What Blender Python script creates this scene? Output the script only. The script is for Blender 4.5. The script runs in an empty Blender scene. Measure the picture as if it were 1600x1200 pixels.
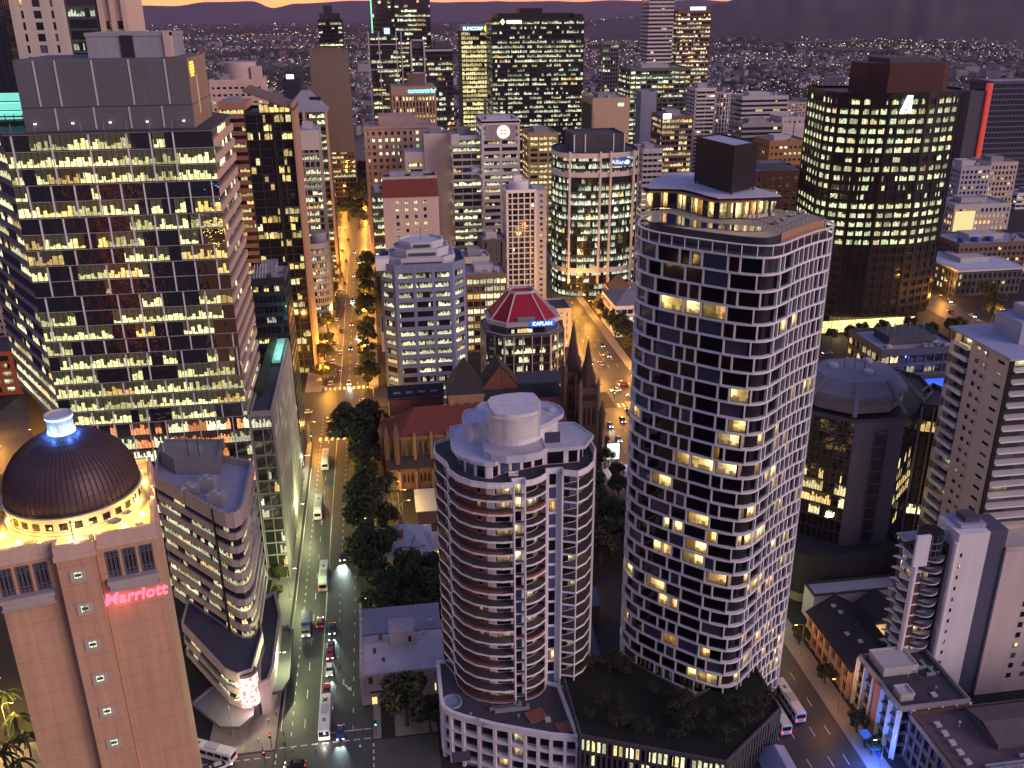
import bpy, math, random
from mathutils import Vector, Matrix
R = math.radians
rnd = random.Random(7)
scene = bpy.context.scene
COL = scene.collection

# ---------------------------------------------------------------- camera
CAM_H, FPX = 150.0, 1450.0
PITCH, YAW, ROLL = R(22.0), R(8.2), R(0.5)
CF = Vector((math.sin(YAW)*math.cos(PITCH), math.cos(YAW)*math.cos(PITCH), -math.sin(PITCH)))
_r = Vector((math.cos(YAW), -math.sin(YAW), 0)); _u = _r.cross(CF)
CR = _r*math.cos(ROLL) - _u*math.sin(ROLL)
CU = _r*math.sin(ROLL) + _u*math.cos(ROLL)
CP = Vector((0, 0, CAM_H))
cam = bpy.data.cameras.new('camera'); cam_o = bpy.data.objects.new('camera', cam); COL.objects.link(cam_o)
cam.sensor_width = 36.0; cam.lens = 36.0*FPX/1600.0; cam.clip_start = 0.5; cam.clip_end = 90000
mw = Matrix((CR, CU, -CF)).transposed().to_4x4(); mw.translation = CP
cam_o.matrix_world = mw
scene.camera = cam_o

# ---------------------------------------------------------------- world, dusk light, exposure
world = bpy.data.worlds.new('World'); scene.world = world; world.use_nodes = True
scene.view_settings.view_transform = 'Standard'; scene.view_settings.look = 'None'
scene.view_settings.exposure = 0.6; scene.view_settings.gamma = 1.0
SUN_AZ = R(-4.0)          # the sun has gone down a little left of straight ahead

class Nt:
    """small node-tree helper"""
    def __init__(s, nt): s.nt = nt
    def n(s, t, **kw):
        n = s.nt.nodes.new(t)
        for k, v in kw.items(): setattr(n, k, v)
        return n
    def put(s, sock, v):
        if isinstance(v, bpy.types.NodeSocket): s.nt.links.new(v, sock)
        else: sock.default_value = v
    def m(s, op, a, b=0.0, c=0.0, clamp=False):
        n = s.n('ShaderNodeMath', operation=op); n.use_clamp = clamp
        s.put(n.inputs[0], a); s.put(n.inputs[1], b)
        if op in ('MULTIPLY_ADD', 'COMPARE', 'SMOOTH_MIN'): s.put(n.inputs[2], c)
        return n.outputs[0]
    def mix(s, f, a, b, mode='MIX'):
        n = s.n('ShaderNodeMix', data_type='RGBA', blend_type=mode)
        s.put(n.inputs[0], f); s.put(n.inputs[6], a if isinstance(a, bpy.types.NodeSocket) else (*a[:3], 1)); s.put(n.inputs[7], b if isinstance(b, bpy.types.NodeSocket) else (*b[:3], 1))
        return n.outputs[2]
    def xyz(s, x, y=0.0, z=0.0):
        n = s.n('ShaderNodeCombineXYZ'); s.put(n.inputs[0], x); s.put(n.inputs[1], y); s.put(n.inputs[2], z); return n.outputs[0]
    def white(s, x, y):
        n = s.n('ShaderNodeTexWhiteNoise', noise_dimensions='2D'); s.put(n.inputs['Vector'], s.xyz(x, y)); return n.outputs['Value']
    def noise(s, vec, scale, detail=2.0, rough=0.5):
        n = s.n('ShaderNodeTexNoise'); s.put(n.inputs['Vector'], vec); n.inputs['Scale'].default_value = scale
        n.inputs['Detail'].default_value = detail; n.inputs['Roughness'].default_value = rough; return n.outputs['Fac']
    def ramp(s, f, stops):
        n = s.n('ShaderNodeValToRGB'); e = n.color_ramp.elements
        while len(e) < len(stops): e.new(0.5)
        for i, (p, c) in enumerate(stops): e[i].position = p; e[i].color = (*c, 1)
        s.put(n.inputs[0], f); return n.outputs[0]

wn = Nt(world.node_tree); wt = world.node_tree
for n_ in list(wt.nodes): wt.nodes.remove(n_)
tc = wn.n('ShaderNodeTexCoord'); sp = wn.n('ShaderNodeSeparateXYZ'); wt.links.new(tc.outputs['Generated'], sp.inputs[0])
el = wn.m('MAXIMUM', sp.outputs[2], 0.0)
base = wn.ramp(el, [(0.0, (0.24, 0.15, 0.22)), (0.14, (0.19, 0.17, 0.29)), (0.45, (0.155, 0.185, 0.41)), (1.0, (0.15, 0.20, 0.52))])
def dirdot(x, y):
    l = math.hypot(x, y)
    return wn.m('ADD', wn.m('MULTIPLY', sp.outputs[0], x/l), wn.m('MULTIPLY', sp.outputs[1], y/l))
west = wn.m('POWER', wn.m('MAXIMUM', dirdot(math.sin(SUN_AZ), math.cos(SUN_AZ)), 0.0), 1.5)
glow = wn.m('MULTIPLY', west, wn.m('EXPONENT', wn.m('MULTIPLY', el, -11.0)))
pink = wn.m('MULTIPLY', wn.m('POWER', wn.m('MAXIMUM', dirdot(0.9, -0.55), 0.0), 1.3), wn.m('EXPONENT', wn.m('MULTIPLY', el, -3.5)))
c1 = wn.mix(glow, base, (2.4, 0.78, 0.27))
c2 = wn.mix(wn.m('MULTIPLY', pink, 0.75), c1, (0.95, 0.50, 0.47))
bg = wn.n('ShaderNodeBackground'); wt.links.new(c2, bg.inputs[0]); bg.inputs[1].default_value = 0.60
sky = wn.n('ShaderNodeTexSky', sky_type='NISHITA'); sky.sun_disc = False; sky.sun_elevation = R(0.3); sky.sun_rotation = SUN_AZ
bg2 = wn.n('ShaderNodeBackground'); wt.links.new(sky.outputs[0], bg2.inputs[0]); bg2.inputs[1].default_value = 0.05
add = wn.n('ShaderNodeAddShader'); wt.links.new(bg.outputs[0], add.inputs[0]); wt.links.new(bg2.outputs[0], add.inputs[1])
wo = wn.n('ShaderNodeOutputWorld'); wt.links.new(add.outputs[0], wo.inputs[0])

sun = bpy.data.lights.new('afterglow', 'SUN'); sun.energy = 1.45; sun.angle = R(40); sun.color = (1.0, 0.73, 0.66)
so = bpy.data.objects.new('afterglow', sun); COL.objects.link(so)
so.rotation_euler = Vector((0.75, -0.62, 0.33)).to_track_quat('Z', 'Y').to_euler()

# ---------------------------------------------------------------- measuring helpers: real points from sight lines
def ray(px, py): return CF*FPX + CR*(px-800) + CU*(600-py)
def gp(px, py, z=0.0):
    d = ray(px, py); return CP + d*((z-CAM_H)/d.z)
def at(px, py, Y):
    d = ray(px, py); return CP + d*(Y/d.y)
def pix(p):
    v = Vector(p)-CP; a = v.dot(CF)
    return (800+FPX*v.dot(CR)/a, 600-FPX*v.dot(CU)/a, a)

# ---------------------------------------------------------------- things, parts
def thing(name, label, cat, loc=(0, 0, 0), rz=0.0, group=None):
    o = bpy.data.objects.new(name, None); COL.objects.link(o); o.empty_display_size = 0.5
    o.location = loc; o.rotation_euler = (0, 0, rz); o['label'] = label; o['category'] = cat
    if group: o['group'] = group
    return o
def tag(o, label, cat, group=None):
    o['label'] = label; o['category'] = cat
    if group: o['group'] = group
    return o

class MB:
    """collects shapes, builds ONE mesh; coordinates are world metres unless local"""
    def __init__(s): s.v = []; s.f = []; s.uv = {}; s.mi = []; s.cm = 0; s.sm = []
    def face(s, pts, uv=None):
        i = len(s.v); s.v.extend(tuple(p) for p in pts); s.f.append(tuple(range(i, i+len(pts)))); s.mi.append(s.cm)
        if uv: s.uv[len(s.f)-1] = uv
    def prism(s, poly, z0, z1, top=True, bot=True):
        n = len(poly)
        for i in range(n):
            a, b = poly[i], poly[(i+1) % n]
            s.face([(a[0], a[1], z0), (b[0], b[1], z0), (b[0], b[1], z1), (a[0], a[1], z1)])
        if top: s.face([(p[0], p[1], z1) for p in poly])
        if bot: s.face([(p[0], p[1], z0) for p in reversed(poly)])
    def loft(s, pa, za, pb, zb, top=True, bot=False):
        n = len(pa)
        for i in range(n):
            j = (i+1) % n
            s.face([(*pa[i][:2], za), (*pa[j][:2], za), (*pb[j][:2], zb), (*pb[i][:2], zb)])
        if top: s.face([(*p[:2], zb) for p in pb])
        if bot: s.face([(*p[:2], za) for p in reversed(pa)])
    def ringwall(s, outer, inner, z0, z1):
        n = len(outer)
        for i in range(n):
            j = (i+1) % n; a, b, c, d = outer[i], outer[j], inner[j], inner[i]
            s.face([(*a[:2], z0), (*b[:2], z0), (*b[:2], z1), (*a[:2], z1)])
            s.face([(*c[:2], z0), (*d[:2], z0), (*d[:2], z1), (*c[:2], z1)])
            s.face([(*a[:2], z1), (*b[:2], z1), (*c[:2], z1), (*d[:2], z1)])
            s.face([(*d[:2], z0), (*c[:2], z0), (*b[:2], z0), (*a[:2], z0)])
    def box(s, c, size, rz=0.0):
        x, y, z = size[0]/2, size[1]/2, size[2]/2; ca, sa = math.cos(rz), math.sin(rz)
        q = [(c[0]+ca*a-sa*b, c[1]+sa*a+ca*b) for a, b in ((-x, -y), (x, -y), (x, y), (-x, y))]
        s.prism(q, c[2]-z, c[2]+z)
    def bx(s, x0, x1, y0, y1, z0, z1): s.prism([(x0, y0), (x1, y0), (x1, y1), (x0, y1)], z0, z1)
    def tube(s, pts, r, n=6, r2=None):
        pts = [Vector(p) for p in pts]; rings = []
        for k, p in enumerate(pts):
            d = (pts[min(k+1, len(pts)-1)]-pts[max(k-1, 0)]).normalized()
            a = d.orthogonal().normalized() if abs(d.z) < .99 else Vector((1, 0, 0)); a = (a-d*a.dot(d)).normalized(); b = d.cross(a)
            rr = r if r2 is None else r+(r2-r)*k/(len(pts)-1)
            rings.append([p+(a*math.cos(2*math.pi*i/n)+b*math.sin(2*math.pi*i/n))*rr for i in range(n)])
        for k in range(len(rings)-1):
            for i in range(n): s.face([rings[k][i], rings[k][(i+1) % n], rings[k+1][(i+1) % n], rings[k+1][i]])
        s.face(list(reversed(rings[0]))); s.face(rings[-1])
    def lathe(s, c, prof, n=24, a0=0.0, cap=True):
        for k in range(len(prof)-1):
            (r0, z0), (r1, z1) = prof[k], prof[k+1]
            for i in range(n):
                t0, t1 = a0+2*math.pi*i/n, a0+2*math.pi*(i+1)/n
                P_ = lambda r, t, z: (c[0]+r*math.cos(t), c[1]+r*math.sin(t), c[2]+z)
                if r1 < 1e-4: s.face([P_(r0, t0, z0), P_(r0, t1, z0), P_(0, 0, z1)])
                elif r0 < 1e-4: s.face([P_(0, 0, z0), P_(r1, t1, z1), P_(r1, t0, z1)])
                else: s.face([P_(r0, t0, z0), P_(r0, t1, z0), P_(r1, t1, z1), P_(r1, t0, z1)])
        if cap and prof[-1][0] > 1e-4: s.face([(c[0]+prof[-1][0]*math.cos(a0+2*math.pi*i/n), c[1]+prof[-1][0]*math.sin(a0+2*math.pi*i/n), c[2]+prof[-1][1]) for i in range(n)])
    def mesh(s, name, mats, off=(0, 0, 0), smooth=False):
        me = bpy.data.meshes.new(name)
        ox, oy, oz = off
        me.from_pydata([(x-ox, y-oy, z-oz) for x, y, z in s.v], [], s.f)
        for m in (mats if isinstance(mats, (list, tuple)) else [mats]): me.materials.append(m)
        if any(s.mi): me.polygons.foreach_set('material_index', s.mi)
        if s.uv:
            l = me.uv_layers.new(name='UVMap').data; k = 0
            for fi, f in enumerate(s.f):
                u = s.uv.get(fi)
                for q in range(len(f)):
                    if u: l[k].uv = u[q]
                    k += 1
        if smooth: me.polygons.foreach_set('use_smooth', [True]*len(me.polygons))
        me.update(); return me
    def build(s, name, mats, parent=None, smooth=False, local=False):
        off = (0, 0, 0) if (parent is None or local) else world_loc(parent)
        o = bpy.data.objects.new(name, s.mesh(name, mats, off, smooth)); COL.objects.link(o)
        if parent is not None: o.parent = parent
        return o
def world_loc(o):
    v = Vector(o.location)
    while o.parent is not None: o = o.parent; v = v+Vector(o.location)
    return v
def dup_mesh(o, parent, loc, name=None):
    c = bpy.data.objects.new(name or o.name.split('.')[0], o.data); COL.objects.link(c); c.parent = parent; c.location = loc; c.color = o.color
    return c
def copy_tree(o, parent=None):
    c = o.copy(); COL.objects.link(c)
    if parent is not None: c.parent = parent
    for ch in list(o.children): copy_tree(ch, c)
    return c
def struct(o, kind='structure'): o['kind'] = kind; return o

def ccw(poly):
    a = sum(poly[i][0]*poly[(i+1) % len(poly)][1]-poly[(i+1) % len(poly)][0]*poly[i][1] for i in range(len(poly)))
    return list(poly) if a > 0 else list(reversed(poly))
def inset(poly, d):
    """offset a CCW polygon inwards by d (outwards if negative)"""
    n = len(poly); out = []
    for i in range(n):
        p0, p1, p2 = Vector(poly[i-1][:2]), Vector(poly[i][:2]), Vector(poly[(i+1) % n][:2])
        e1 = (p1-p0).normalized(); e2 = (p2-p1).normalized()
        n1 = Vector((-e1.y, e1.x)); n2 = Vector((-e2.y, e2.x))
        b = n1+n2
        k = d*2/max(b.dot(b), 0.5)
        out.append((p1.x+b.x*k, p1.y+b.y*k))
    return out
def smooth_poly(pts, per=4):
    n = len(pts); out = []
    for i in range(n):
        p = [Vector(pts[(i+k-1) % n]) for k in range(4)]
        for j in range(per):
            t = j/per
            out.append(tuple(0.5*((2*p[1])+(p[2]-p[0])*t+(2*p[0]-5*p[1]+4*p[2]-p[3])*t*t+(3*p[1]-p[0]-3*p[2]+p[3])*t**3)))
    return out
def resample(pts, step, closed=True):
    P_ = [Vector(p) for p in pts]
    if closed: P_ = P_+[P_[0]]
    L = [0.0]
    for i in range(len(P_)-1): L.append(L[-1]+(P_[i+1]-P_[i]).length)
    n = max(3, round(L[-1]/step)); out = []; k = 0
    for i in range(n if closed else n+1):
        d = min(L[-1]*i/n, L[-1]-1e-6)
        while L[k+1] < d: k += 1
        t = (d-L[k])/max(L[k+1]-L[k], 1e-9); out.append(tuple(P_[k].lerp(P_[k+1], t)))
    return out
def rect(x0, x1, y0, y1): return [(x0, y0), (x1, y0), (x1, y1), (x0, y1)]
def chamf(x0, x1, y0, y1, c): return [(x0+c, y0), (x1-c, y0), (x1, y0+c), (x1, y1-c), (x1-c, y1), (x0+c, y1), (x0, y1-c), (x0, y0+c)]
def rot(poly, a, c):
    ca, sa = math.cos(a), math.sin(a); return [(c[0]+ca*(x-c[0])-sa*(y-c[1]), c[1]+sa*(x-c[0])+ca*(y-c[1])) for x, y in poly]
ORD = ['first', 'second', 'third', 'fourth', 'fifth', 'sixth', 'seventh', 'eighth', 'ninth', 'tenth', 'eleventh', 'twelfth', 'thirteenth', 'fourteenth', 'fifteenth', 'sixteenth', 'seventeenth', 'eighteenth']

# ---------------------------------------------------------------- materials
MATS = {}
def new_mat(name):
    m = bpy.data.materials.new(name); m.use_nodes = True
    for n in list(m.node_tree.nodes): m.node_tree.nodes.remove(n)
    N = Nt(m.node_tree); b = N.n('ShaderNodeBsdfPrincipled'); o = N.n('ShaderNodeOutputMaterial')
    m.node_tree.links.new(b.outputs[0], o.inputs[0]); return m, N, b
def wallm(name, col, rough=0.75, var=0.16, scale=0.12, streak=0.25, metallic=0.0, panel=None, spec=0.3):
    """weathered wall / roof / paint: large blotches, fine grain, vertical streaks, optional panel joints (w, h)"""
    if name in MATS: return MATS[name]
    m, N, b = new_mat(name)
    co = N.n('ShaderNodeTexCoord').outputs['Object']
    s = N.n('ShaderNodeSeparateXYZ'); N.put(s.inputs[0], co)
    big = N.noise(co, scale, 4, .6); fine = N.noise(co, 2.3, 2)
    st = N.noise(N.xyz(N.m('MULTIPLY', s.outputs[0], 1.1), N.m('MULTIPLY', s.outputs[1], 1.1), N.m('MULTIPLY', s.outputs[2], .06)), 1.0, 3)
    f = N.m('ADD', N.m('MULTIPLY', N.m('SUBTRACT', big, .5), 2*var), N.m('MULTIPLY', N.m('SUBTRACT', fine, .5), var))
    f = N.m('ADD', f, N.m('MULTIPLY', N.m('SUBTRACT', st, .5), streak))
    f = N.m('ADD', f, 1.0)
    if panel:
        w, h = panel
        jx = N.m('LESS_THAN', N.m('FRACT', N.m('DIVIDE', N.m('ADD', s.outputs[0], N.m('MULTIPLY', s.outputs[1], 1.0)), w)), .05/w*1.5)
        jz = N.m('LESS_THAN', N.m('FRACT', N.m('DIVIDE', s.outputs[2], h)), .05/h*1.5)
        f = N.m('MULTIPLY', f, N.m('SUBTRACT', 1.0, N.m('MULTIPLY', N.m('MAXIMUM', jx, jz), .35)))
    c = N.mix(1.0, col, N.xyz(f, f, f), 'MULTIPLY')
    N.put(b.inputs['Base Color'], c); b.inputs['Roughness'].default_value = rough; b.inputs['Metallic'].default_value = metallic
    b.inputs['Specular IOR Level'].default_value = spec
    MATS[name] = m; return m
def emit(name, col, strength, base=(0.05, 0.05, 0.05)):
    if name in MATS: return MATS[name]
    m, N, b = new_mat(name)
    b.inputs['Base Color'].default_value = (*base, 1); b.inputs['Emission Color'].default_value = (*col, 1); b.inputs['Emission Strength'].default_value = strength*.75
    m.cycles.emission_sampling = 'NONE'
    MATS[name] = m; return m
def winm(name, cool=(0.95, 1.0, 0.62), warm=(1.0, 0.62, 0.20), st=1.0, hmin=0.30, hvar=0.55, div=2.0, room=3.0, glass=(0.012, 0.014, 0.02), ior=1.7, blind=0.0, rough=0.06, clutter=1.0, wob=0.0, blindcol=(.16, .15, .2), home=False):
    """window glass with lit rooms. UV: u counts window cells, v runs 0..1 up the pane. Object colour: r share lit, g share warm, b brightness"""
    if name in MATS: return MATS[name]
    m, N, b = new_mat(name)
    uv = N.n('ShaderNodeUVMap'); s = N.n('ShaderNodeSeparateXYZ'); N.put(s.inputs[0], uv.outputs[0]); u, v = s.outputs[0], s.outputs[1]
    oi = N.n('ShaderNodeObjectInfo'); cs = N.n('ShaderNodeSeparateColor'); N.put(cs.inputs[0], oi.outputs['Color'])
    seed = N.m('MULTIPLY', oi.outputs['Random'], 613.0)
    cell = N.m('FLOOR', u)
    r1 = N.white(cell, seed); rm = N.m('FLOOR', N.m('ADD', N.m('DIVIDE', u, room), seed)); r2 = N.white(rm, N.m('ADD', seed, 7.3))
    val = N.m('ADD', N.m('MULTIPLY', r1, .42), N.m('MULTIPLY', r2, .58))
    lit = N.m('LESS_THAN', val, cs.outputs[0])
    top = N.m('ADD', hmin, N.m('MULTIPLY', N.white(N.m('FLOOR', N.m('MULTIPLY', u, div*1.7)), N.m('ADD', seed, 3.1)), hvar))
    mask = N.m('LESS_THAN', v, top)
    blk = N.white(N.m('ADD', N.m('FLOOR', N.m('MULTIPLY', u, div*2.3)), N.m('MULTIPLY', N.m('FLOOR', N.m('MULTIPLY', v, 5.0)), 57.0)), N.m('ADD', seed, 1.7))
    fn = N.noise(N.xyz(N.m('MULTIPLY', u, div*1.6), N.m('MULTIPLY', v, 4.0), seed), 1.6, 3, .65)
    fr = N.m('FRACT', N.m('MULTIPLY', u, div)); frame = N.m('MULTIPLY', N.m('GREATER_THAN', fr, .07), N.m('LESS_THAN', fr, .95))
    frame = N.m('MULTIPLY', frame, N.m('GREATER_THAN', v, .05))
    amt = N.m('ADD', N.m('MULTIPLY', blk, .55*clutter), N.m('MULTIPLY', N.m('SMOOTHSTEP' if False else 'POWER', fn, 2.0), 1.9))
    amt = N.m('ADD', amt, .28*(1.3-clutter*.3))
    wsel = N.m('LESS_THAN', N.white(rm, N.m('ADD', seed, 13.7)), cs.outputs[1])
    colr = N.mix(wsel, cool, warm)
    colr = N.mix(N.m('MULTIPLY', N.white(N.m('FLOOR', N.m('MULTIPLY', u, div)), N.m('ADD', seed, 23.0)), .35), colr, (1.0, .80, .40))
    e = N.m('MULTIPLY', N.m('MULTIPLY', lit, mask), N.m('MULTIPLY', amt, frame))
    bright = N.m('ADD', .30, N.m('MULTIPLY', N.white(rm, N.m('ADD', seed, 31.0)), .95))   # every room is lit differently
    e = N.m('MULTIPLY', N.m('MULTIPLY', e, bright), N.m('MULTIPLY', cs.outputs[2], st*.85))
    if home:   # drawn curtains, a lamp, furniture against the light
        fu = N.m('FRACT', u); c0 = N.m('MULTIPLY', N.white(cell, N.m('ADD', seed, 51.0)), .6)
        drawn = N.m('ADD', .16, N.m('MULTIPLY', N.m('GREATER_THAN', fu, c0), .84))
        lx = N.white(cell, N.m('ADD', seed, 61.0)); dx = N.m('MULTIPLY', N.m('SUBTRACT', fu, lx), 1.9); dy = N.m('MULTIPLY', N.m('SUBTRACT', v, .72), 1.7)
        gl = N.m('EXPONENT', N.m('MULTIPLY', N.m('ADD', N.m('MULTIPLY', dx, dx), N.m('MULTIPLY', dy, dy)), -2.6))
        fur = N.m('LESS_THAN', v, N.m('MULTIPLY', N.white(N.m('FLOOR', N.m('MULTIPLY', u, 6.0)), N.m('ADD', seed, 71.0)), .5))
        fold = N.m('ADD', .75, N.m('MULTIPLY', N.white(N.m('FLOOR', N.m('MULTIPLY', u, 14.0)), seed), .35))
        e = N.m('MULTIPLY', N.m('MULTIPLY', e, drawn), N.m('MULTIPLY', N.m('ADD', .22, N.m('MULTIPLY', gl, 1.5)), N.m('MULTIPLY', fold, N.m('SUBTRACT', 1.0, N.m('MULTIPLY', fur, .75)))))
    # faint spill on the upper glass of lit rooms
    e = N.m('ADD', e, N.m('MULTIPLY', N.m('MULTIPLY', lit, frame), N.m('MULTIPLY', cs.outputs[2], .035*st)))
    bc = glass
    if blind > 0:
        bl = N.m('MULTIPLY', N.m('LESS_THAN', N.white(cell, N.m('ADD', seed, 41.0)), blind), frame)
        bc = N.mix(bl, glass, blindcol)
    N.put(b.inputs['Base Color'], bc if not isinstance(bc, tuple) else (*bc, 1))
    b.inputs['Roughness'].default_value = rough; b.inputs['IOR'].default_value = ior
    N.put(b.inputs['Emission Color'], colr); N.put(b.inputs['Emission Strength'], e)
    if wob > 0:
        co = N.n('ShaderNodeTexCoord').outputs['Object']
        bp = N.n('ShaderNodeBump'); bp.inputs['Strength'].default_value = wob; bp.inputs['Distance'].default_value = 0.3
        N.put(bp.inputs['Height'], N.noise(co, .35, 2)); N.put(b.inputs['Normal'], bp.outputs[0])
    m.cycles.emission_sampling = 'NONE'
    MATS[name] = m; return m

M_white = wallm('white render', (.72, .70, .71)); M_pale = wallm('pale concrete', (.46, .43, .44)); M_grey = wallm('grey concrete', (.26, .25, .27))
M_dgrey = wallm('dark grey panel', (.07, .07, .085)); M_black = wallm('black cladding', (.012, .012, .014), rough=.5); M_roof = wallm('roof membrane', (.33, .33, .37), var=.45, scale=.3)
M_droof = wallm('dark roof', (.055, .055, .07), var=.3, scale=.3); M_metal = wallm('grey metal', (.35, .35, .38), rough=.45, metallic=.4); M_dmetal = wallm('dark metal', (.04, .04, .045), rough=.45, metallic=.3)
M_tan = wallm('tan stone', (.50, .37, .27)); M_beige = wallm('beige stone', (.52, .42, .36)); M_pink = wallm('pinkish stone', (.50, .38, .35)); M_brick = wallm('brown red brick', (.23, .09, .065), var=.25)
M_terra = wallm('terracotta cladding', (.42, .21, .15)); M_brown = wallm('brown panel', (.16, .10, .085)); M_lav = wallm('blue grey panel', (.18, .21, .36), panel=(3.4, 3.6))
M_leaf = None
W_off = winm('office windows', st=.85)
W_offg = winm('greenish office windows', cool=(.82, 1.0, .72), st=.8, ior=1.8)
W_full = winm('bright office windows', hmin=.75, hvar=.3, st=.95, clutter=.9)
W_yel = winm('yellow lit windows', cool=(1., .85, .38), warm=(1., .6, .18), hmin=.55, hvar=.5, st=.85)
W_apt = winm('apartment windows', cool=(1., .86, .55), warm=(1., .58, .2), hmin=.9, hvar=.1, st=1.1, room=1., div=1., blind=.2, home=True, blindcol=(.10, .10, .14))
W_far = winm('distant windows', cool=(.92, 1., .66), st=.85, hmin=.3, hvar=.6, div=1., room=2.)

# ---------------------------------------------------------------- facade builder
def bandcol(lit, warm, inten, r): return (max(0, lit*r.uniform(.55, 1.45)), warm, inten*r.uniform(.8, 1.2), 1)
def tower(root, poly, z0, n, fh, sp, wall, win, bay=3.0, pier=0.35, pout=0.06, rec=0.3, lit=.45, warm=.15, inten=1.0, blank=(), top=1.2, roof=None, seed=1, litf=None, wname='wall', cellw=None, piermat=None, blankmat=None):
    """storeys of slab + recessed window band + piers; each storey's window band is a part"""
    r = random.Random(seed); poly = ccw(poly); inn = inset(poly, rec); ne = len(poly)
    w = MB()
    zt = z0+n*fh
    for i in range(n): w.prism(poly, z0+i*fh, z0+i*fh+sp)
    w.prism(poly, zt, zt+sp)
    pm = w if piermat is None else MB()
    for k in range(ne):
        a, b = Vector(poly[k][:2]), Vector(poly[(k+1) % ne][:2]); d = b-a; L = d.length
        if L < 1e-3: continue
        d /= L; nn = Vector((d.y, -d.x))
        if k in blank: continue
        if pier > 0:
            nb = max(1, round(L/bay))
            for q in range(nb+1):
                c = a+d*min(max(L*q/nb, pier/2), L-pier/2)
                p = [c-d*pier/2-nn*(rec+.05), c+d*pier/2-nn*(rec+.05), c+d*pier/2+nn*pout, c-d*pier/2+nn*pout]
                pm.prism([tuple(x) for x in ccw(p)], z0+.01, zt+sp-.02)
    if pm is not w: pm.build('mullion', piermat, root)
    w.build(wname, wall, root)
    if blank:
        bm = MB()
        for k in blank:
            a, b = Vector(poly[k][:2]), Vector(poly[(k+1) % ne][:2]); d = (b-a).normalized(); nn = Vector((d.y, -d.x))
            bm.prism([tuple(x) for x in ccw([a-nn*(rec+.05)+d*.02, b-nn*(rec+.05)-d*.02, b+nn*.04-d*.02, a+nn*.04+d*.02])], z0+.02, zt+sp-.03)
        bm.build('blank_wall', blankmat or wall, root)
    bmesh_ = MB(); u = 0.0; cw = cellw or bay
    for k in range(ne):
        a, b = inn[k], inn[(k+1) % ne]; L = math.hypot(b[0]-a[0], b[1]-a[1]); nu = max(1, round(L/cw)) if L > cw*.6 else L/cw
        if k not in blank:
            bmesh_.face([(a[0], a[1], sp), (b[0], b[1], sp), (b[0], b[1], fh), (a[0], a[1], fh)], [(u, 0), (u+nu, 0), (u+nu, 1), (u, 1)])
        u += nu+3
    me = bmesh_.mesh('window_band', win, (root.location.x, root.location.y, 0))
    for i in range(n):
        o = bpy.data.objects.new('window_band', me); COL.objects.link(o); o.parent = root; o.location = (0, 0, z0+i*fh-root.location.z)
        l = litf(i) if litf else lit
        o.color = bandcol(l, warm, inten, r)
    if top > 0:
        pw = MB(); pw.ringwall(poly, inset(poly, .35), zt+sp, zt+sp+top); pw.build('parapet', wall, root)
    rf = MB(); rf.face([(x, y, zt+sp+.03) for x, y in inset(poly, .3)]); rf.build('roof', roof or M_roof, root)
    return zt+sp

def plant(root, x0, x1, y0, y1, z, h, mat=None, name='plant_room'):
    mb = MB(); mb.bx(x0, x1, y0, y1, z, z+h); mb.ringwall(rect(x0-.12, x1+.12, y0-.12, y1+.12), rect(x0+.2, x1-.2, y0+.2, y1-.2), z+h-.25, z+h+.35)
    return mb.build(name, mat or M_grey, root)
AC = None
def air_units(root, x0, x1, y0, y1, z, n, seed=0, s=1.0):
    """rooftop air conditioning boxes with a round fan each"""
    r = random.Random(seed)
    for i in range(n):
        w, d, h = s*r.uniform(1.2, 3.2), s*r.uniform(1.2, 2.6), s*r.uniform(.9, 2.2)
        x, y = r.uniform(x0+w/2, x1-w/2) if x1-x0 > w else (x0+x1)/2, r.uniform(y0+d/2, y1-d/2) if y1-y0 > d else (y0+y1)/2
        mb = MB(); mb.box((x, y, z+h/2+.15), (w, d, h)); mb.box((x, y, z+.08), (w*.8, d*.8, .16))
        mb.lathe((x, y, z+h+.15), [(min(w, d)*.38, 0), (min(w, d)*.38, .22), (min(w, d)*.3, .22), (min(w, d)*.3, .05)], 12)
        mb.build('air_conditioner', r.choice([M_metal, M_pale, M_grey]), root)
def services(root, x0, x1, y0, y1, z, seed=0, n=5):
    """ducts on feet, pipe runs, hatches and small vents on a flat roof"""
    r = random.Random(seed+50); w, d = x1-x0, y1-y0
    for k in range(max(1, n//3)):
        a = (x0+w*r.uniform(.1, .5), y0+d*r.uniform(.15, .85)); b = (a[0]+w*r.uniform(.2, .4), a[1]); q = MB()
        q.bx(a[0], b[0], a[1]-.28, a[1]+.28, z+.25, z+.8); q.bx(b[0]-.56, b[0], a[1]+.28, a[1]+min(3, d*.15), z+.26, z+.79)
        for j in range(4): q.bx(a[0]+(b[0]-a[0])*j/4+.1, a[0]+(b[0]-a[0])*j/4+.25, a[1]-.2, a[1]+.2, z, z+.27)
        q.build('duct', M_metal, root)
    for k in range(n):
        x, y = x0+w*r.uniform(.06, .94), y0+d*r.uniform(.08, .92); q = MB(); t_ = r.random()
        if t_ < .35: q.bx(x-.5, x+.5, y-.6, y+.6, z, z+.35); q.bx(x-.58, x+.58, y-.68, y+.68, z+.35, z+.42); q.build('roof_hatch', M_pale, root)
        elif t_ < .7: q.tube([(x, y, z), (x, y, z+.8)], .14, 7); q.lathe((x, y, z+.75), [(.26, 0), (.26, .18), (.03, .3)], 8); q.build('roof_vent', M_metal, root)
        else: q.tube([(x, y, z+.12), (x+w*.2, y, z+.12), (x+w*.2, y+d*.12, z+.12)], .07, 5); q.build('pipe', M_dmetal, root)
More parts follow.
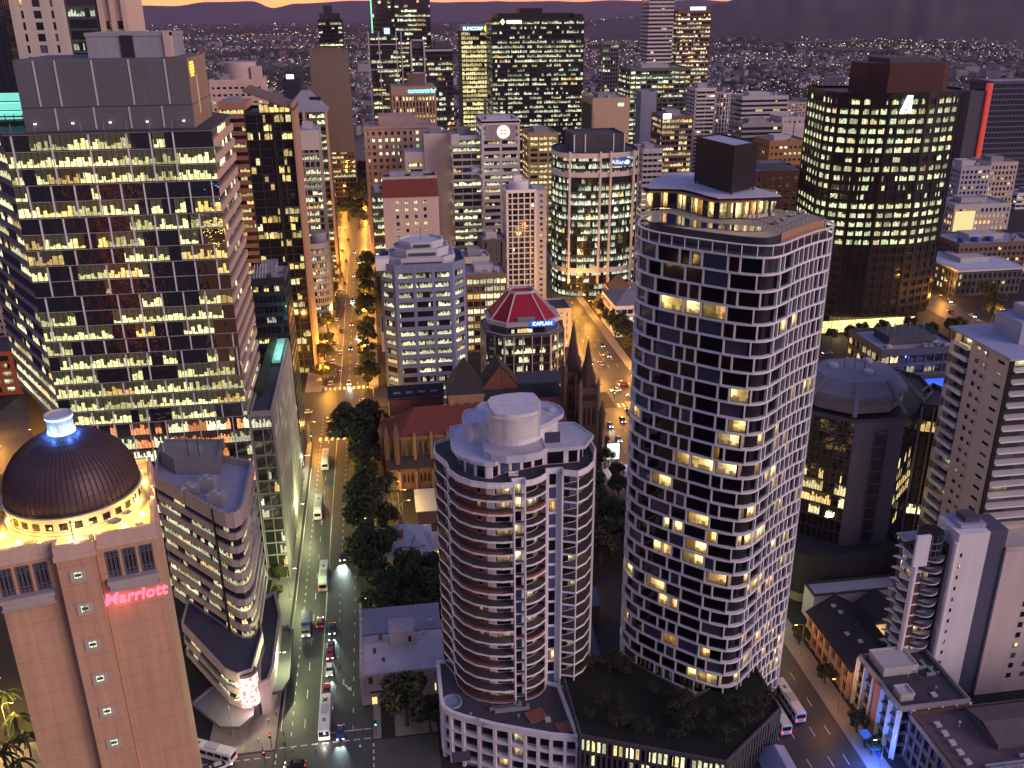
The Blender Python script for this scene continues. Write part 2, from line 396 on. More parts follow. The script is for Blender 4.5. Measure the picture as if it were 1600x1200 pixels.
def antenna(root, x, y, z, h, r_=.06, mat=None):
    mb = MB(); mb.tube([(x, y, z), (x, y, z+h)], r_, 5); mb.tube([(x-.5, y, z+h*.8), (x+.5, y, z+h*.8)], r_*.7, 4); mb.build('antenna', mat or M_dmetal, root)

def windows(root, quads, mat, lit, warm, inten=1.0, seed=1, most=100, name='window', run=2.4):
    """quads = (4 points, outward normal): the `most` that show largest become parts, the rest one part"""
    r = random.Random(seed); sc = []
    for q, n_ in quads:
        c = sum((Vector(p) for p in q), Vector())/4; v = CP-c
        face = v.normalized().dot(Vector(n_)); p = pix(c)
        inside = -20 < p[0] < 1620 and -20 < p[1] < 1220
        sc.append((face/ max(v.length_squared, 1)*((Vector(q[1])-Vector(q[0])).length) if face > 0 and p[2] > 0 and inside else -1, q))
    order = sorted(range(len(sc)), key=lambda i: -sc[i][0])
    rest = MB(); on = {}
    for rank, i in enumerate(order):
        q = sc[i][1]; u = float(i)
        uv = [(u, 0), (u+1, 0), (u+1, 1), (u, 1)]
        if rank < most:
            mb = MB(); mb.face(q, uv); o = mb.build(name, mat, root); k = int(i/run)
            if k not in on: on[k] = r.random() < lit
            o.color = (1.2 if on[k] and r.random() < .85 else 0, warm, inten, 1)
        else: rest.face(q, uv)
    if rest.f:
        o = rest.build(name, mat, root); o.color = (lit, warm, inten, 1); o['kind'] = 'stuff'

def text(s, size, mat, p, xdir, root=None, up=Vector((0, 0, 1)), name='sign_lettering', extrude=.08, bold=.0, align='CENTER', shear=0.0):
    cu = bpy.data.curves.new('t', 'FONT'); cu.body = s; cu.size = size; cu.extrude = extrude; cu.align_x = align; cu.align_y = 'CENTER'; cu.offset = bold; cu.shear = shear; cu.resolution_u = 3
    t = bpy.data.objects.new('t', cu); me = bpy.data.meshes.new_from_object(t); bpy.data.objects.remove(t); bpy.data.curves.remove(cu)
    x = Vector(xdir).normalized(); z = x.cross(up).normalized(); y = z.cross(x)
    m = Matrix((x, y, z)).transposed().to_4x4(); m.translation = Vector(p)-(world_loc(root) if root else Vector())
    me.transform(m); me.materials.clear(); me.materials.append(mat); me.name = name
    o = bpy.data.objects.new(name, me); COL.objects.link(o)
    if root: o.parent = root
    return o
def plight(parent, p, energy, col, size=.15, name='lamp_glow', spot=None, aim=None):
    l = bpy.data.lights.new(name, 'SPOT' if spot else 'POINT'); l.energy = energy; l.color = col; l.shadow_soft_size = size
    if spot: l.spot_size = R(spot); l.spot_blend = .6
    l.energy *= .75; o = bpy.data.objects.new(name, l); COL.objects.link(o); o.location = Vector(p)-(world_loc(parent) if parent else Vector()); o.parent = parent
    if aim is not None: o.rotation_euler = Vector(aim).to_track_quat('-Z', 'Y').to_euler()
    return o
# ================================================================= SETTING
M_asph = wallm('asphalt', (.048, .048, .05), rough=.5, var=.5, scale=.16, streak=0, spec=.4)
M_asph2 = wallm('old asphalt', (.075, .072, .075), rough=.6, var=.25, scale=.12, streak=0)
M_pave = wallm('paving', (.23, .21, .19), var=.2, scale=.4, streak=0)
M_line = wallm('road paint', (.58, .58, .54), var=.55, scale=.5, streak=0)
M_earth = wallm('city ground', (.022, .022, .022), var=.4, scale=.03, streak=0)

def far_ground_mat():
    m, N, b = new_mat('suburb ground')
    co = N.n('ShaderNodeTexCoord').outputs['Object']
    f = N.noise(co, .006, 6, .65); g = N.noise(co, .05, 3, .6)
    c = N.ramp(N.m('ADD', N.m('MULTIPLY', f, .6), N.m('MULTIPLY', g, .4)), [(.35, (.012, .016, .012)), (.52, (.03, .032, .026)), (.62, (.08, .075, .075)), (.75, (.05, .05, .05))])
    N.put(b.inputs['Base Color'], c); b.inputs['Roughness'].default_value = .9
    return m
g = MB(); NR = 48
rings = [0, 300, 900, 2500, 7000, 20000, 60000]
def rp(r_, i): return (r_*math.cos(2*math.pi*i/NR), r_*math.sin(2*math.pi*i/NR), 0)
for k in range(len(rings)-1):
    for i in range(NR):
        if k == 0: g.face([(0, 0, 0), rp(rings[1], i), rp(rings[1], i+1)])
        else: g.face([rp(rings[k], i), rp(rings[k+1], i), rp(rings[k+1], i+1), rp(rings[k], i+1)])
struct(g.build('ground', far_ground_mat()))
b_ = MB(); b_.face([(-400, 60, .03), (700, 60, .03), (700, 900, .03), (-400, 900, .03)]); struct(b_.build('city_ground', M_earth))

def road(pts, z, name='road', m=None):
    mb = MB(); mb.face([(x, y, z) for x, y in pts]); return struct(mb.build(name, m or M_asph))
road([(-29.5, 60), (-8, 60), (-8.5, 700), (-8.5, 3200), (-27, 3200), (-27.5, 700)], .07, 'main_road')
road([(77, 60), (95.5, 60), (95.5, 335), (77, 335)], .07, 'bus_road')
road([(91, 335), (107, 335), (107, 1400), (91, 1400)], .074, 'far_road')
road([(-400, 141), (-29.5, 141), (-29.5, 164), (-400, 164)], .066, 'near_cross_road', M_asph2)
road([(-8, 141), (6.2, 141), (6.2, 164), (-8, 164)], .066, 'near_cross_road', M_asph2)
road([(-200, 322), (-28, 322), (-28, 372), (-200, 372)], .066, 'crossing_road')
road([(-8.3, 352), (91, 352), (91, 372), (-8.3, 372)], .066, 'crossing_road')
road([(107, 340), (200, 340), (400, 352), (400, 372), (107, 374)], .066, 'crossing_road')
road([(-190, 130), (-150, 130), (-128, 420), (-150, 420)], .06, 'side_road')
road([(283, 300), (300, 300), (318, 900), (300, 900)], .068, 'right_side_road')

pv = MB()
for q in [(-36, -29.5, 164.4, 322), (-8, -6.3, 164.4, 352), (-35, -28, 372, 700), (-8.3, -4, 372, 700), (95.5, 100.5, 100, 340), (72.5, 77, 100, 335), (107, 111, 374, 700), (86.5, 91, 372, 700)]:
    pv.bx(q[0], q[1], q[2], q[3], 0.0, .19)
struct(pv.build('pavement', M_pave))
fc = MB(); fc.prism([(-44, 164.4), (-36, 164.4), (-36, 200), (-44, 190)], 0, .185); struct(fc.build('corner_pavement', wallm('warm paving', (.34, .30, .24), var=.25, scale=.5, streak=0)))
fc = MB(); fc.prism([(-3.2, 164.4), (6.2, 164.4), (6.2, 171), (-3.2, 176)], 0, .183); struct(fc.build('corner_pavement', M_pave))

mk = MB()
def dash(x, y0, y1, L, gap, w=.18, z=.085):
    y = y0
    while y < y1:
        mk.face([(x-w/2, y, z), (x+w/2, y, z), (x+w/2, min(y+L, y1), z), (x-w/2, min(y+L, y1), z)]); y += L+gap
def solid(x, y0, y1, w=.2, z=.085): dash(x, y0, y1, y1-y0+1, 1, w, z)
solid(-20.3, 168, 345); solid(-20.3, 376, 620)
dash(-26.2, 168, 345, 1.2, 2.2); dash(-23.4, 170, 340, 3, 7); dash(-16.6, 190, 345, 1.2, 2.6); dash(-12.6, 168, 340, 1.5, 4)
solid(-8.9, 190, 345, .15); solid(-28.6, 170, 300, .15)
for x in (-26, -23.2, -16.6, -13): dash(x, 378, 620, 3, 6)
for y, x0, x1 in ((167.6, -20, -8.6), (164.6, -28.5, -8.6)):
    x = x0
    while x < x1:
        mk.face([(x, y, .085), (min(x+1.4, x1), y, .085), (min(x+1.4, x1), y+.3, .085), (x, y+.3, .085)]); x += 1.4+(0.9 if x0 < -25 else 0)
for y in (142.5, 162.2, 158): 
    x = -60.0
    while x < -30: mk.face([(x, y, .085), (x+1.2, y, .085), (x+1.2, y+.25, .085), (x, y+.25, .085)]); x += 2.2
for x in (-29.2, -8.2):
    y = 142.0
    while y < 163: mk.face([(x, y, .085), (x+.3, y, .085), (x+.3, y+1.1, .085), (x, y+1.1, .085)]); y += 2
# turn arrow
ax, ay = -15.0, 183.5
mk.face([(ax-.12, ay+2.2, .086), (ax-.12, ay, .086), (ax+.12, ay, .086), (ax+.12, ay+2.0, .086)][::-1])
mk.face([(ax+.12, ay, .087), (ax+1.2, ay-1.6, .087), (ax+1.45, ay-1.45, .087), (ax+.3, ay+.2, .087)])
mk.face([(ax+.8, ay-1.6, .088), (ax+1.9, ay-2.6, .088), (ax+1.8, ay-1.0, .088)])
for x in (80.5, 84.0, 88.8, 92.3): dash(x, 105, 330, 3, 6)
for x in (95.0, 99, 103): dash(x, 380, 700, 3, 6)
# zebra bars at the crossings
for k in range(9): mk.face([(-27+k*2.2, 322.5, .084), (-26+k*2.2, 322.5, .084), (-26+k*2.2, 325.5, .084), (-27+k*2.2, 325.5, .084)])
for k in range(10): mk.face([(-27+k*2.0, 373, .084), (-26+k*2.0, 373, .084), (-26+k*2.0, 376, .084), (-27+k*2.0, 376, .084)])
for k in range(8): mk.face([(92+k*1.9, 335, .084), (92.9+k*1.9, 335, .084), (92.9+k*1.9, 339, .084), (92+k*1.9, 339, .084)])
for k in range(7): mk.face([(108, 343+k*4, .084), (112, 343+k*4, .084), (112, 344.3+k*4, .084), (108, 344.3+k*4, .084)])
# parking bays behind the square tower
for k in range(6): mk.face([(39.5+k*2.6, 206, .084), (39.7+k*2.6, 206, .084), (39.7+k*2.6, 213, .084), (39.5+k*2.6, 213, .084)])
struct(mk.build('road_marking', M_line))

# distant ranges and the wooded hill
import mathutils.noise as mn
def hill(name, az0, az1, dist, depth, prof, mat, na=120, nd=10, seed=0.0, foot=None):
    """a ridge seen between two bearings (degrees from the view axis): prof(t) gives the crest height"""
    mb = MB(); V = []
    for j in range(nd+1):
        s_ = j/nd
        for i in range(na+1):
            t = i/na; a = YAW+R(az0+(az1-az0)*t); d = dist+depth*(s_-.5)
            h = prof(t)*math.sin(math.pi*min(1, s_*1.0))**.8 if j not in (0, nd) else -20
            h += (mn.noise((t*9+seed, s_*4, seed))*.13+mn.noise((t*40+seed, s_*9, seed))*.085)*prof(t)*(0 if j in (0, nd) else 1)
            V.append((math.sin(a)*d, math.cos(a)*d, h))
    me = bpy.data.meshes.new(name); F = []
    for j in range(nd):
        for i in range(na):
            q = j*(na+1)+i; F.append((q, q+1, q+na+2, q+na+1))
    me.from_pydata(V, [], F); me.materials.append(mat); me.polygons.foreach_set('use_smooth', [True]*len(F))
    o = bpy.data.objects.new(name, me); COL.objects.link(o); return struct(o)
M_hill = wallm('wooded hillside', (.06, .058, .05), rough=.95, var=.5, scale=.004, streak=0)
M_range = wallm('far range', (.05, .055, .055), rough=.95, var=.3, scale=.001, streak=0)
def pf(pts):
    def f(t):
        for i in range(len(pts)-1):
            if pts[i][0] <= t <= pts[i+1][0]:
                k = (t-pts[i][0])/(pts[i+1][0]-pts[i][0]); k = k*k*(3-2*k); return pts[i][1]+(pts[i+1][1]-pts[i][1])*k
        return pts[-1][1]
    return f
hill('mountain_range', -34, 34, 14000, 1500, pf([(0, 206), (0.17, 219), (0.19, 277), (0.205, 243), (0.23, 225), (0.255, 265), (0.29, 281), (0.305, 195), (0.325, 243), (0.36, 256), (0.4, 265), (0.44, 246), (0.5, 262), (0.56, 243), (0.6, 232), (0.64, 243), (0.7, 221), (1, 206)]), M_range, 200, 6, 3.0)
hill('low_hills', -36, 34, 12900, 700, pf([(0, 60), (.2, 85), (.35, 55), (.5, 50), (.58, 90), (.63, 120), (.66, 165), (.7, 100), (1, 80)]), M_range, 140, 8, 8.0)
hill('wooded_hill', 3, 40, 6400, 3000, pf([(0, 20), (.12, 95), (.2, 140), (.28, 195), (.36, 245), (.5, 275), (.62, 262), (.75, 240), (.88, 245), (1, 200)]), M_hill, 140, 16, 1.0)

# the suburbs out to the hills: too many houses, trees and lamps to count
def suburb():
    r = random.Random(11)
    H = MB(); T = MB(); L = [MB(), MB()]
    def ico(mb, x, y, z, s):
        t = [(s*math.cos(a), s*math.sin(a)) for a in (0.3, 1.55, 2.8, 4.1, 5.3)]
        top = (x, y, z+s*.9)
        for i in range(5):
            a, b2 = t[i], t[(i+1) % 5]; k = r.uniform(.8, 1.2)
            mb.face([(x+a[0], y+a[1], z), (x+b2[0], y+b2[1], z), (x+b2[0]*.8*k, y+b2[1]*.8*k, z+s*.55), (x+a[0]*.8, y+a[1]*.8, z+s*.55)])
            mb.face([(x+a[0]*.8, y+a[1]*.8, z+s*.55), (x+b2[0]*.8*k, y+b2[1]*.8*k, z+s*.55), top])
    def pt(lo, hi):
        d = lo*math.exp(r.random()*math.log(hi/lo)); a = YAW+R(r.uniform(-31, 31)); return d, math.sin(a)*d, math.cos(a)*d
    def ground_h(d, x, y):
        a = math.degrees(math.atan2(x, y))-8.2
        if d > 4950 and a > 4:
            return max(0, min(1, (d-4900)/1500))*max(0, min(1, (a-4)/12))*150
        return 0
    n = 0
    while n < 5600:
        d, x, y = pt(1250, 7500)
        if mn.noise((x*.002, y*.002, 4)) < -.18: continue
        z = ground_h(d, x, y); w, l, h = r.uniform(8, 16), r.uniform(9, 20), r.choice([4, 5, 6, 7, 8, 9, 12])
        if r.random() < .06: w, l, h = w*2.2, l*2.2, h*r.uniform(1.2, 2.4)
        q = rot(rect(x-w/2, x+w/2, y-l/2, y+l/2), r.choice([-.14, .2, .9, -.5]), (x, y))
        H.cm = r.choice([0, 0, 1, 2]); H.prism(q, z-5, z+h, top=False, bot=False)
        q2 = inset(ccw(q), min(w, l)*.42 if h < 10 else .3); H.cm = r.choice([3, 4, 5, 3]); H.loft(ccw(q), z+h, q2, z+h+(2.5 if h < 10 else .1)); n += 1
    n = 0
    while n < 15500:
        d, x, y = pt(1150, 12500)
        if mn.noise((x*.002+9, y*.002, 1)) < -.12 and d < 6000: continue
        ico(T, x, y, ground_h(d, x, y)-1, r.uniform(4.5, 9)*(1 if d < 3500 else 1.7 if d < 7000 else 3)); n += 1
    n = 0
    while n < 5600:
        d, x, y = pt(1150, 12800)
        k = mn.noise((x*.0016, y*.0016, 7))
        if k < -.05 + (.12 if d > 4500 else 0): continue
        s = d/1450*r.uniform(.30, .62)*(1 if r.random() < .93 else 1.7); z = ground_h(d, x, y)+r.uniform(6, 12)
        m_ = L[0 if r.random() < .62 else 1]
        p = [(x+s, y, z), (x, y+s, z), (x-s, y, z), (x, y-s, z)]
        for i in range(4): m_.face([p[i], p[(i+1) % 4], (x, y, z+s)]); m_.face([p[(i+1) % 4], p[i], (x, y, z-s)])
        n += 1
    for k in range(95):
        d, x, y = pt(1300, 8500); a = r.choice([-.14, 1.43, .5, 1.0, -.6]); m_ = L[0 if r.random() < .35 else 1]; st_ = r.uniform(32, 48)
        for j in range(r.randint(9, 22)):
            x2, y2 = x+math.cos(a)*st_*j, y+math.sin(a)*st_*j; d2 = math.hypot(x2, y2)
            if d2 < 1250 or d2 > 8800: continue
            s = d2/1450*.32; z = ground_h(d2, x2, y2)+8; p = [(x2+s, y2, z), (x2, y2+s, z), (x2-s, y2, z), (x2, y2-s, z)]
            for i in range(4): m_.face([p[i], p[(i+1) % 4], (x2, y2, z+s)]); m_.face([p[(i+1) % 4], p[i], (x2, y2, z-s)])
    o = H.build('suburb_houses', [wallm('house wall pale', (.26, .24, .25)), wallm('house wall brick', (.14, .08, .065)), wallm('house wall grey', (.15, .15, .17)), wallm('tin roof', (.14, .14, .17)), wallm('tile roof', (.10, .055, .045)), wallm('dark tin roof', (.06, .06, .08))]); struct(o, 'stuff')
    o = T.build('suburb_trees', wallm('suburb foliage', (.03, .04, .026), rough=.95, var=.5, scale=.02, streak=0)); struct(o, 'stuff')
    struct(L[0].build('distant_white_lights', emit('cold far lamp', (1, .93, .80), 2.2)), 'stuff')
    struct(L[1].build('distant_amber_lights', emit('amber far lamp', (1, .55, .2), 1.9)), 'stuff')
suburb()
# ================================================================= NEAR BUILDINGS
V2 = Vector
M_salmon = wallm('salmon render', (.47, .285, .19), panel=(4.1, 3.1), var=.2, scale=.09, streak=.55)
M_salmon2 = wallm('salmon stone trim', (.52, .36, .30), var=.14)
M_copper = wallm('weathered copper dome', (.085, .055, .062), rough=.45, var=.3, metallic=.35, scale=.3, streak=.2)
M_cream = wallm('cream drum stone', (.62, .54, .38))

def hotel():
    t = thing('hotel_tower', 'salmon hotel tower with a dark ribbed dome, glowing yellow roof terrace and red lettering', 'hotel', (-45.5, 121, 0))
    A = R(13); O = Vector((-45.5, 121)); U = Vector((math.cos(A), math.sin(A))); W = Vector((-math.sin(A), math.cos(A)))
    L = lambda u, v: tuple(O+U*u+W*v)
    def lr(u0, u1, v0, v1): return [L(u0, v0), L(u1, v0), L(u1, v1), L(u0, v1)]
    ZT = 80.0
    w = MB(); w.prism(lr(-10.6, -2.45, .9, 24), 0, ZT); w.prism(lr(-2.44, 2.65, .92, 23.9), 0, ZT-.02); w.prism(lr(2.66, 10.9, .4, 24), 0, ZT)
    w.build('wall', M_salmon, t)
    p = MB(); p.prism(lr(-2.4, 2.6, -1.1, .9), 0, ZT+.1); p.build('pilaster', M_salmon, t)
    # cornice, parapet with coping
    c = MB()
    for a in (lr(-10.9, -2.5, .55, 1.5), lr(-2.65, 2.85, -1.4, -.4), lr(2.9, 11.2, .1, 1.0), lr(10.5, 11.25, 1.0, 24.3), lr(-10.95, -10.2, 1.5, 24.3), lr(-10.2, 10.5, 23.5, 24.4)):
        c.prism(a, ZT-1.3, ZT-.5); c.prism(inset(ccw(a), .14), ZT-.5, ZT+1.0)
    for a in (lr(-2.62, -2.0, -.4, 1.4), lr(2.2, 2.83, -.4, 1.0)): c.prism(a, ZT-1.28, ZT+.97)
    c.build('cornice', M_salmon2, t)
    d = MB(); d.prism(lr(-10, 10.4, 1.2, 23.4), ZT, ZT+.12); d.build('roof_deck', M_cream, t)
    # window triplets with iron grilles and their stone ledge
    for cx, v in ((-7.0, .9), (7.0, .4)):
        lb = MB(); lb.prism(lr(cx-3.5, cx+3.5, v-1.3, v+.1), ZT-7.0, ZT-6.4); lb.prism(lr(cx-3.3, cx+3.3, v-1.2, v+.05), ZT-7.9, ZT-7.0); lb.prism(lr(cx-3.5, cx+3.5, v-1.35, v-.05), ZT-8.2, ZT-7.9)
        lb.build('ledge', wallm('greyish stone', (.36, .31, .31)), t)
        for k in (-1, 0, 1):
            u0, u1 = cx+k*2.3-.78, cx+k*2.3+.78; z0, z1 = ZT-6.35, ZT-2.0
            g_ = MB(); g_.face([(*L(u0, v-.02), z0), (*L(u1, v-.02), z0), (*L(u1, v-.02), z1), (*L(u0, v-.02), z1)], [(0, 0), (1, 0), (1, 1), (0, 1)])
            g = g_.build('window', winm('dark hotel glass', hmin=.9, room=1), t); g.color = (0, 0, 0, 1)
            fr = MB()
            for a, b2 in ((u0-.12, u0+.1), (u1-.1, u1+.12), ((u0+u1)/2-.28, (u0+u1)/2-.14), ((u0+u1)/2+.14, (u0+u1)/2+.28), ((u0*.75+u1*.25)-.05, (u0*.75+u1*.25)+.05), ((u0*.25+u1*.75)-.05, (u0*.25+u1*.75)+.05)):
                fr.prism(lr(a, b2, v-.16, v-.03), z0, z1)
            for zz in (z0, z0+.9, z1-1.1, z1-.2): fr.prism(lr(u0, u1, v-.14, v-.04), zz, zz+.16)
            for zz in (z0+.45, z1-.6):
                for q in range(4): fr.prism(lr(u0+.12+q*.36, u0+.34+q*.36, v-.12, v-.05), zz-.11, zz+.11)
            fr.build('grille', wallm('iron grille', (.10, .09, .12)), g)
    # the column of small square windows down the pilaster
    for k, (px, py) in enumerate(((127, 899), (139, 951), (151, 1007), (163, 1060), (174, 1111), (185, 1160))):
        z = at(px, py, O.y-1.2).z
        f = MB(); f.ringwall(lr(-1.1, 1.1, -1.28, -1.12), inset(ccw(lr(-1.1, 1.1, -1.28, -1.12)), .0), z, z+.01)
        fr = MB()
        for a in ((-1.05, 1.05, -.95, -.6), (-1.05, 1.05, .6, .95), (-1.05, -.55, -.6, .6), (.55, 1.05, -.6, .6)): fr.prism(lr(a[0], a[1], -1.27, -1.08), z+a[2], z+a[3])
        o = fr.build('window', wallm('pale window surround', (.42, .35, .36)), t)
        gl = MB(); gl.face([(*L(-.55, -1.13), z-.6), (*L(.55, -1.13), z-.6), (*L(.55, -1.13), z+.6), (*L(-.55, -1.13), z+.6)], [(k*9, 0), (k*9+1, 0), (k*9+1, 1), (k*9, 1)])
        g = gl.build('pane', winm('small lit pane', cool=(.9, 1, .6), hmin=.95, hvar=.05, room=1, div=2, st=1.0), o); g.color = (1.2, 0, 1, 1)
        b = MB(); b.prism(lr(-.42, .42, -1.2, -1.14), z-.2, z+.22); b.build('blind', M_dgrey, o)
    # drum, dome, lantern
    cx, cy = L(0.2, 11.6); RD = 9.3
    dr = MB(); dr.lathe((cx, cy, ZT), [(RD+.5, 0), (RD+.5, .9), (RD+.2, .9), (RD+.2, 1.3), (RD, 1.3), (RD, 3.1), (RD+.35, 3.1), (RD+.45, 3.6), (RD-.6, 3.7)], 64); dr.build('drum', M_cream, t)
    for k in range(30):
        a = 2*math.pi*k/30; q = MB()
        e = Vector((math.cos(a), math.sin(a), 0)); s_ = Vector((-e.y, e.x, 0)); p0 = Vector((cx, cy, ZT+1.55))+e*(RD+.04)
        q.face([p0-s_*.55, p0+s_*.55, p0+s_*.55+Vector((0, 0, 1.1)), p0-s_*.55+Vector((0, 0, 1.1))], [(k*5, 0), (k*5+1, 0), (k*5+1, 1), (k*5, 1)])
        g = q.build('drum_window', MATS['dark hotel glass'], t); g.color = (.1, 1, .6, 1)
    # dome: tall, with standing seams
    DH = 9.0; prof = [(RD+.15, 3.65), (RD+.2, 3.95)]
    for k in range(0, 13):
        th = k/12*R(80); prof.append((RD*math.cos(th)+.05, 3.95+DH*math.sin(th)))
    dm = MB(); dm.lathe((cx, cy, ZT), prof, 96); dmo = dm.build('dome', M_copper, t, smooth=True)
    rb = MB()
    for k in range(72):
        a = 2*math.pi*k/72; e = Vector((math.cos(a), math.sin(a), 0))
        rb.tube([Vector((cx, cy, ZT))+e*(r_+.02)+Vector((0, 0, z_)) for r_, z_ in prof[1:]], .085, 4)
    rb.build('standing_seam', wallm('dark copper seam', (.055, .035, .036), rough=.5, metallic=.3), dmo)
    zl = ZT+3.95+DH*math.sin(R(80))
    ln = MB(); ln.lathe((cx, cy, zl), [(1.75, -.3), (1.75, 2.6), (1.95, 2.7), (1.95, 3.0), (1.75, 3.0), (1.7, 2.8)], 32); lno = ln.build('lantern', wallm('pale lantern', (.5, .48, .52)), t)
    for zz in (.12, 2.45):
        nb = MB(); nb.lathe((cx, cy, zl+zz), [(1.80, 0), (1.92, .0), (1.92, .28), (1.80, .28)], 32)
        nb.build('neon_ring', emit('blue white neon', (.25, .6, 1.0), 5), lno)
    for k in range(8):
        a = 2*math.pi*k/8+.35; e = Vector((math.cos(a), math.sin(a), 0)); s_ = Vector((-e.y, e.x, 0)); p0 = Vector((cx, cy, zl+.75))+e*1.77
        lw = MB(); lw.face([p0-s_*.3, p0+s_*.3, p0+s_*.3+Vector((0, 0, 1.1)), p0-s_*.3+Vector((0, 0, 1.1))])
        lw.build('slit_window', emit('lantern window', (1, .85, .5), .8), lno)
    for k in range(6):
        a = 2*math.pi*k/6+.2; plight(lno, (cx+2.4*math.cos(a), cy+2.4*math.sin(a), zl+.7), 520, (.06, .22, 1.0), .1)
    # flood lamps round the drum
    for k in range(16):
        a = R(-160)+R(20)*k; x, y = cx+(RD+1.55)*math.cos(a), cy+(RD+1.55)*math.sin(a)
        f = MB(); f.box((x, y, ZT+.35), (.35, .35, .4), a); f.build('floodlight', emit('flood lamp face', (1, .85, .4), 6), t)
        plight(t, (x+.25*math.cos(a), y+.25*math.sin(a), ZT+1.0), 300, (1.0, .62, .10), .1)
    for (u, v) in ((8.6, 3), (9, 8), (9, 16), (8.5, 21), (-8.8, 3), (-9, 9)): plight(t, (*L(u, v), ZT+1.6), 330, (1.0, .63, .11), .15)
    plight(t, (*L(.5, .1), ZT+1.2), 220, (1, .85, .5), .1)
    # satellite dishes, lamp mast, clutter on the terrace
    for (u, v, s_) in ((5.7, 2.6, 1.0), (7.4, 4.6, .7)):
        q = MB(); q.tube([(*L(u, v), ZT), (*L(u, v), ZT+1.1)], .07); q.lathe((*L(u, v), ZT+1.1), [(.05, 0), (s_*.55, .12), (s_, .42), (s_*.96, .44), (s_*.5, .18), (.02, .08)], 20); q.build('satellite_dish', wallm('grey dish', (.4, .36, .33)), t)
    q = MB(); q.tube([(*L(.3, -.2), ZT), (*L(.3, -.2), ZT+3.8)], .09, 6); q.lathe((*L(.3, -.2), ZT+3.8), [(.2, 0), (.2, .3), (0, .45)], 8); q.build('roof_mast', M_grey, t)
    for (u, v, a_, b_, h) in ((8.9, 2.3, 1.2, .8, .9), (9.2, 12, .9, 1.4, 1.1), (6.6, 21.5, 2.2, 1.1, 1.0), (9.3, 19.6, 1, 1, 1.3), (-5.6, 2.2, 1.6, .7, .8), (1.4, 1.3, 1.2, .9, .7)):
        q = MB(); q.prism(lr(u-a_/2, u+a_/2, v-b_/2, v+b_/2), ZT+.12, ZT+h); q.build('roof_box', M_cream, t)
    # red lettering
    p0 = at(181, 941, O.y+.9); p1 = at(254, 924, O.y+.9); a0, a1 = L(3.2, .3), L(10.2, .3)
    z = (p0.z+p1.z)/2-.2
    x = L(6.75, .28)
    text('Marriott', 2.55, emit('red neon lettering', (1.0, .10, .17), 2.6), (x[0], x[1], z), (U.x, U.y, 0), t, shear=.18, extrude=.16, bold=.055)
    plight(t, (*L(5.0, -1.3), z-.5), 150, (1, .12, .06), .4)
    return t
hotel()

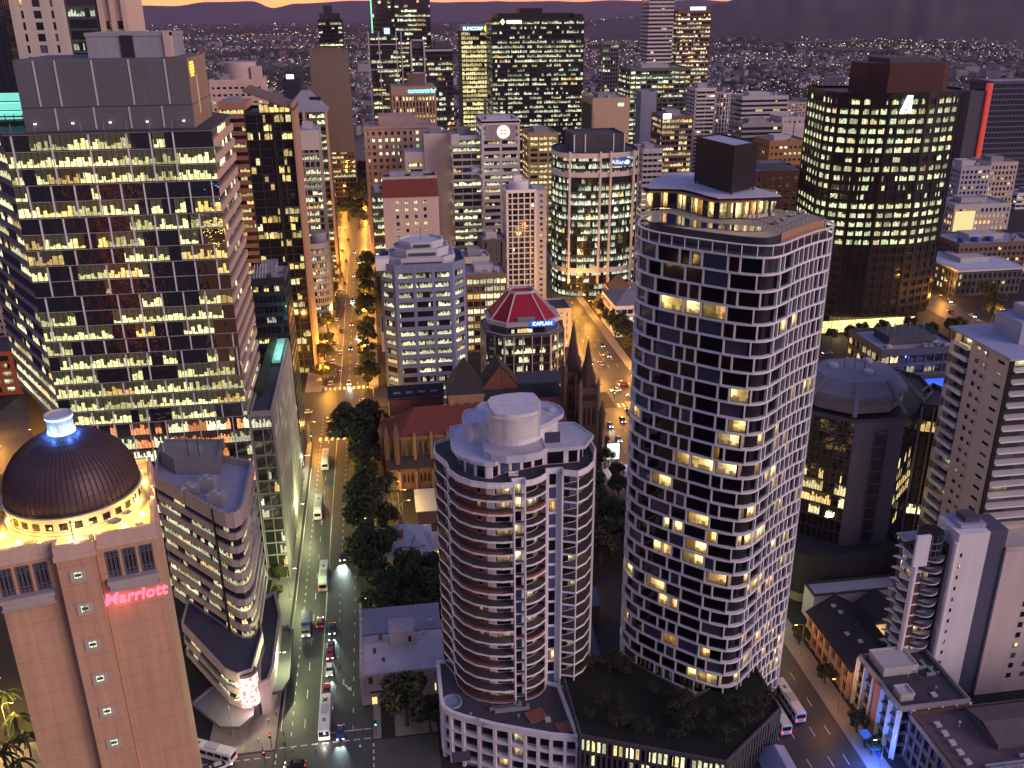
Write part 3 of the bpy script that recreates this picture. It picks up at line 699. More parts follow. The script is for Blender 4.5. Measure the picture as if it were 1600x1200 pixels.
M_mauve = wallm('mauve grey precast', (.36, .30, .31), panel=(1.6, 8), var=.14)
def wedge():
    z1 = 46.0
    pts = [gp(x, y, z1) for x, y in ((240, 742), (325, 790), (340, 799), (352, 804), (365, 804), (375, 798), (381, 787), (395, 722), (250, 694))]
    poly = ccw([(p.x, p.y) for p in pts])
    c = pts[4]
    t = thing('wedge_office', 'wedge shaped office with rounded corner and pinkish concrete bands beside the domed hotel', 'office building', (c.x-8, c.y+14, 0))
    zb = 11.0; fh = 3.55; n = 9
    W = winm('wedge windows', hmin=.25, hvar=.55, cool=(.92, 1, .55), warm=(1, .75, .3), st=.8)
    zt = tower(t, poly, zb, n, fh, 1.6, M_mauve, W, bay=8, pier=0, rec=.5, lit=.55, warm=.3, top=0, seed=5, cellw=1.7, roof=wallm('lavender roof', (.30, .30, .40)))
    pb = MB(); pb.ringwall(inset(poly, -.1), inset(poly, .5), zt-2.0, zt+1.8); pb.build('parapet', M_mauve, t)
    q = MB()
    for p in (poly,):
        rs = resample(inset(p, .25), 1.7)
        for x, y in rs: q.box((x, y, zt+1.82), (.3, .3, .1))
    q.build('parapet_trim', M_dgrey, t)
    slot = [V2(poly[k]) for k in range(len(poly))]
    # dark vertical joint where the curve starts
    px0 = gp(331, 794, z1); jb = MB(); jb.box((px0.x, px0.y, (zb+zt)/2), (.5, .5, zt-zb+2.5), .8); jb.build('joint', M_black, t)
    P_ = lambda px, py: gp(px, py, zt)
    a = P_(300, 712); h0 = [P_(255, 730), P_(275, 742), P_(345, 742), P_(350, 712), P_(262, 712)]
    ph = MB(); hp = ccw([(p.x, p.y) for p in h0]); ph.prism(hp, zt, zt+4.2); ph.ringwall(inset(hp, -.15), inset(hp, .4), zt+3.9, zt+4.7); ph.build('plant_room', wallm('plant grey', (.20, .19, .21)), t)
    for (px, py, s_) in ((300, 772, (3.6, 3.2, 2.4)), (328, 765, (3.6, 3, 3.2)), (341, 788, (3.6, 2.8, 3.0))):
        p = P_(px, py); q = MB(); q.box((p.x, p.y, zt+s_[2]/2+.1), s_, -.25); q.lathe((p.x, p.y, zt+s_[2]+.1), [(1.1, 0), (1.1, .35), (.9, .35), (.9, .1)], 14); q.build('air_conditioner', M_metal, t)
    for (px, py) in ((295, 712), (312, 716), (254, 712), (348, 705)):
        p = gp(px, py, zt+4.2); antenna(t, p.x, p.y, zt+4.2, 6.5, .1)
        q = MB(); q.box((p.x+.5, p.y, zt+6.5), (.5, .3, 2.4)); q.build('phone_aerial', M_metal, t)
    cg = wallm('white steel', (.5, .48, .5))
    # lower storeys stepping out, dark roof terrace
    low = [gp(x, y, 11) for x, y in ((285, 985), (352, 1058), (372, 1066), (396, 1058), (412, 1000), (400, 930), (300, 930))]
    lp = ccw([(p.x, p.y) for p in low])
    tower(t, lp, 3.6, 2, 3.6, 1.7, M_mauve, W, bay=8, pier=0, rec=.5, lit=.7, warm=.15, top=.9, seed=8, cellw=1.7, roof=M_droof, wname='podium_wall')
    gb = MB(); gb.prism(inset(lp, 1.0), 0, 3.6); gb.build('shopfront', winm('shop glass', hmin=.9, st=1.1, cool=(1, .95, .6)), t)
    aw = [gp(x, y, 3.4) for x, y in ((300, 1100), (345, 1138), (375, 1138), (396, 1120), (402, 1075), (330, 1075))]
    ap = ccw([(p.x, p.y) for p in aw]); q = MB(); q.ringwall(ap, inset(ap, .5), 3.1, 3.9); q.prism(inset(ap, .45), 3.3, 3.5); q.build('awning', wallm('awning grey', (.11, .11, .13)), t)
    # rounded street wing and its canopies
    wg = [gp(x, y, 9) for x, y in ((404, 1070), (420, 1062), (428, 1040), (438, 960), (430, 925), (405, 935))]
    wp = ccw([(p.x, p.y) for p in wg]); q = MB(); q.prism(wp, 0, 8.4); q.ringwall(inset(wp, -.2), inset(wp, .5), 7.2, 9.3); q.build('street_wing', M_mauve, t)
    q = MB(); q.face([(x, y, 8.45) for x, y in inset(wp, .4)]); q.build('wing_roof', M_droof, t)
    cp = ccw([tuple(gp(x, y, 4)[:2]) for x, y in ((415, 1085), (440, 1080), (452, 1062), (458, 985), (450, 978), (434, 984))]); q = MB(); q.prism(cp, 3.6, 4.0); q.ringwall(inset(cp, -.1), inset(cp, .45), 3.5, 4.35)
    for k in (.3, .6): 
        a, b2 = V2(cp[0]).lerp(V2(cp[-1]), k), V2(cp[2]).lerp(V2(cp[3]), k)
    q.build('canopy', wallm('canopy grey', (.06, .06, .075)), t)
    cl = MB()
    for (px, py) in ((418, 1086), (448, 1066), (456, 1000)):
        p = gp(px, py, 0); cl.tube([(p.x-.5, p.y+.5, 0), (p.x-.5, p.y+.5, 3.6)], .15)
    cl.build('canopy_post', M_grey, t)
wedge()

def led_screen():
    """the curved video screen on the corner"""
    a, b = gp(382, 1112, 0), gp(412, 1098, 0)
    p0 = at(380, 1085, a.y); 
    t = thing('video_screen', 'curved glowing advertising screen on the street corner below the wedge office', 'screen', (a.x+1.5, a.y+1, 0))
    c = Vector((-35.9, 177.2)); pts = [(c.x+2.6*math.cos(x), c.y+2.6*math.sin(x)) for x in [R(-150+12*k) for k in range(13)]]
    q = MB(); q.prism(pts+[(c.x+1.5, c.y+1.5), (c.x-1.5, c.y+1.5)], 0, 12.6); q.build('screen_tower', M_dgrey, t)
    s_ = MB(); z0, z1 = 3.6, 11.8
    o_ = [(c.x+2.68*math.cos(x), c.y+2.68*math.sin(x)) for x in [R(-146+11.6*k) for k in range(13)]]
    for k in range(12): s_.face([(*o_[k], z0), (*o_[k+1], z0), (*o_[k+1], z1), (*o_[k], z1)], [(k/12, 0), ((k+1)/12, 0), ((k+1)/12, 1), (k/12, 1)])
    m, N, b_ = new_mat('video picture'); uv = N.n('ShaderNodeUVMap').outputs[0]
    f = N.noise(uv, 7, 4, .6); cc = N.ramp(f, [(.3, (.25, .03, .06)), (.45, (.9, .25, .2)), (.56, (1, .75, .7)), (.7, (.25, .3, .7))])
    N.put(b_.inputs['Emission Color'], cc); b_.inputs['Emission Strength'].default_value = 1.5; b_.inputs['Base Color'].default_value = (.02, .02, .02, 1)
    s_.build('screen', m, t); plight(t, (c.x+1, c.y-5, 5), 900, (1, .6, .55), 1.0)
led_screen()

# ----------------------------------------------------------------- the large glass tower on the left
def glass_tower():
    t = thing('glass_office_tower', 'large dark glass office tower with thin pale fins and blank grey screen on top', 'office tower', (-60, 250, 0))
    x0, x1, y0, y1 = -83.5, -37.2, 232.0, 266.0; zt = 124.0
    wl = Vector((-math.sin(R(32)), math.cos(R(32)))); e = Vector((x0, y0))+wl*42
    poly = [(x0, y0), (x1, y0), (x1, y1), (x1-20, y1+24), tuple(e+Vector((26, 10))), tuple(e)]
    fh = 3.85; zb = 51.0; n = 19
    W = winm('tower office glass', cool=(1.0, .96, .42), warm=(1, .66, .18), st=.9, hmin=.16, hvar=.6, div=2, room=2.6, ior=3.0, glass=(.006, .007, .011), wob=.45, rough=.03)
    Ws = winm('sill glass', hmin=.0, hvar=0.0, ior=2.3, glass=(.006, .006, .009), wob=.25, rough=.03)
    core = MB(); core.prism(inset(poly, .5), 0, zt); core.build('core', M_black, t)
    sl = MB()
    for i in range(n+1):
        z = zb+i*fh; sl.prism(inset(poly, -.06), z-.06, z+.1)
    sl.build('floor_edge', wallm('pale metal edge', (.34, .33, .35), rough=.5), t)
    rr = random.Random(3)
    front = MB(); front.face([(x0, y0, .16), (x1, y0, .16), (x1, y0, fh-.16), (x0, y0, fh-.16)], [(0, 0), (17, 0), (17, 1), (0, 1)])
    fm = front.mesh('window_band', W, (-60, 250, 0))
    side = MB()
    side.face([(x1-.35, y0+.3, 1.9), (x1-.35, y1-.3, 1.9), (x1-.35, y1-.3, fh-.16), (x1-.35, y0+.3, fh-.16)], [(0, 0), (11, 0), (11, 1), (0, 1)])
    sm = side.mesh('side_window_band', winm('side band glass', cool=(1, 1, .6), hmin=.6, hvar=.4, ior=1.9, glass=(.05, .03, .03)), (-60, 250, 0))
    lw = MB(); nn = Vector((-wl.y, wl.x)); a0, a1 = Vector((x0, y0))+wl*.2, e
    lw.face([(a1.x, a1.y, 1.3), (a0.x, a0.y, 1.3), (a0.x, a0.y, fh-.16), (a1.x, a1.y, fh-.16)], [(0, 0), (14, 0), (14, 1), (0, 1)])
    lm = lw.mesh('wing_window_band', winm('wing glass', hmin=.35, hvar=.5, cool=(1, .95, .5), div=3, ior=1.9), (-60, 250, 0))
    lits = [.5, .78, .8, .3, .62, .42, .62, .55, .6, .36, .38, .5, .34, .42, .42, .6, .85, .9, .8]
    for i in range(n):
        l = lits[i] if i < len(lits) else .5
        for me, k in ((fm, 1), (sm, .45), (lm, .9)):
            o = bpy.data.objects.new(me.name.split('.')[0], me); COL.objects.link(o); o.parent = t; o.location = (0, 0, zb+(n-1-i)*fh)
            o.color = (l*k, .12 + (.3 if 4 < i < 9 else 0), rr.uniform(.85, 1.2), 1)
    # beige side bands and grey wing bands
    sb = MB()
    for i in range(n):
        z = zb+i*fh; sb.prism(rect(x1-.6, x1+.25, y0+.05, y1-.02), z+.16, z+1.95)
    sb.build('side_band', wallm('side stone band', (.50, .36, .30), var=.14), t)
    wb = MB()
    for i in range(n):
        z = zb+i*fh; q = ccw([tuple(a0+wl*.3-nn*.5), tuple(a1-nn*.5), tuple(a1+nn*.2), tuple(a0+wl*.3+nn*.2)]); wb.prism(q, z+.16, z+1.35)
    wb.build('wing_band', wallm('blue grey band', (.17, .17, .23)), t)
    # fins: storeys share fins in twos and threes, shifted each time
    i = n
    groups = [3, 2, 2, 1, 2, 3, 1, 2, 1, 1, 1]; off = 0.0
    for gsz in groups:
        if i <= 0: break
        za, zb2 = zb+(i-gsz)*fh, zb+i*fh; i -= gsz
        x = x0+1.8+(off % 3.2); fb = MB()
        while x < x1-.5:
            fb.bx(x-.12, x+.12, y0-.45, y0-.02, max(za, zb)+.18, zb2-.18); fb.build('fin', wallm('lilac grey fin', (.66, .64, .72), rough=.5), t); fb = MB(); x += rr.choice([5.2, 5.2, 5.2, 5.2, 8.4])
        off += 1.35
    ro = MB(); ro.prism(inset(poly, -.1), zt+.2, zt+.5); ro.build('roof', M_droof, t)
    # lower storeys over the street podium
    tower(t, [(x0, y0+.04), (x1+.3, y0+.04), (x1+.3, y1), (x0, y1)], 0, 13, 3.9, .5, M_dgrey, winm('orange lit office', cool=(1., .98, .6), warm=(1, .28, .08), hmin=.45, hvar=.5, st=1.0, ior=1.9), bay=4.2, pier=.2, pout=.25, rec=.12, lit=.75, warm=.45, seed=12, top=0, wname='base_wall', cellw=1.6, piermat=MATS['lilac grey fin'], litf=lambda i: (.45, .3, .35, .4, .5, .5, .6, .6, .75, .85, .9, .85, .9)[i])
    # roof screen
    X0, X1, Y0, Y1 = -79.5, -41.5, 236, 262
    s_ = MB(); s_.bx(X0, X1, Y0, Y1, zt+.5, 140.2); so_ = s_.build('plant_screen', wallm('grey louvre screen', (.125, .12, .135), panel=(40, 1.2), var=.1), t)
    st = MB()
    for k, x in enumerate((-75.2, -70.6, -62.6, -54.5, -46.5)): st.bx(x-.17, x+.17, Y0-.16, Y0+.01, 130, 140)
    for x in (-72.3, -63.8, -55.9, -48.5): st.bx(x-.17, x+.17, Y0-.16, Y0+.01, zt+.7, 129.6)
    st.build('screen_rib', wallm('pale post', (.52, .50, .56)), so_)
    q = MB(); q.bx(X0-.08, X1+.08, Y0-.1, Y1+.1, 129.65, 129.9); q.build('screen_joint', M_dgrey, so_)
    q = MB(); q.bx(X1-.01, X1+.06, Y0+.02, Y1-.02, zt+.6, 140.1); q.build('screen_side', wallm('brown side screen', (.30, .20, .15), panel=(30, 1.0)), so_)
    # gold emblem: a small crest-like square of bars
    q = MB()
    for k, (w_, z) in enumerate(((4.6, 138.9), (5.6, 138.2), (5.8, 137.5), (5.2, 136.8), (3.8, 136.1))): q.bx(X1+.08, X1+.2, Y0+4.6-w_/2, Y0+4.6+w_/2, z-.26, z+.26)
    q.build('emblem', emit('gold emblem', (1, .62, .06), 1.6), so_)
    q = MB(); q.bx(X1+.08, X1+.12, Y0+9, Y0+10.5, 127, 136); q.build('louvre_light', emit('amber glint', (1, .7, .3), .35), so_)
    # things on the screen roof
    q = MB(); q.bx(-64, -45.5, 240, 258, 140.2, 145.2); q.ringwall(rect(-64.2, -45.3, 239.8, 258.2), rect(-63.4, -46, 240.4, 257.4), 144.9, 145.7); q.build('plant_room', wallm('blue grey plant', (.28, .28, .33)), t)
    q = MB(); q.bx(-56.4, -53.6, 239.6, 240.02, 140.3, 145.1)
    for k in range(5): q.bx(-56.3, -53.7, 239.45, 239.65, 140.8+k*.8, 141.1+k*.8)
    q.build('stair', M_dmetal, t)
    q = MB(); q.bx(-46.8, -45.3, 239.5, 243, 140.3, 146); q.build('vent_stack', M_pink, t)
    for k in range(9):
        q = MB(); x = -82+k*5.1; q.tube([(x, 233.6, zt+.5), (x, 233.6, zt+2.6)], .05, 4); q.build('roof_pole', M_metal, t)
    for k in range(5):
        x = -77+k*8.3; q = MB(); q.box((x, 235.2, zt+2.2), (.5, .3, .3)); q.build('roof_lamp', emit('white roof lamp', (1, .95, .85), 3), t)
    # louvred teal lamps on the left roof
    tl = thing('teal_louvre_stack', 'stack of three glowing teal louvre panels on the edge of the grey plant screen', 'roof louvres', (-80, 252, zt))
    for k in range(3):
        a = [(0, 141.5), (0, 141.5)]
        z = 131.4-k*2.1; q = MB(); q.prism(chamf(-97, -77.7+.4*k, 246, 250, .6), z-.8, z+.75); q.build('louvre', emit('teal panel', (.25, .95, .75), .75, (.2, .4, .35)), tl)
    q = MB()
    for x in range(-97, -75, 2): q.bx(x, x+.15, 245.6, 245.75, zt, 129.6-2.0)
    q.bx(-97, -76, 245.5, 245.8, 126.9, 127.2); q.build('frame', M_dmetal, tl)
    q = MB(); q.bx(-97, -78, 249, 252, 123, 125.6); q.build('base', M_dmetal, tl)
    # street podium with the striped glass side
    p = thing('podium_office', 'low striped glass office along the street at the foot of the fin fronted tower', 'office building', (-34, 262, 0))
    tower(p, [(x1+.6, y0-.2), (-30.9, y0-.2), (-30.9, 291), (x1+.6, 291)], 0, 13, 3.9, .45, wallm('podium frame', (.3, .29, .28)), winm('podium glass', hmin=.4, hvar=.5, cool=(1, 1, .7), ior=2.2, glass=(.03, .03, .028), warm=(1, .6, .2)), bay=3.4, pier=.22, pout=.3, rec=.12, lit=.4, warm=.3, top=1.0, seed=9, cellw=1.6, roof=M_droof)
    q = MB()
    for k in range(26): q.bx(-30.85, -30.5, 232+k*2.3, 232.3+k*2.3, 4, 51)
    q.build('mullion', wallm('pale glass fin', (.45, .42, .38)), p)
    q = MB(); q.bx(-36.4, -34.4, 245, 290, 52.0, 53.2); q.build('planter', wallm('planting', (.03, .045, .02), var=.5, scale=1), p)
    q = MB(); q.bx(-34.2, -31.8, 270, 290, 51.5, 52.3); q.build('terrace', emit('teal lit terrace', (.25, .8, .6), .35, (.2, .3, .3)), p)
    plight(p, (-33, 276, 55), 500, (.4, 1, .8), .5); plight(p, (-33, 283, 55), 500, (.4, 1, .8), .5)
glass_tower()
# ----------------------------------------------------------------- white grid tower with the pool roof
M_gridw = wallm('white tower frame', (.74, .71, .72), rough=.6, var=.08, streak=.1)
def grid_tower():
    ctl = [(49.3, 171), (50.0, 165.5), (53.2, 161), (58, 156), (63, 151.6), (67.2, 150.0), (70.8, 151.6), (75.6, 155.8), (80.6, 159.6), (84.6, 162.2), (86.2, 166), (84.5, 172), (79, 178), (70, 182), (60, 182), (52.6, 178)]
    poly = ccw(smooth_poly(ctl, 4))
    t = thing('residential_grid_tower', 'tall curved apartment tower with staggered white grid facade and rooftop pool', 'apartment tower', (67, 166, 0))
    zb, fh, n = 4.0, 3.1, 34; zt = zb+fh*n
    core = inset(poly, .8)
    c = MB(); c.prism(core, 0, zt-.2); c.build('core', M_black, t)
    # staggered posts and the slab edge above them: one frame per storey
    rr = random.Random(5); quads = []
    base = resample(poly, .45); NB = len(base)
    pats = []
    for k in range(2):
        idx = []; i = 2+4*k
        while i < NB-2:
            idx.append(i)
            x = base[i % NB]
            i += rr.choice([3, 5, 8, 9, 10, 11]) if x[0] < 71 else rr.choice([3, 4, 4, 5])
        pats.append(idx)
    win_in = inset(poly, .42)
    win_in = resample(win_in, .45)
    def on(i, lst): return lst[int(round(i*len(lst)/NB)) % len(lst)]
    meshes = []
    for idx in pats:
        q = MB(); q.prism(poly, -.19, .17)
        for i in idx:
            p = Vector(base[i % NB]); d = (Vector(base[(i+1) % NB])-Vector(base[i-1])).normalized(); nn = Vector((d.y, -d.x))
            q.prism([tuple(x) for x in ccw([p-d*.14-nn*.5, p+d*.14-nn*.5, p+d*.14+nn*.05, p-d*.14+nn*.05])], .15, fh-.17)
        meshes.append(q.mesh('storey_frame', M_gridw, (67, 166, 0)))
    W = winm('residential glass', cool=(1.0, .64, .20), warm=(1, .48, .12), hmin=.95, hvar=.05, room=2.5, div=1.0, blind=.16, st=1.8, glass=(.004, .004, .006), ior=1.4, clutter=1.2, blindcol=(.055, .055, .085), home=True)
    for i in range(n+1):
        o = bpy.data.objects.new('storey_frame', meshes[i % 2] if i < n else None) if i < n else None
        if o is None:
            q = MB(); q.prism(poly, zt-.19, zt+.22); q.build('storey_frame', M_gridw, t); continue
        COL.objects.link(o); o.parent = t; o.location = (0, 0, zb+i*fh)
        idx = pats[i % 2]
        for a in range(len(idx)):
            i0, i1 = idx[a], idx[(a+1) % len(idx)]
            p0, p1 = Vector(on(i0, win_in)), Vector(on(i1, win_in)); d = p1-p0
            if d.length > 9 or d.length < .2: continue
            d.normalize(); nn = (d.y, -d.x, 0)
            z0, z1 = zb+i*fh+.17, zb+(i+1)*fh-.19
            quads.append(([(*p0, z0), (*p1, z0), (*p1, z1), (*p0, z1)], nn))
    # the lower rows read larger on screen than they matter: sort by size is done in windows()
    windows(t, quads, W, .26, .35, 1.0, 6, 100)
    # rim, balustrade
    rim = MB(); rim.ringwall(inset(poly, -.08), inset(poly, .35), zt+2.05, zt+2.25)
    for p in resample(poly, 2.7): rim.box((p[0], p[1], zt+1.1), (.14, .14, 2.0))
    rim.build('balustrade', M_gridw, t)
    dk = MB(); dk.face([(x, y, zt+.24) for x, y in inset(poly, .1)]); dk.build('ledge_deck', M_dgrey, t)
    # inner pool wall and deck
    pw = inset(poly, 2.0); zd = zt+3.1
    q = MB(); q.prism(pw, zt+.2, zd); q.build('pool_wall', wallm('dark tile', (.045, .045, .06), rough=.3), t)
    dk = MB(); dk.face([(x, y, zd+.03) for x, y in inset(poly, 2.1)]); dk.build('roof_deck', wallm('deck timber', (.36, .30, .22)), t)
    tim = MB()
    front = [p for p in pw if p[0] > 69 and p[1] < 168]
    for a in range(len(pw)):
        p, p2 = pw[a], pw[(a+1) % len(pw)]
        if p[0] > 70.5 and p[1] < 167: tim.prism(ccw([p, p2, (p2[0]+.12, p2[1]-.14), (p[0]+.12, p[1]-.14)]), zt+.9, zd+.25)
    tim.build('timber_screen', wallm('timber screen', (.36, .2, .12)), t)
    # L shaped pool
    def zpt(px, py, z): p = gp(px, py, z); return (p.x, p.y)
    pool = ccw([zpt(960+a/4.444, 220+b/4.444, zd+.1) for a, b in ((215, 545), (260, 515), (350, 500), (430, 515), (520, 545), (640, 570), (860, 585), (1040, 600), (1030, 625), (900, 630), (640, 605), (400, 590), (270, 570))])
    q = MB(); q.prism(pool, zd-.02, zd+.14); q.build('pool_water', wallm('pool water', (.012, .02, .07), rough=.06, var=.1, spec=.8), t)
    # lounge pavilion under the wavy roof
    cz = zd+3.4
    lo = ccw([zpt(960+a/4.444, 220+b/4.444, zd+.1) for a, b in ((215, 470), (330, 462), (430, 472), (540, 500), (640, 530), (720, 545), (880, 540), (1080, 520), (1120, 450), (700, 400), (300, 400))])
    q = MB(); q.prism(inset(lo, .3), zd, cz-.1); q.build('pavilion_wall', wallm('warm timber wall', (.30, .15, .07)), t)
    gl = MB(); k = 0
    for a in range(len(lo)):
        p, p2 = Vector(lo[a]), Vector(lo[(a+1) % len(lo)]); d = p2-p
        if d.y < d.x*2 and d.x > 0: gl.face([(*p, zd+.1), (*p2, zd+.1), (*p2, cz-.3), (*p, cz-.3)], [(k, 0), (k+d.length/1.6, 0), (k+d.length/1.6, 1), (k, 1)]); k += int(d.length/1.6)+2
    g = gl.build('glazing', winm('pavilion glass', cool=(1, .72, .28), warm=(1, .42, .1), hmin=1, hvar=0, room=1, div=1, st=1.5, home=True), t); g.color = (.6, .4, 1.0, 1)
    cn = ccw([zpt(960+a/4.444, 220+b/4.444, cz) for a, b in ((205, 335), (250, 345), (340, 345), (470, 350), (560, 370), (640, 395), (720, 415), (900, 410), (1155, 400), (1130, 385), (1000, 350), (960, 330), (760, 260), (530, 235), (350, 240))])
    q = MB(); q.prism(cn, cz-.5, cz+.35); q.build('canopy_fascia', M_black, t)
    q = MB(); q.prism(inset(cn, -.12), cz+.36, cz+.5); q.build('canopy_roof', wallm('pale membrane', (.52, .50, .56)), t)
    b0, b1, b2 = zpt(1084, 285, cz+.5), zpt(1142, 304, cz+.5), zpt(1178, 296, cz+.5)
    b3 = (b0[0]+b2[0]-b1[0], b0[1]+b2[1]-b1[1]); bl = ccw([b0, b1, b2, b3])
    q = MB(); q.prism(bl, cz+.9, cz+9.4); q.ringwall(inset(bl, -.05), inset(bl, .15), cz+9.2, cz+9.75); q.build('lift_overrun', M_black, t)
    q = MB(); q.face([(x, y, cz+9.45) for x, y in inset(bl, .16)]); q.build('overrun_roof', wallm('lavender membrane', (.42, .40, .5)), t)
    q = MB()
    for x, y in bl: q.box((x*.96+.04*67, y*.96+.04*166, cz+.7), (.3, .3, .5))
    q.build('overrun_feet', M_dmetal, t)
    # warm deck lamps
    for px, py in ((1075, 335), (1110, 345), (1150, 345), (1185, 345), (1010, 325)):
        p = gp(px, py, zd+2.2); plight(t, (p.x, p.y-.6, zd+2.4), 55, (1, .66, .25), .15)
    # deck rails
    for (a, b) in (((960, 580), (1160, 640)), ((1160, 640), (1420, 520))):
        p, p2 = Vector((*zpt(960+a[0]/4.444, 220+a[1]/4.444, zd), zd)), Vector((*zpt(960+b[0]/4.444, 220+b[1]/4.444, zd), zd))
        q = MB(); q.tube([p+Vector((0, 0, 1.1)), p2+Vector((0, 0, 1.1))], .04, 4)
        for k in range(9): c = p.lerp(p2, k/8); q.tube([c, c+Vector((0, 0, 1.1))], .03, 4)
        q.build('deck_rail', M_dmetal, t)
    return zd
ZD = grid_tower()

def chair_proto():
    t = thing('patio_chair', 'white moulded chair at the rooftop table', 'chair', (0, 0, 0))
    q = MB(); q.box((0, 0, .45), (.55, .55, .08)); q.build('seat', M_white, t)
    q = MB(); q.loft(rect(-.27, .27, -.29, -.22), .48, rect(-.25, .25, -.36, -.31), 1.0); q.build('backrest', M_white, t)
    for x in (-.22, .22):
        for y in (-.22, .22): q = MB(); q.tube([(x, y, .41), (x*1.1, y*1.1, 0)], .03, 5); q.build('leg', M_dmetal, t)
    return t
def roof_furniture():
    ch = chair_proto(); k = 0
    row1 = [(900, 548), (935, 550), (965, 550)]; row2 = [(1000, 548), (1025, 545), (1050, 540), (1095, 535)]
    for j, (row, tb) in enumerate(((row1, (940, 525)), (row2, (1048, 520)))):
        p = gp(960+tb[0]/4.444, 220+tb[1]/4.444, ZD); t = thing('dining_table', ('long white rooftop table nearer the pool' if j == 0 else 'long white rooftop table nearer the timber screen'), 'table', (p.x, p.y, ZD+.05), R(-8))
        q = MB(); q.box((0, 0, .74), (2.3, .9, .06)); q.build('table_top', M_white, t, local=True)
        for x in (-1, 1): q = MB(); q.box((x*.85, 0, .355), (.08, .7, .71)); q.build('leg', M_dmetal, t, local=True)
        for i, (a, b) in enumerate(row):
            p = gp(960+a/4.444, 220+b/4.444, ZD); c = ch if k == 0 else copy_tree(ch); k += 1
            c.location = (p.x, p.y-.1, ZD+.05); c.rotation_euler = (0, 0, R(-8)); c['group'] = 'white chairs on the pool roof'
            c['label'] = f"{ORD[i]} white chair from the pool end of the {'nearer' if j == 0 else 'farther'} rooftop table"
    for i, (a, b, s_) in enumerate(((590, 490, 1.5), (675, 525, 1.3), (1180, 500, 1.1))):
        p = gp(960+a/4.444, 220+b/4.444, ZD); t = thing('potted_plant', ['tallest potted palm by the orange pavilion wall', 'potted palm before the lit curtains of the roof pavilion', 'low potted shrub beside the rooftop loungers'][i], 'plant', (p.x, p.y-.4, ZD+.05), 0, 'potted plants on the pool roof')
        q = MB(); q.lathe((0, 0, 0), [(.3, 0), (.42, .55), (.36, .55), (.34, .45)], 12); q.build('pot', M_pale, t, local=True)
        r = random.Random(i); q = MB()
        for k2 in range(26):
            a_ = r.uniform(0, 6.28); e = r.uniform(.2, 1.2); d = Vector((math.cos(a_)*math.cos(e), math.sin(a_)*math.cos(e), math.sin(e)))*s_; sd = Vector((-math.sin(a_), math.cos(a_), 0))*.12
            b0 = Vector((0, 0, .5)); q.face([b0, b0+d*.5+sd, b0+d+Vector((0, 0, -.2)), b0+d*.5-sd])
        q.build('foliage', leafmat(), t, local=True)
    for i, (a, b) in enumerate(((1110, 580), (1150, 560), (1230, 525), (1290, 505))):
        p = gp(960+a/4.444, 220+b/4.444, ZD); t = thing('sun_lounger', f"{ORD[i]} low timber sun lounger from the pool end of the white grid tower roof", 'lounger', (p.x, p.y, ZD+.05), R(35), 'loungers on the pool roof')
        q = MB(); q.box((0, 0, .3), (1.9, .7, .1)); q.build('bed', M_pale if i > 1 else wallm('red timber', (.25, .1, .07)), t, local=True)
        q = MB(); q.prism(rect(.5, 1.0, -.34, .34), .36, .6); q.build('backrest', M_pale, t, local=True)
        for x in (-.8, .8): q = MB(); q.box((x, 0, .12), (.08, .6, .24)); q.build('leg', M_dmetal, t, local=True)
_leaf = {}
def leafmat(name='leaves', col=(.028, .042, .016), col2=(.075, .085, .03)):
    if name in _leaf: return _leaf[name]
    m, N, b = new_mat(name)
    co = N.n('ShaderNodeTexCoord').outputs['Object']; gi = N.n('ShaderNodeNewGeometry')
    f = N.m('ADD', N.m('MULTIPLY', gi.outputs['Random Per Island'], .6), N.m('MULTIPLY', N.noise(co, .5, 2), .5))
    N.put(b.inputs['Base Color'], N.mix(f, col, col2)); b.inputs['Roughness'].default_value = .6; b.inputs['Specular IOR Level'].default_value = .25
    _leaf[name] = m; return m
roof_furniture()

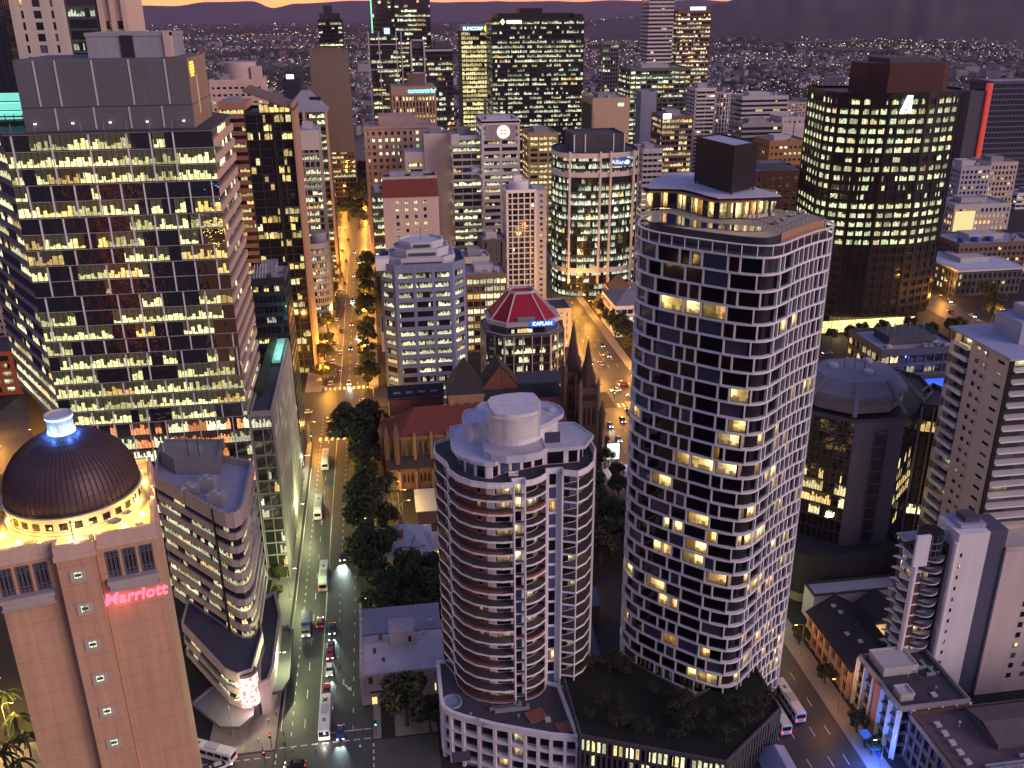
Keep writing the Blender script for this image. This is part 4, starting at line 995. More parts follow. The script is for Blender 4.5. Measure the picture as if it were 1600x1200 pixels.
# ----------------------------------------------------------------- white balcony tower
M_brownb = wallm('brown balcony wall', (.25, .075, .055), var=.2)
M_wtower = wallm('white tower render', (.68, .66, .71), var=.1)
def balcony_tower():
    t = thing('balcony_tower', 'white apartment tower with stacked curved balconies and rounded stepped roof', 'apartment tower', (25, 167, 0))
    zb, fh, n = 13.0, 3.05, 17; zt = zb+fh*n   # about 64.9
    # outline: side bay | big curved bay | slot | second bay | flat piece | third bay
    side = [(9.0, 177), (8.6, 174.5), (8.7, 171.6), (9.6, 169.6)]
    bayA = [(10.6, 167.0), (10.9, 163.8), (12.4, 160.6), (14.7, 158.3), (17.6, 156.9), (20.4, 156.3), (22.6, 156.3)]
    slot = [(22.6, 157.9), (25.0, 157.9)]
    bayB = [(25.0, 156.6), (26.6, 156.9), (28.2, 157.8), (29.6, 159.2)]
    flat = [(29.9, 161.0), (33.0, 161.0)]
    bayC = [(33.0, 159.9), (35.9, 158.9), (38.2, 160.4), (39.9, 162.8), (40.8, 166), (40.9, 172)]
    back = [(39, 178), (25, 180), (14, 179.5)]
    full = ccw(side+bayA+slot+bayB+flat+bayC+back)
    core = ccw([(10.4, 177.5), (10.3, 170.2), (11.9, 168.8), (12.3, 164.8), (14.0, 162.0), (16.6, 160.0), (19, 158.9), (22.7, 158.6), (25.2, 158.6), (26.9, 159.4), (28.8, 161.2), (29.9, 161.12), (33.1, 161.12), (34.6, 161.4), (36.4, 162), (38.4, 164.4), (39.1, 167.4), (39.2, 172), (37.6, 177), (25, 178.8), (14.6, 178)])
    c = MB(); c.prism(core, zb-9, zt-.1); c.build('wall', M_wtower, t)
    s_ = MB(); s_.prism(full, -.26, .13); me = s_.mesh('floor_slab', M_wtower, (25, 167, 0))
    s_ = MB(); s_.face([(x, y, .15) for x, y in inset(full, .12)]); mf = s_.mesh('balcony_floor', wallm('dark balcony tile', (.085, .07, .075)), (25, 167, 0))
    for i in range(n): dup = bpy.data.objects.new('floor_slab', me); COL.objects.link(dup); dup.parent = t; dup.location = (0, 0, zb+i*fh); d2 = bpy.data.objects.new('balcony_floor', mf); COL.objects.link(d2); d2.parent = t; d2.location = dup.location
    # recessed room fronts: windows and coloured panels on the core line
    quads = []; pan = MB()
    spec = []   # (a, b, kind) along the core: w window, p brown panel, (gaps stay white)
    def run(a, b, seq):
        a, b = Vector(a), Vector(b); 
        for k0, k1, kind in seq: spec.append((a.lerp(b, k0), a.lerp(b, k1), kind))
    run((10.3, 176.5), (10.3, 170.3), [(0, .45, 'p'), (.5, .95, 'w')])
    run((10.35, 170.2), (11.9, 168.8), [(.1, .9, 'p')])
    run((12.3, 164.8), (14.0, 162.0), [(0, 1, 'p')]); run((14.0, 162.0), (16.6, 160.0), [(0, .75, 'p'), (.77, 1, 'w')])
    run((16.6, 160.0), (19, 158.9), [(0, .45, 'p')]); run((19, 158.9), (22.6, 158.6), [(.1, .9, 'w')])
    run((22.8, 158.6), (25.1, 158.6), [(0.04, .72, 'w')])
    run((25.2, 158.6), (26.9, 159.4), [(.15, 1, 'w')]); run((26.9, 159.4), (28.8, 161.2), [(0, .5, 'w'), (.55, 1, 'p')])
    run((29.9, 161.12), (33.1, 161.12), [(.2, .62, 'w')])
    run((33.1, 161.12), (34.6, 161.4), [(.1, 1, 'w')]); run((34.6, 161.4), (36.4, 162), [(0, .95, 'w')]); run((36.4, 162), (38.4, 164.4), [(0, .9, 'w')]); run((38.4, 164.4), (39.1, 167.4), [(0, .5, 'w'), (.5, 1, 'p')])
    for i in range(n):
        z0, z1 = zb+i*fh+.2, zb+(i+1)*fh-.2
        for a, b, k in spec:
            d = (b-a).normalized(); nn = Vector((d.y, -d.x)); a2, b2 = a+nn*.04, b+nn*.04
            if k == 'w': quads.append(([(*a2, z0+.1), (*b2, z0+.1), (*b2, z1-.15), (*a2, z1-.15)], (nn.x, nn.y, 0)))
            else: pan.prism([tuple(x) for x in ccw([a+nn*.01, b+nn*.01, b+nn*.06, a+nn*.06])], z0-.01, z1+.01)
    pan.build('brown_panel', M_brownb, t)
    W = winm('balcony glass', cool=(1, .84, .38), warm=(1, .52, .14), hmin=.95, hvar=.05, room=1, div=1, blind=.25, st=1.9, home=True, glass=(.006, .007, .014), blindcol=(.07, .09, .2), ior=1.6)
    windows(t, quads, W, .42, .5, 1.0, 3, 100)
    # balconies: low brown upstand and dark rail following the slab edge
    rails = MB()
    def rail(pts, z, solid):
        up = MB(); P_ = [Vector(p) for p in pts]
        for a, b in zip(P_[:-1], P_[1:]):
            d = (b-a).normalized(); nn = Vector((d.y, -d.x))
            q = [tuple(x) for x in ccw([a-nn*.14, b-nn*.14, b-nn*.08, a-nn*.08])]
            if solid: up.prism(q, z+.14, z+.72)
            rails.prism(q, z+1.08, z+1.14); rails.prism(q, z+.62, z+.66)
            rails.prism([tuple(x) for x in ccw([a-nn*.14, a-nn*.14+d*.06, a-nn*.08+d*.06, a-nn*.08])], z+.2, z+1.1)
            m_ = (a+b)/2; rails.prism([tuple(x) for x in ccw([m_-nn*.14, m_-nn*.14+d*.05, m_-nn*.08+d*.05, m_-nn*.08])], z+.2, z+1.1)
        if solid: up.build('balcony_upstand', M_brownb, t)
    for i in range(n):
        z = zb+i*fh
        rail(side, z, True); rail(bayA[1:-1] if i % 5 else bayA[1:], z, i % 3 == 0); rail(bayB, z, i % 5 == 0); rail(bayC[:-1], z, False)
        if i % 4 == 1: rail([slot[0], slot[1]], z, True)
    rails.build('railing', M_dmetal, t)
    # vertical white blades and corner posts
    for a, w_, d_ in (((10.9, 168.3), .5, 2.2), ((22.75, 157.0), .3, 1.6), ((25.0, 157.3), .25, 1.5), ((29.75, 160.3), .35, 1.6), ((33.05, 160.5), .3, 1.3), ((41.0, 169), .4, 5.5)):
        q = MB(); q.bx(a[0]-w_/2, a[0]+w_/2, a[1]-d_/2, a[1]+d_/2, zb-1, zt+(.2 if a[0] < 35 else 2)); q.build('blade_wall', M_wtower, t)
    q = MB()
    for x, y in ((35.9, 159.05),): q.tube([(x, y, zb-1), (x, y, zt)], .16, 8)
    q.build('corner_post', M_wtower, t)
    # terrace level
    zs = zt
    q = MB(); q.prism(inset(full, -.1), zs-.25, zs+.25); q.build('terrace_slab', M_wtower, t)
    q = MB(); q.face([(x, y, zs+.28) for x, y in inset(full, .2)]); q.build('terrace_floor', M_droof, t)
    q = MB(); q.ringwall(inset(full, .02), inset(full, .2), zs+.25, zs+1.0); q.build('terrace_parapet', M_wtower, t)
    G = lambda pts, z: ccw([tuple(gp(670+a/4.614, 600+b/4.614, z)[:2]) for a, b in pts])
    ra = G([(150, 320), (160, 460), (205, 520), (300, 560), (400, 580), (480, 580), (540, 548), (850, 480), (1010, 468), (1130, 455), (1165, 410), (1190, 380), (1050, 285), (280, 290)], zs+4.2)
    q = MB(); q.prism(inset(ra, 1.6), zs+.25, zs+3.8); q.build('penthouse_wall', M_wtower, t)
    wq = []
    ins = inset(ra, 1.55)
    for k in range(len(ins)):
        a, b = Vector(ins[k]), Vector(ins[(k+1) % len(ins)]); d = b-a
        if d.length < 1.2: continue
        d.normalize(); nn = Vector((d.y, -d.x)); m_ = max(1, int((b-a).length/2.4))
        for j in range(m_):
            x0, x1 = a.lerp(b, (j+.15)/m_)+nn*.02, a.lerp(b, (j+.85)/m_)+nn*.02
            wq.append(([(*x0, zs+.4), (*x1, zs+.4), (*x1, zs+3.2), (*x0, zs+3.2)], (nn.x, nn.y, 0)))
    windows(t, wq, W, .04, .5, 1.0, 4, 30, 'penthouse_window')
    q = MB(); q.prism(ra, zs+3.8, zs+4.3); q.ringwall(inset(ra, -.05), inset(ra, .25), zs+4.3, zs+4.6); q.build('lower_roof', wallm('blue grey roof slab', (.50, .50, .60), var=.18, scale=.35), t)
    M_rb = MATS['blue grey roof slab']
    rm = G([(385, 410), (400, 490), (450, 515), (560, 530), (700, 520), (800, 500), (852, 470), (810, 370), (600, 380)], zs+5.6)
    q = MB(); q.prism(rm, zs+4.3, zs+5.6); q.ringwall(inset(rm, -.06), inset(rm, .25), zs+5.2, zs+5.9); q.build('middle_roof', M_rb, t)
    rb = G([(240, 250), (262, 285), (310, 295), (360, 290), (420, 330), (600, 355), (740, 335), (860, 290), (900, 265), (970, 225), (960, 190), (920, 160), (800, 135), (430, 140), (360, 160), (330, 190), (265, 200)], zs+9.0)
    rb = ccw(smooth_poly(rb, 3))
    q = MB(); q.prism(inset(rb, 1.2), zs+4.3, zs+8.5); q.build('upper_wall', M_wtower, t)
    q = MB(); q.prism(rb, zs+8.5, zs+9.1); q.ringwall(inset(rb, -.05), inset(rb, .22), zs+9.1, zs+9.45); q.build('upper_roof', M_rb, t)
    rc = G([(430, 90), (445, 205), (520, 230), (600, 238), (700, 228), (790, 205), (810, 190), (765, 60)], zs+14.2)
    rc = ccw(smooth_poly(rc, 3))
    q = MB(); q.prism(inset(rc, .25), zs+9.1, zs+13.4); q.prism(rc, zs+13.2, zs+13.6); q.prism(inset(rc, .5), zs+13.6, zs+14.3); q.build('roof_drum', wallm('stained white render', (.60, .57, .58), var=.22, scale=.5), t)
    p = gp(670+525/4.614, 600+80/4.614, zs+14.2); antenna(t, p.x, p.y, zs+14.2, 6, .06)
    p = gp(670+925/4.614, 600+420/4.614, zs+4.3); q = MB(); q.bx(p.x-4.6, p.x+.6, p.y-.1, p.y+.1, zs+4.3, zs+6.6); q.build('navy_screen', wallm('navy screen', (.045, .05, .11)), t)
    p = gp(670+880/4.614, 600+190/4.614, zs+9.1); q = MB(); q.lathe((p.x, p.y, zs+9.1), [(.9, 0), (.9, .5), (.4, .7), (.05, .7)], 14); q.build('roof_tank', M_pale, t)
    for k, (a, b) in enumerate(((275, 600), (490, 640), (215, 560))):
        p = gp(670+a/4.614, 600+b/4.614, zs+.3); q = MB(); q.tube([(p.x, p.y+.3, zs+.3), (p.x, p.y+.3, zs+3.9)], .16, 8); q.build('terrace_post', M_wtower, t)
    return zs
ZS = balcony_tower()
for i, (a, b, lab) in enumerate(((430, 615, 'white outdoor sofa on the terrace left of the post'), (560, 640, 'large white outdoor sofa in the middle of the white tower terrace'), (610, 660, 'small white armchair beside the large terrace sofa'), (350, 625, 'grey armchair under the terrace roof edge'))):
    p = gp(670+a/4.614, 600+b/4.614, ZS+.3); s = (1.9, .8) if 'sofa' in lab else (.8, .8)
    t = thing('terrace_sofa' if 'sofa' in lab else 'terrace_armchair', lab, 'sofa' if 'sofa' in lab else 'armchair', (p.x, p.y, ZS+.3), R(-6))
    m_ = M_grey if 'grey' in lab else M_white
    q = MB(); q.box((0, 0, .25), (*s, .34)); q.build('seat', m_, t, local=True)
    q = MB(); q.box((0, s[1]/2-.1, .6), (s[0], .2, .42)); q.build('backrest', m_, t, local=True)
    for x in (-1, 1): q = MB(); q.box((x*(s[0]/2-.09), -.1, .5), (.16, s[1]-.22, .2)); q.build('arm', m_, t, local=True)

# ----------------------------------------------------------------- podiums in front of the two towers
def podiums():
    t = thing('white_podium', 'white curved podium with square openings at the foot of the balcony tower', 'podium building', (18, 155, 0))
    G = lambda pts, z: [tuple(gp(670+a/3.333, 840+b/3.333, z)[:2]) for a, b in pts]
    edge = G([(40, 650), (52, 790), (58, 850), (70, 890), (110, 920), (175, 942), (340, 985), (500, 1015), (635, 1038), (785, 1052)], 13.0)
    top = ccw(edge+[(33, 160), (10, 172)])
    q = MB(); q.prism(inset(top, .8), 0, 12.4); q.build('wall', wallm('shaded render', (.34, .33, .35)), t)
    fr = MB()
    for z0, z1 in ((12.2, 13.6), (8.6, 9.2), (5.0, 5.5), (1.6, 2.1)): fr.ringwall(top, inset(top, .75), z0, z1)
    fr.build('spandrel', M_wtower, t)
    f = inset(top, .02); pw = MB(); wq = []
    for k in range(len(top)):
        a, b = Vector(top[k]), Vector(top[(k+1) % len(top)]); d = b-a; L = d.length
        if L < .5: continue
        d.normalize(); nn = Vector((d.y, -d.x)); m_ = max(1, round(L/3.4))
        for j in range(m_+1):
            c = a.lerp(b, j/m_); pw.prism([tuple(x) for x in ccw([c-d*.3-nn*.7, c+d*.3-nn*.7, c+d*.3+nn*.04, c-d*.3+nn*.04])], 0, 12.3)
        for j in range(m_):
            for z0, z1 in ((9.3, 12.1), (5.6, 8.5), (2.2, 4.9)):
                p0, p1 = a.lerp(b, (j+.16)/m_)-nn*.72, a.lerp(b, (j+.84)/m_)-nn*.72
                wq.append(([(*p0, z0+.4), (*p1, z0+.4), (*p1, z1-.2), (*p0, z1-.2)], (nn.x, nn.y, 0)))
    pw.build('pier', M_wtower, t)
    windows(t, wq, W_apt, .10, .3, .8, 2, 60)
    q = MB(); q.face([(x, y, 13.0) for x, y in inset(top, .6)]); q.build('terrace', M_droof, t)
    for a, b, c in ((560, 930, 0), (720, 990, 1)):
        p = gp(670+a/3.333, 840+b/3.333, 13); q = MB(); q.box((p.x, p.y, 13.2), (4.2, 3.4, .3), .3); q.build('red_paving', wallm('red paving', (.22, .08, .06)), t)
    p = gp(670+120/3.333, 840+860/3.333, 13); q = MB(); q.lathe((p.x, p.y, 13.0), [(2.2, 0), (2.2, .5), (1.9, .5), (1.9, .1)], 20); q.build('spa_pool', wallm('pale blue pool', (.2, .24, .36)), t)
    services(t, 10, 30, 149, 156, 13.0, 3, 9)
    q = MB(); q.bx(8.2, 12, 146.5, 149, 8, 8.3); q.build('entry_canopy', M_dgrey, t)
    # dark podium with lit slots, right of it
    t2 = thing('slatted_podium', 'dark podium with tall lit vertical slots between the two apartment towers', 'podium building', (50, 146, 0))
    pf_ = [tuple(gp(x, y, 10.5)[:2]) for x, y in ((906, 1150), (1010, 1163), (1110, 1180), (1190, 1195))]
    pl = ccw([(33.6, 142.3), (60, 131), (76.4, 143.5), (76.4, 158), (60, 150), (48, 165), (33.8, 164)])
    tower(t2, pl, 0, 4, 3.6, .5, M_dgrey, winm('slot glass', cool=(.95, 1, .6), warm=(1, .7, .25), hmin=.8, hvar=.2, div=1, room=1.4, st=1.1), bay=1.1, pier=.42, pout=.15, rec=.3, lit=.4, inten=.7, warm=.35, seed=4, cellw=1.1, top=.5, roof=wallm('planted deck', (.010, .012, .008), var=.5, scale=.8))
    t3 = thing('blue_gable_roof', 'small pale blue gabled glass roof by the bus road', 'roof', (76, 137, 0))
    e = [gp(x, y, 9) for x, y in ((1194, 1205), (1236, 1160), (1262, 1205))]
    q = MB(); q.loft([(70, 122), (77, 122), (77, 141.5), (70, 141.5)], 7.2, [(73.4, 122), (73.6, 122), (73.6, 139), (73.4, 139)], 10.2); q.build('roof', wallm('pale blue glass', (.24, .27, .42), rough=.25), t3)
    q = MB(); q.bx(70.4, 76.6, 122, 141, 0, 7.15); q.build('wall', M_dgrey, t3)
podiums()
# ----------------------------------------------------------------- brick cathedral
M_stone = wallm('brown brick stonework', (.13, .07, .052), var=.3, scale=.6)
M_trim = wallm('pale stone dressing', (.20, .135, .10), var=.2)
M_redroof = wallm('red tile roof', (.17, .045, .035), var=.18, scale=.8)
M_slate = wallm('dark slate roof', (.035, .03, .034), var=.3, scale=.8)
def lancet(mb, x, y, z, w, h, ny=-1, along='x'):
    """pointed arch outline facing -y (or -x)"""
    pts = [(-w/2, 0), (w/2, 0), (w/2, h*.65), (w*.28, h*.87), (0, h), (-w*.28, h*.87), (-w/2, h*.65)]
    if along == 'x': mb.face([(x+a, y, z+b) for a, b in pts])
    else: mb.face([(x, y-a, z+b) for a, b in pts])
def pinnacle(mb, x, y, z0, z1, r):
    mb.lathe((x, y, 0), [(r, z0), (r, z1), (r*1.25, z1+.1), (r*1.25, z1+.5), (r, z1+.6), (.02, z1+r*4.6)], 8)
def cathedral():
    t = thing('brick_cathedral', 'brown brick cathedral with red tiled roof, square tower and twin pointed spires', 'cathedral', (36, 294, 0))
    w = MB(); w.bx(3, 62, 283, 303, 0, 17.6); w.prism([(3.02, 283.4), (3.02, 302.6), (-1.2, 299.5), (-3, 296), (-3, 290), (-1.2, 286.5)][::-1], 0, 17.5)
    w.bx(-1, 62, 279.5, 283.1, 0, 8.2)
    w.build('wall', M_stone, t)
    rf = MB()
    rf.face([(2, 282.3, 17.5), (60, 282.3, 17.5), (60, 293, 24.6), (8.5, 293, 24.2)]); rf.face([(60, 303.7, 17.5), (2, 303.7, 17.5), (8.5, 293, 24.2), (60, 293, 24.6)])
    for a, b in (((2, 282.3), (-2.2, 286)), ((-2.2, 286), (-4, 290)), ((-4, 290), (-4, 296)), ((-4, 296), (-2.2, 300)), ((-2.2, 300), (2, 303.7))): rf.face([(*b, 17.2), (*a, 17.5), (8.5, 293, 24.2)])
    rf.bx(60, 60.1, 290, 296, 17, 22)
    rf.build('roof', M_redroof, t)
    a_ = MB(); a_.face([(-1.6, 278.9, 7.9), (62, 278.9, 7.9), (62, 283.05, 10.8), (-1.6, 283.05, 10.8)]); a_.build('aisle_roof', M_slate, t)
    bt = MB()
    for k in range(11):
        x = 2+k*5.6; bt.bx(x-.5, x+.5, 281.6, 283.3, 0, 18.4); bt.bx(x-.4, x+.4, 278.6, 279.7, 0, 7.2); bt.loft(rect(x-.5, x+.5, 281.6, 282.5), 18.4, rect(x-.05, x+.05, 282, 282.1), 20)
    bt.bx(2, 61, 282.5, 282.9, 17.0, 17.9)
    bt.build('buttress', M_trim, t)
    for k in range(10):
        for dx in (1.9, 3.7):
            q = MB(); lancet(q, 2+k*5.6+dx, 282.97, 10.9, 1.3, 5.6); g = q.build('window', wallm('dark leaded glass', (.02, .018, .022), rough=.3), t)
            q = MB()
            for e in (-.75, .75): q.tube([(2+k*5.6+dx+e, 282.93, 10.9), (2+k*5.6+dx+e, 282.93, 14.6), (2+k*5.6+dx+e*.5, 282.93, 16.1), (2+k*5.6+dx, 282.93, 16.8)], .11, 4)
            q.build('stone_frame', M_trim, g)
        q = MB()
        for dx in (1.6, 2.9, 4.2): lancet(q, 2+k*5.6+dx, 279.46, 2.5, .8, 3.4)
        q.build('aisle_window', MATS['dark leaded glass'], t)
    tu = MB()
    for x, y, z, r in ((-1.6, 283.0, 18.5, .9), (-3.2, 288, 17, .8), (1.6, 281.4, 19.5, 1.0), (-2.6, 298, 17.5, .8)): pinnacle(tu, x, y, 0, z, r)
    tu.build('turret', M_stone, t)
    # square crossing tower with pyramid roof
    tw = MB(); tw.bx(20.3, 32.3, 292.6, 304.6, 0, 27.6); tw.bx(20.0, 32.6, 292.3, 304.9, 26.6, 27.9); two = tw.build('crossing_tower', wallm('paler brown stonework', (.27, .17, .13), var=.25, scale=.6), t)
    q = MB()
    for k in range(3):
        for dx in (-.75, .0, .75): lancet(q, 22.8+k*3.5+dx, 292.55, 21.6, .55, 3.4)
    q.build('belfry_window', MATS['dark leaded glass'], two)
    q = MB(); q.loft(rect(19.8, 32.8, 292.1, 305.1), 27.9, rect(26.2, 26.4, 298.5, 298.7), 39.2); q.build('pyramid_roof', M_slate, two)
    # nave ridge beyond and transept gable
    q = MB(); q.prism([(33, 297), (60, 297), (60, 312), (33, 312)], 0, 19); q.build('nave_wall', M_stone, t)
    q = MB(); q.face([(33, 296, 18.8), (61, 296, 18.8), (61, 304, 25.5), (33, 304, 25.5)]); q.face([(61, 313, 18.8), (33, 313, 18.8), (33, 304, 25.5), (61, 304, 25.5)]); q.build('nave_roof', M_slate, t)
    q = MB(); q.face([(33.5, 303, 25.8), (46, 303, 25.8), (39.5, 303, 33.6)]); q.face([(46, 314, 25.8), (33.5, 314, 25.8), (39.5, 314, 33.6)]); q.bx(33.6, 45.9, 303.05, 313.9, 0, 25.75); q.build('transept_gable', M_brick, t)
    q = MB(); q.face([(32.8, 302.6, 25.2), (39.5, 302.6, 34), (39.5, 314.5, 34), (32.8, 314.5, 25.2)]); q.face([(39.5, 302.6, 34), (46.7, 302.6, 25.2), (46.7, 314.5, 25.2), (39.5, 314.5, 34)]); q.build('transept_roof', M_slate, t)
    # west towers
    for k, (x, y, zs_, za) in enumerate(((63.6, 293.5, 34, 52.5), (67.4, 287.0, 30.5, 47.5))):
        q = MB(); q.bx(x-3.1, x+3.1, y-3.1, y+3.1, 0, zs_); q.bx(x-3.35, x+3.35, y-3.35, y+3.35, zs_-5.2, zs_-4.7); q.bx(x-3.3, x+3.3, y-3.3, y+3.3, zs_-.6, zs_+.3); o = q.build('west_tower', M_stone, t)
        q = MB()
        for sx in (-1, 1):
            for sy in (-1, 1): pinnacle(q, x+sx*3.1, y+sy*3.1, 0, zs_+1.2, .62)
        q.build('corner_turret', M_trim, o)
        q = MB(); q.lathe((x, y, 0), [(2.9, zs_+.3), (2.7, zs_+1.5), (1.45, zs_+(za-zs_)*.5), (.03, za)], 8, R(22.5)); q.build('spire', wallm('red brown spire', (.085, .04, .038), var=.2), o)
        q = MB()
        for dx in (-1.5, 0, 1.5): lancet(q, x+dx, y-3.13, zs_-13.5, .85, 7.4)
        for dx in (-1.8, -.9, 0, .9, 1.8): lancet(q, x+dx, y-3.33, zs_-4.2, .45, 2.6)
        for dy in (-1.5, 0, 1.5): lancet(q, x-3.13, y+dy, zs_-13.5, .85, 7.4, along='y')
        q.build('louvre_window', MATS['dark leaded glass'], o)
    q = MB(); pinnacle(q, 72.0, 283.6, 0, 21.5, 1.05); pinnacle(q, 58.2, 281, 0, 17, .9); q.build('stair_turret', M_stone, t)
    q = MB(); q.bx(60.4, 71, 283.5, 303, 0, 13); q.build('west_porch', M_stone, t)
    g = MB(); g.bx(62, 75, 305, 318, 0, 14); g.build('far_aisle', M_brick, t)
cathedral()
def brick_hall():
    t = thing('brick_terrace', 'long low red brick building with black skylit roof behind the cathedral nave', 'hall', (20, 318, 0))
    q = MB(); q.bx(0, 19.5, 309, 318, 0, 21); q.build('wall', M_brick, t)
    q = MB(); q.face([(-.4, 308.6, 20.6), (19.9, 308.6, 20.6), (19.9, 314, 24), (-.4, 314, 24)]); q.face([(19.9, 318.4, 20.6), (-.4, 318.4, 20.6), (-.4, 314, 24), (19.9, 314, 24)]); q.build('roof', M_black, t)
    q = MB()
    for k in range(4): q.box((3+k*4.4, 311, 22.3), (2.6, 1.0, .5)); 
    q.build('skylight', wallm('skylight glass', (.2, .2, .25), rough=.2), t)
    t = thing('red_wing', 'red brick range with lit clerestory between the square tower and the spires', 'hall', (55, 322, 0))
    q = MB(); q.bx(47, 72, 320, 330, 0, 19); q.build('wall', M_brick, t)
    q = MB(); q.prism(rect(46.6, 72.4, 319.6, 330.4), 19.1, 19.6); q.build('roof', M_droof, t)
    for k in range(9):
        q = MB(); x = 48.5+k*2.6; q.face([(x, 319.97, 17.2), (x+1.8, 319.97, 17.2), (x+1.8, 319.97, 18.5), (x, 319.97, 18.5)], [(k*7, 0), (k*7+1, 0), (k*7+1, 1), (k*7, 1)]); o = q.build('window', W_yel, t); o.color = (.8, .2, .7, 1)
brick_hall()

# ----------------------------------------------------------------- little buildings between the street and the white towers
M_pr = wallm('pale painted iron', (.46, .43, .47), var=.2, scale=.4, panel=(1.0, 60)); M_render = wallm('old cream render', (.46, .40, .37), var=.25, scale=.3)
def hall():
    t = thing('heritage_hall', 'old pale rendered hall with lavender metal roof and square roof lantern', 'hall', (-1, 184, 0))
    x0, x1, y0, y1 = -10, 9, 175.6, 193.5
    q = MB(); q.bx(x0, x1, y0, y1, 0, 8.8); q.build('wall', M_render, t)
    q = MB(); q.face([(x0+.3, y0-.3, 8.9), (x1, y0-.3, 8.9), (x1, 183, 11.6), (x0+.3, 183, 11.6)]); q.face([(x0+.3, 183, 11.65), (x1, 183, 11.65), (x1, 187, 11.0), (x0+.3, 187, 11.0)]); q.build('front_roof', M_pr, t)
    q = MB(); q.face([(x0+.3, 187, 11.2), (x1, 187, 11.2), (x1, 193.8, 13.8), (x0+.3, 193.8, 13.8)]); q.face([(x1, 193.9, 13.8), (x1, 187, 11.2), (x1, 193.9, 8)]); q.face([(x0, 193.9, 0), (x0, 193.9, 13.7), (x1, 193.9, 13.7), (x1, 193.9, 0)]); q.build('rear_roof', wallm('blue grey iron', (.30, .29, .36), var=.2, scale=.4, panel=(1.0, 60)), t)
    q = MB(); q.bx(-3.2, 2.2, 181.5, 185, 9.5, 15.2); o = q.build('roof_lantern', M_pr, t)
    q = MB(); q.face([(-3.4, 181.3, 15.2), (2.4, 181.3, 15.2), (2.4, 185.3, 16.4), (-3.4, 185.3, 16.4)]); q.build('lantern_roof', wallm('rusty white iron', (.42, .38, .38), var=.35, scale=1.0), o)
    q = MB(); q.bx(1.0, 1.7, 181.42, 181.5, 12.3, 13.8); q.build('lantern_window', M_black, o)
    # stepped scroll gable on the street
    q = MB(); pr = [(175.4, 9), (176.4, 9.6), (177.2, 10.8), (178.6, 11.0), (180, 12.2), (183, 12.8), (186, 12.6), (188, 12.8), (190, 13.8), (191.6, 14.4), (193, 15.6), (193.8, 15.8)]
    for (a, b), (c, d) in zip(pr[:-1], pr[1:]): q.prism([(x0-.35, a), (x0+.25, a), (x0+.25, c), (x0-.35, c)], 0, (b+d)/2)
    for k in range(8): q.bx(x0-.6, x0-.34, 176.6+k*2.2, 177.0+k*2.2, 0, 8.3)
    q.bx(x0-.65, x0-.34, 175.4, 193.8, 8.3, 8.7); q.build('gable_front', M_render, t)
    for k, (x, z, w_, h, l) in enumerate(((-8.2, 6, .9, 1.9, 0), (-3.8, 6, .9, 1.9, 0), (.4, 6, .9, 1.9, 0), (3.5, 6, .9, 1.9, 0), (7.0, 6.0, .9, 1.9, 0), (-3.9, 2.2, .8, 2.2, 1), (7.2, 2.3, 1.4, 2.0, 1), (-7.6, -.1, 1.1, 2.2, 1), (0.8, 3.5, .5, .6, 1))):
        q = MB(); q.face([(x-w_/2, y0-.05, z), (x+w_/2, y0-.05, z), (x+w_/2, y0-.05, z+h), (x-w_/2, y0-.05, z+h)], [(k*9, 0), (k*9+1, 0), (k*9+1, 1), (k*9, 1)])
        o = q.build('window', emit('warm window', (1, .72, .28), 1.3) if l else M_black, t)
        f = MB(); f.bx(x-w_/2-.15, x+w_/2+.15, y0-.14, y0-.01, z-.2, z-.02); f.bx(x-.04, x+.04, y0-.1, y0-.06, z, z+h); f.build('sill', M_pale, o)
    q = MB(); q.bx(x0+.2, x1, y0-.12, y0-.003, 4.5, 4.75); q.bx(x0+.2, x1, y0-.1, y0-.004, 8.3, 8.75); q.build('string_course', M_pale, t)
    q = MB(); q.bx(-8.6, -4.1, y0-.12, y0-.02, 3.35, 3.75); q.build('name_board', M_black, t)
    for k, (x, y, z, s_) in enumerate(((6.5, 188.5, 11.7, .9), (-5.5, 184.5, 11.4, .8), (4.6, 185, 11.2, .6))):
        q = MB(); q.box((x, y, z+.5), (s_, s_, 1.1)); q.box((x, y, z+1.1), (s_*1.25, s_*1.25, .15)); q.build('roof_vent', M_pale if k != 1 else M_brick, t)
    for (x, y, z) in ((-7, 181, 10.95), (-5, 178.8, 10.15), (.2, 179, 10.2)):
        q = MB(); q.face([(x-.4, y-.7, z-.26), (x+.4, y-.7, z-.26), (x+.4, y+.7, z+.22), (x-.4, y+.7, z+.22)]); q.build('skylight', M_dgrey, t)
    q = MB(); q.bx(9.2, 13, 176.5, 192, 0, 9.5); q.build('side_wing', M_render, t)
    q = MB(); q.prism(rect(9.0, 13.2, 176.3, 192.2), 9.55, 9.9); q.build('side_roof', MATS['blue grey iron'], t)
hall()
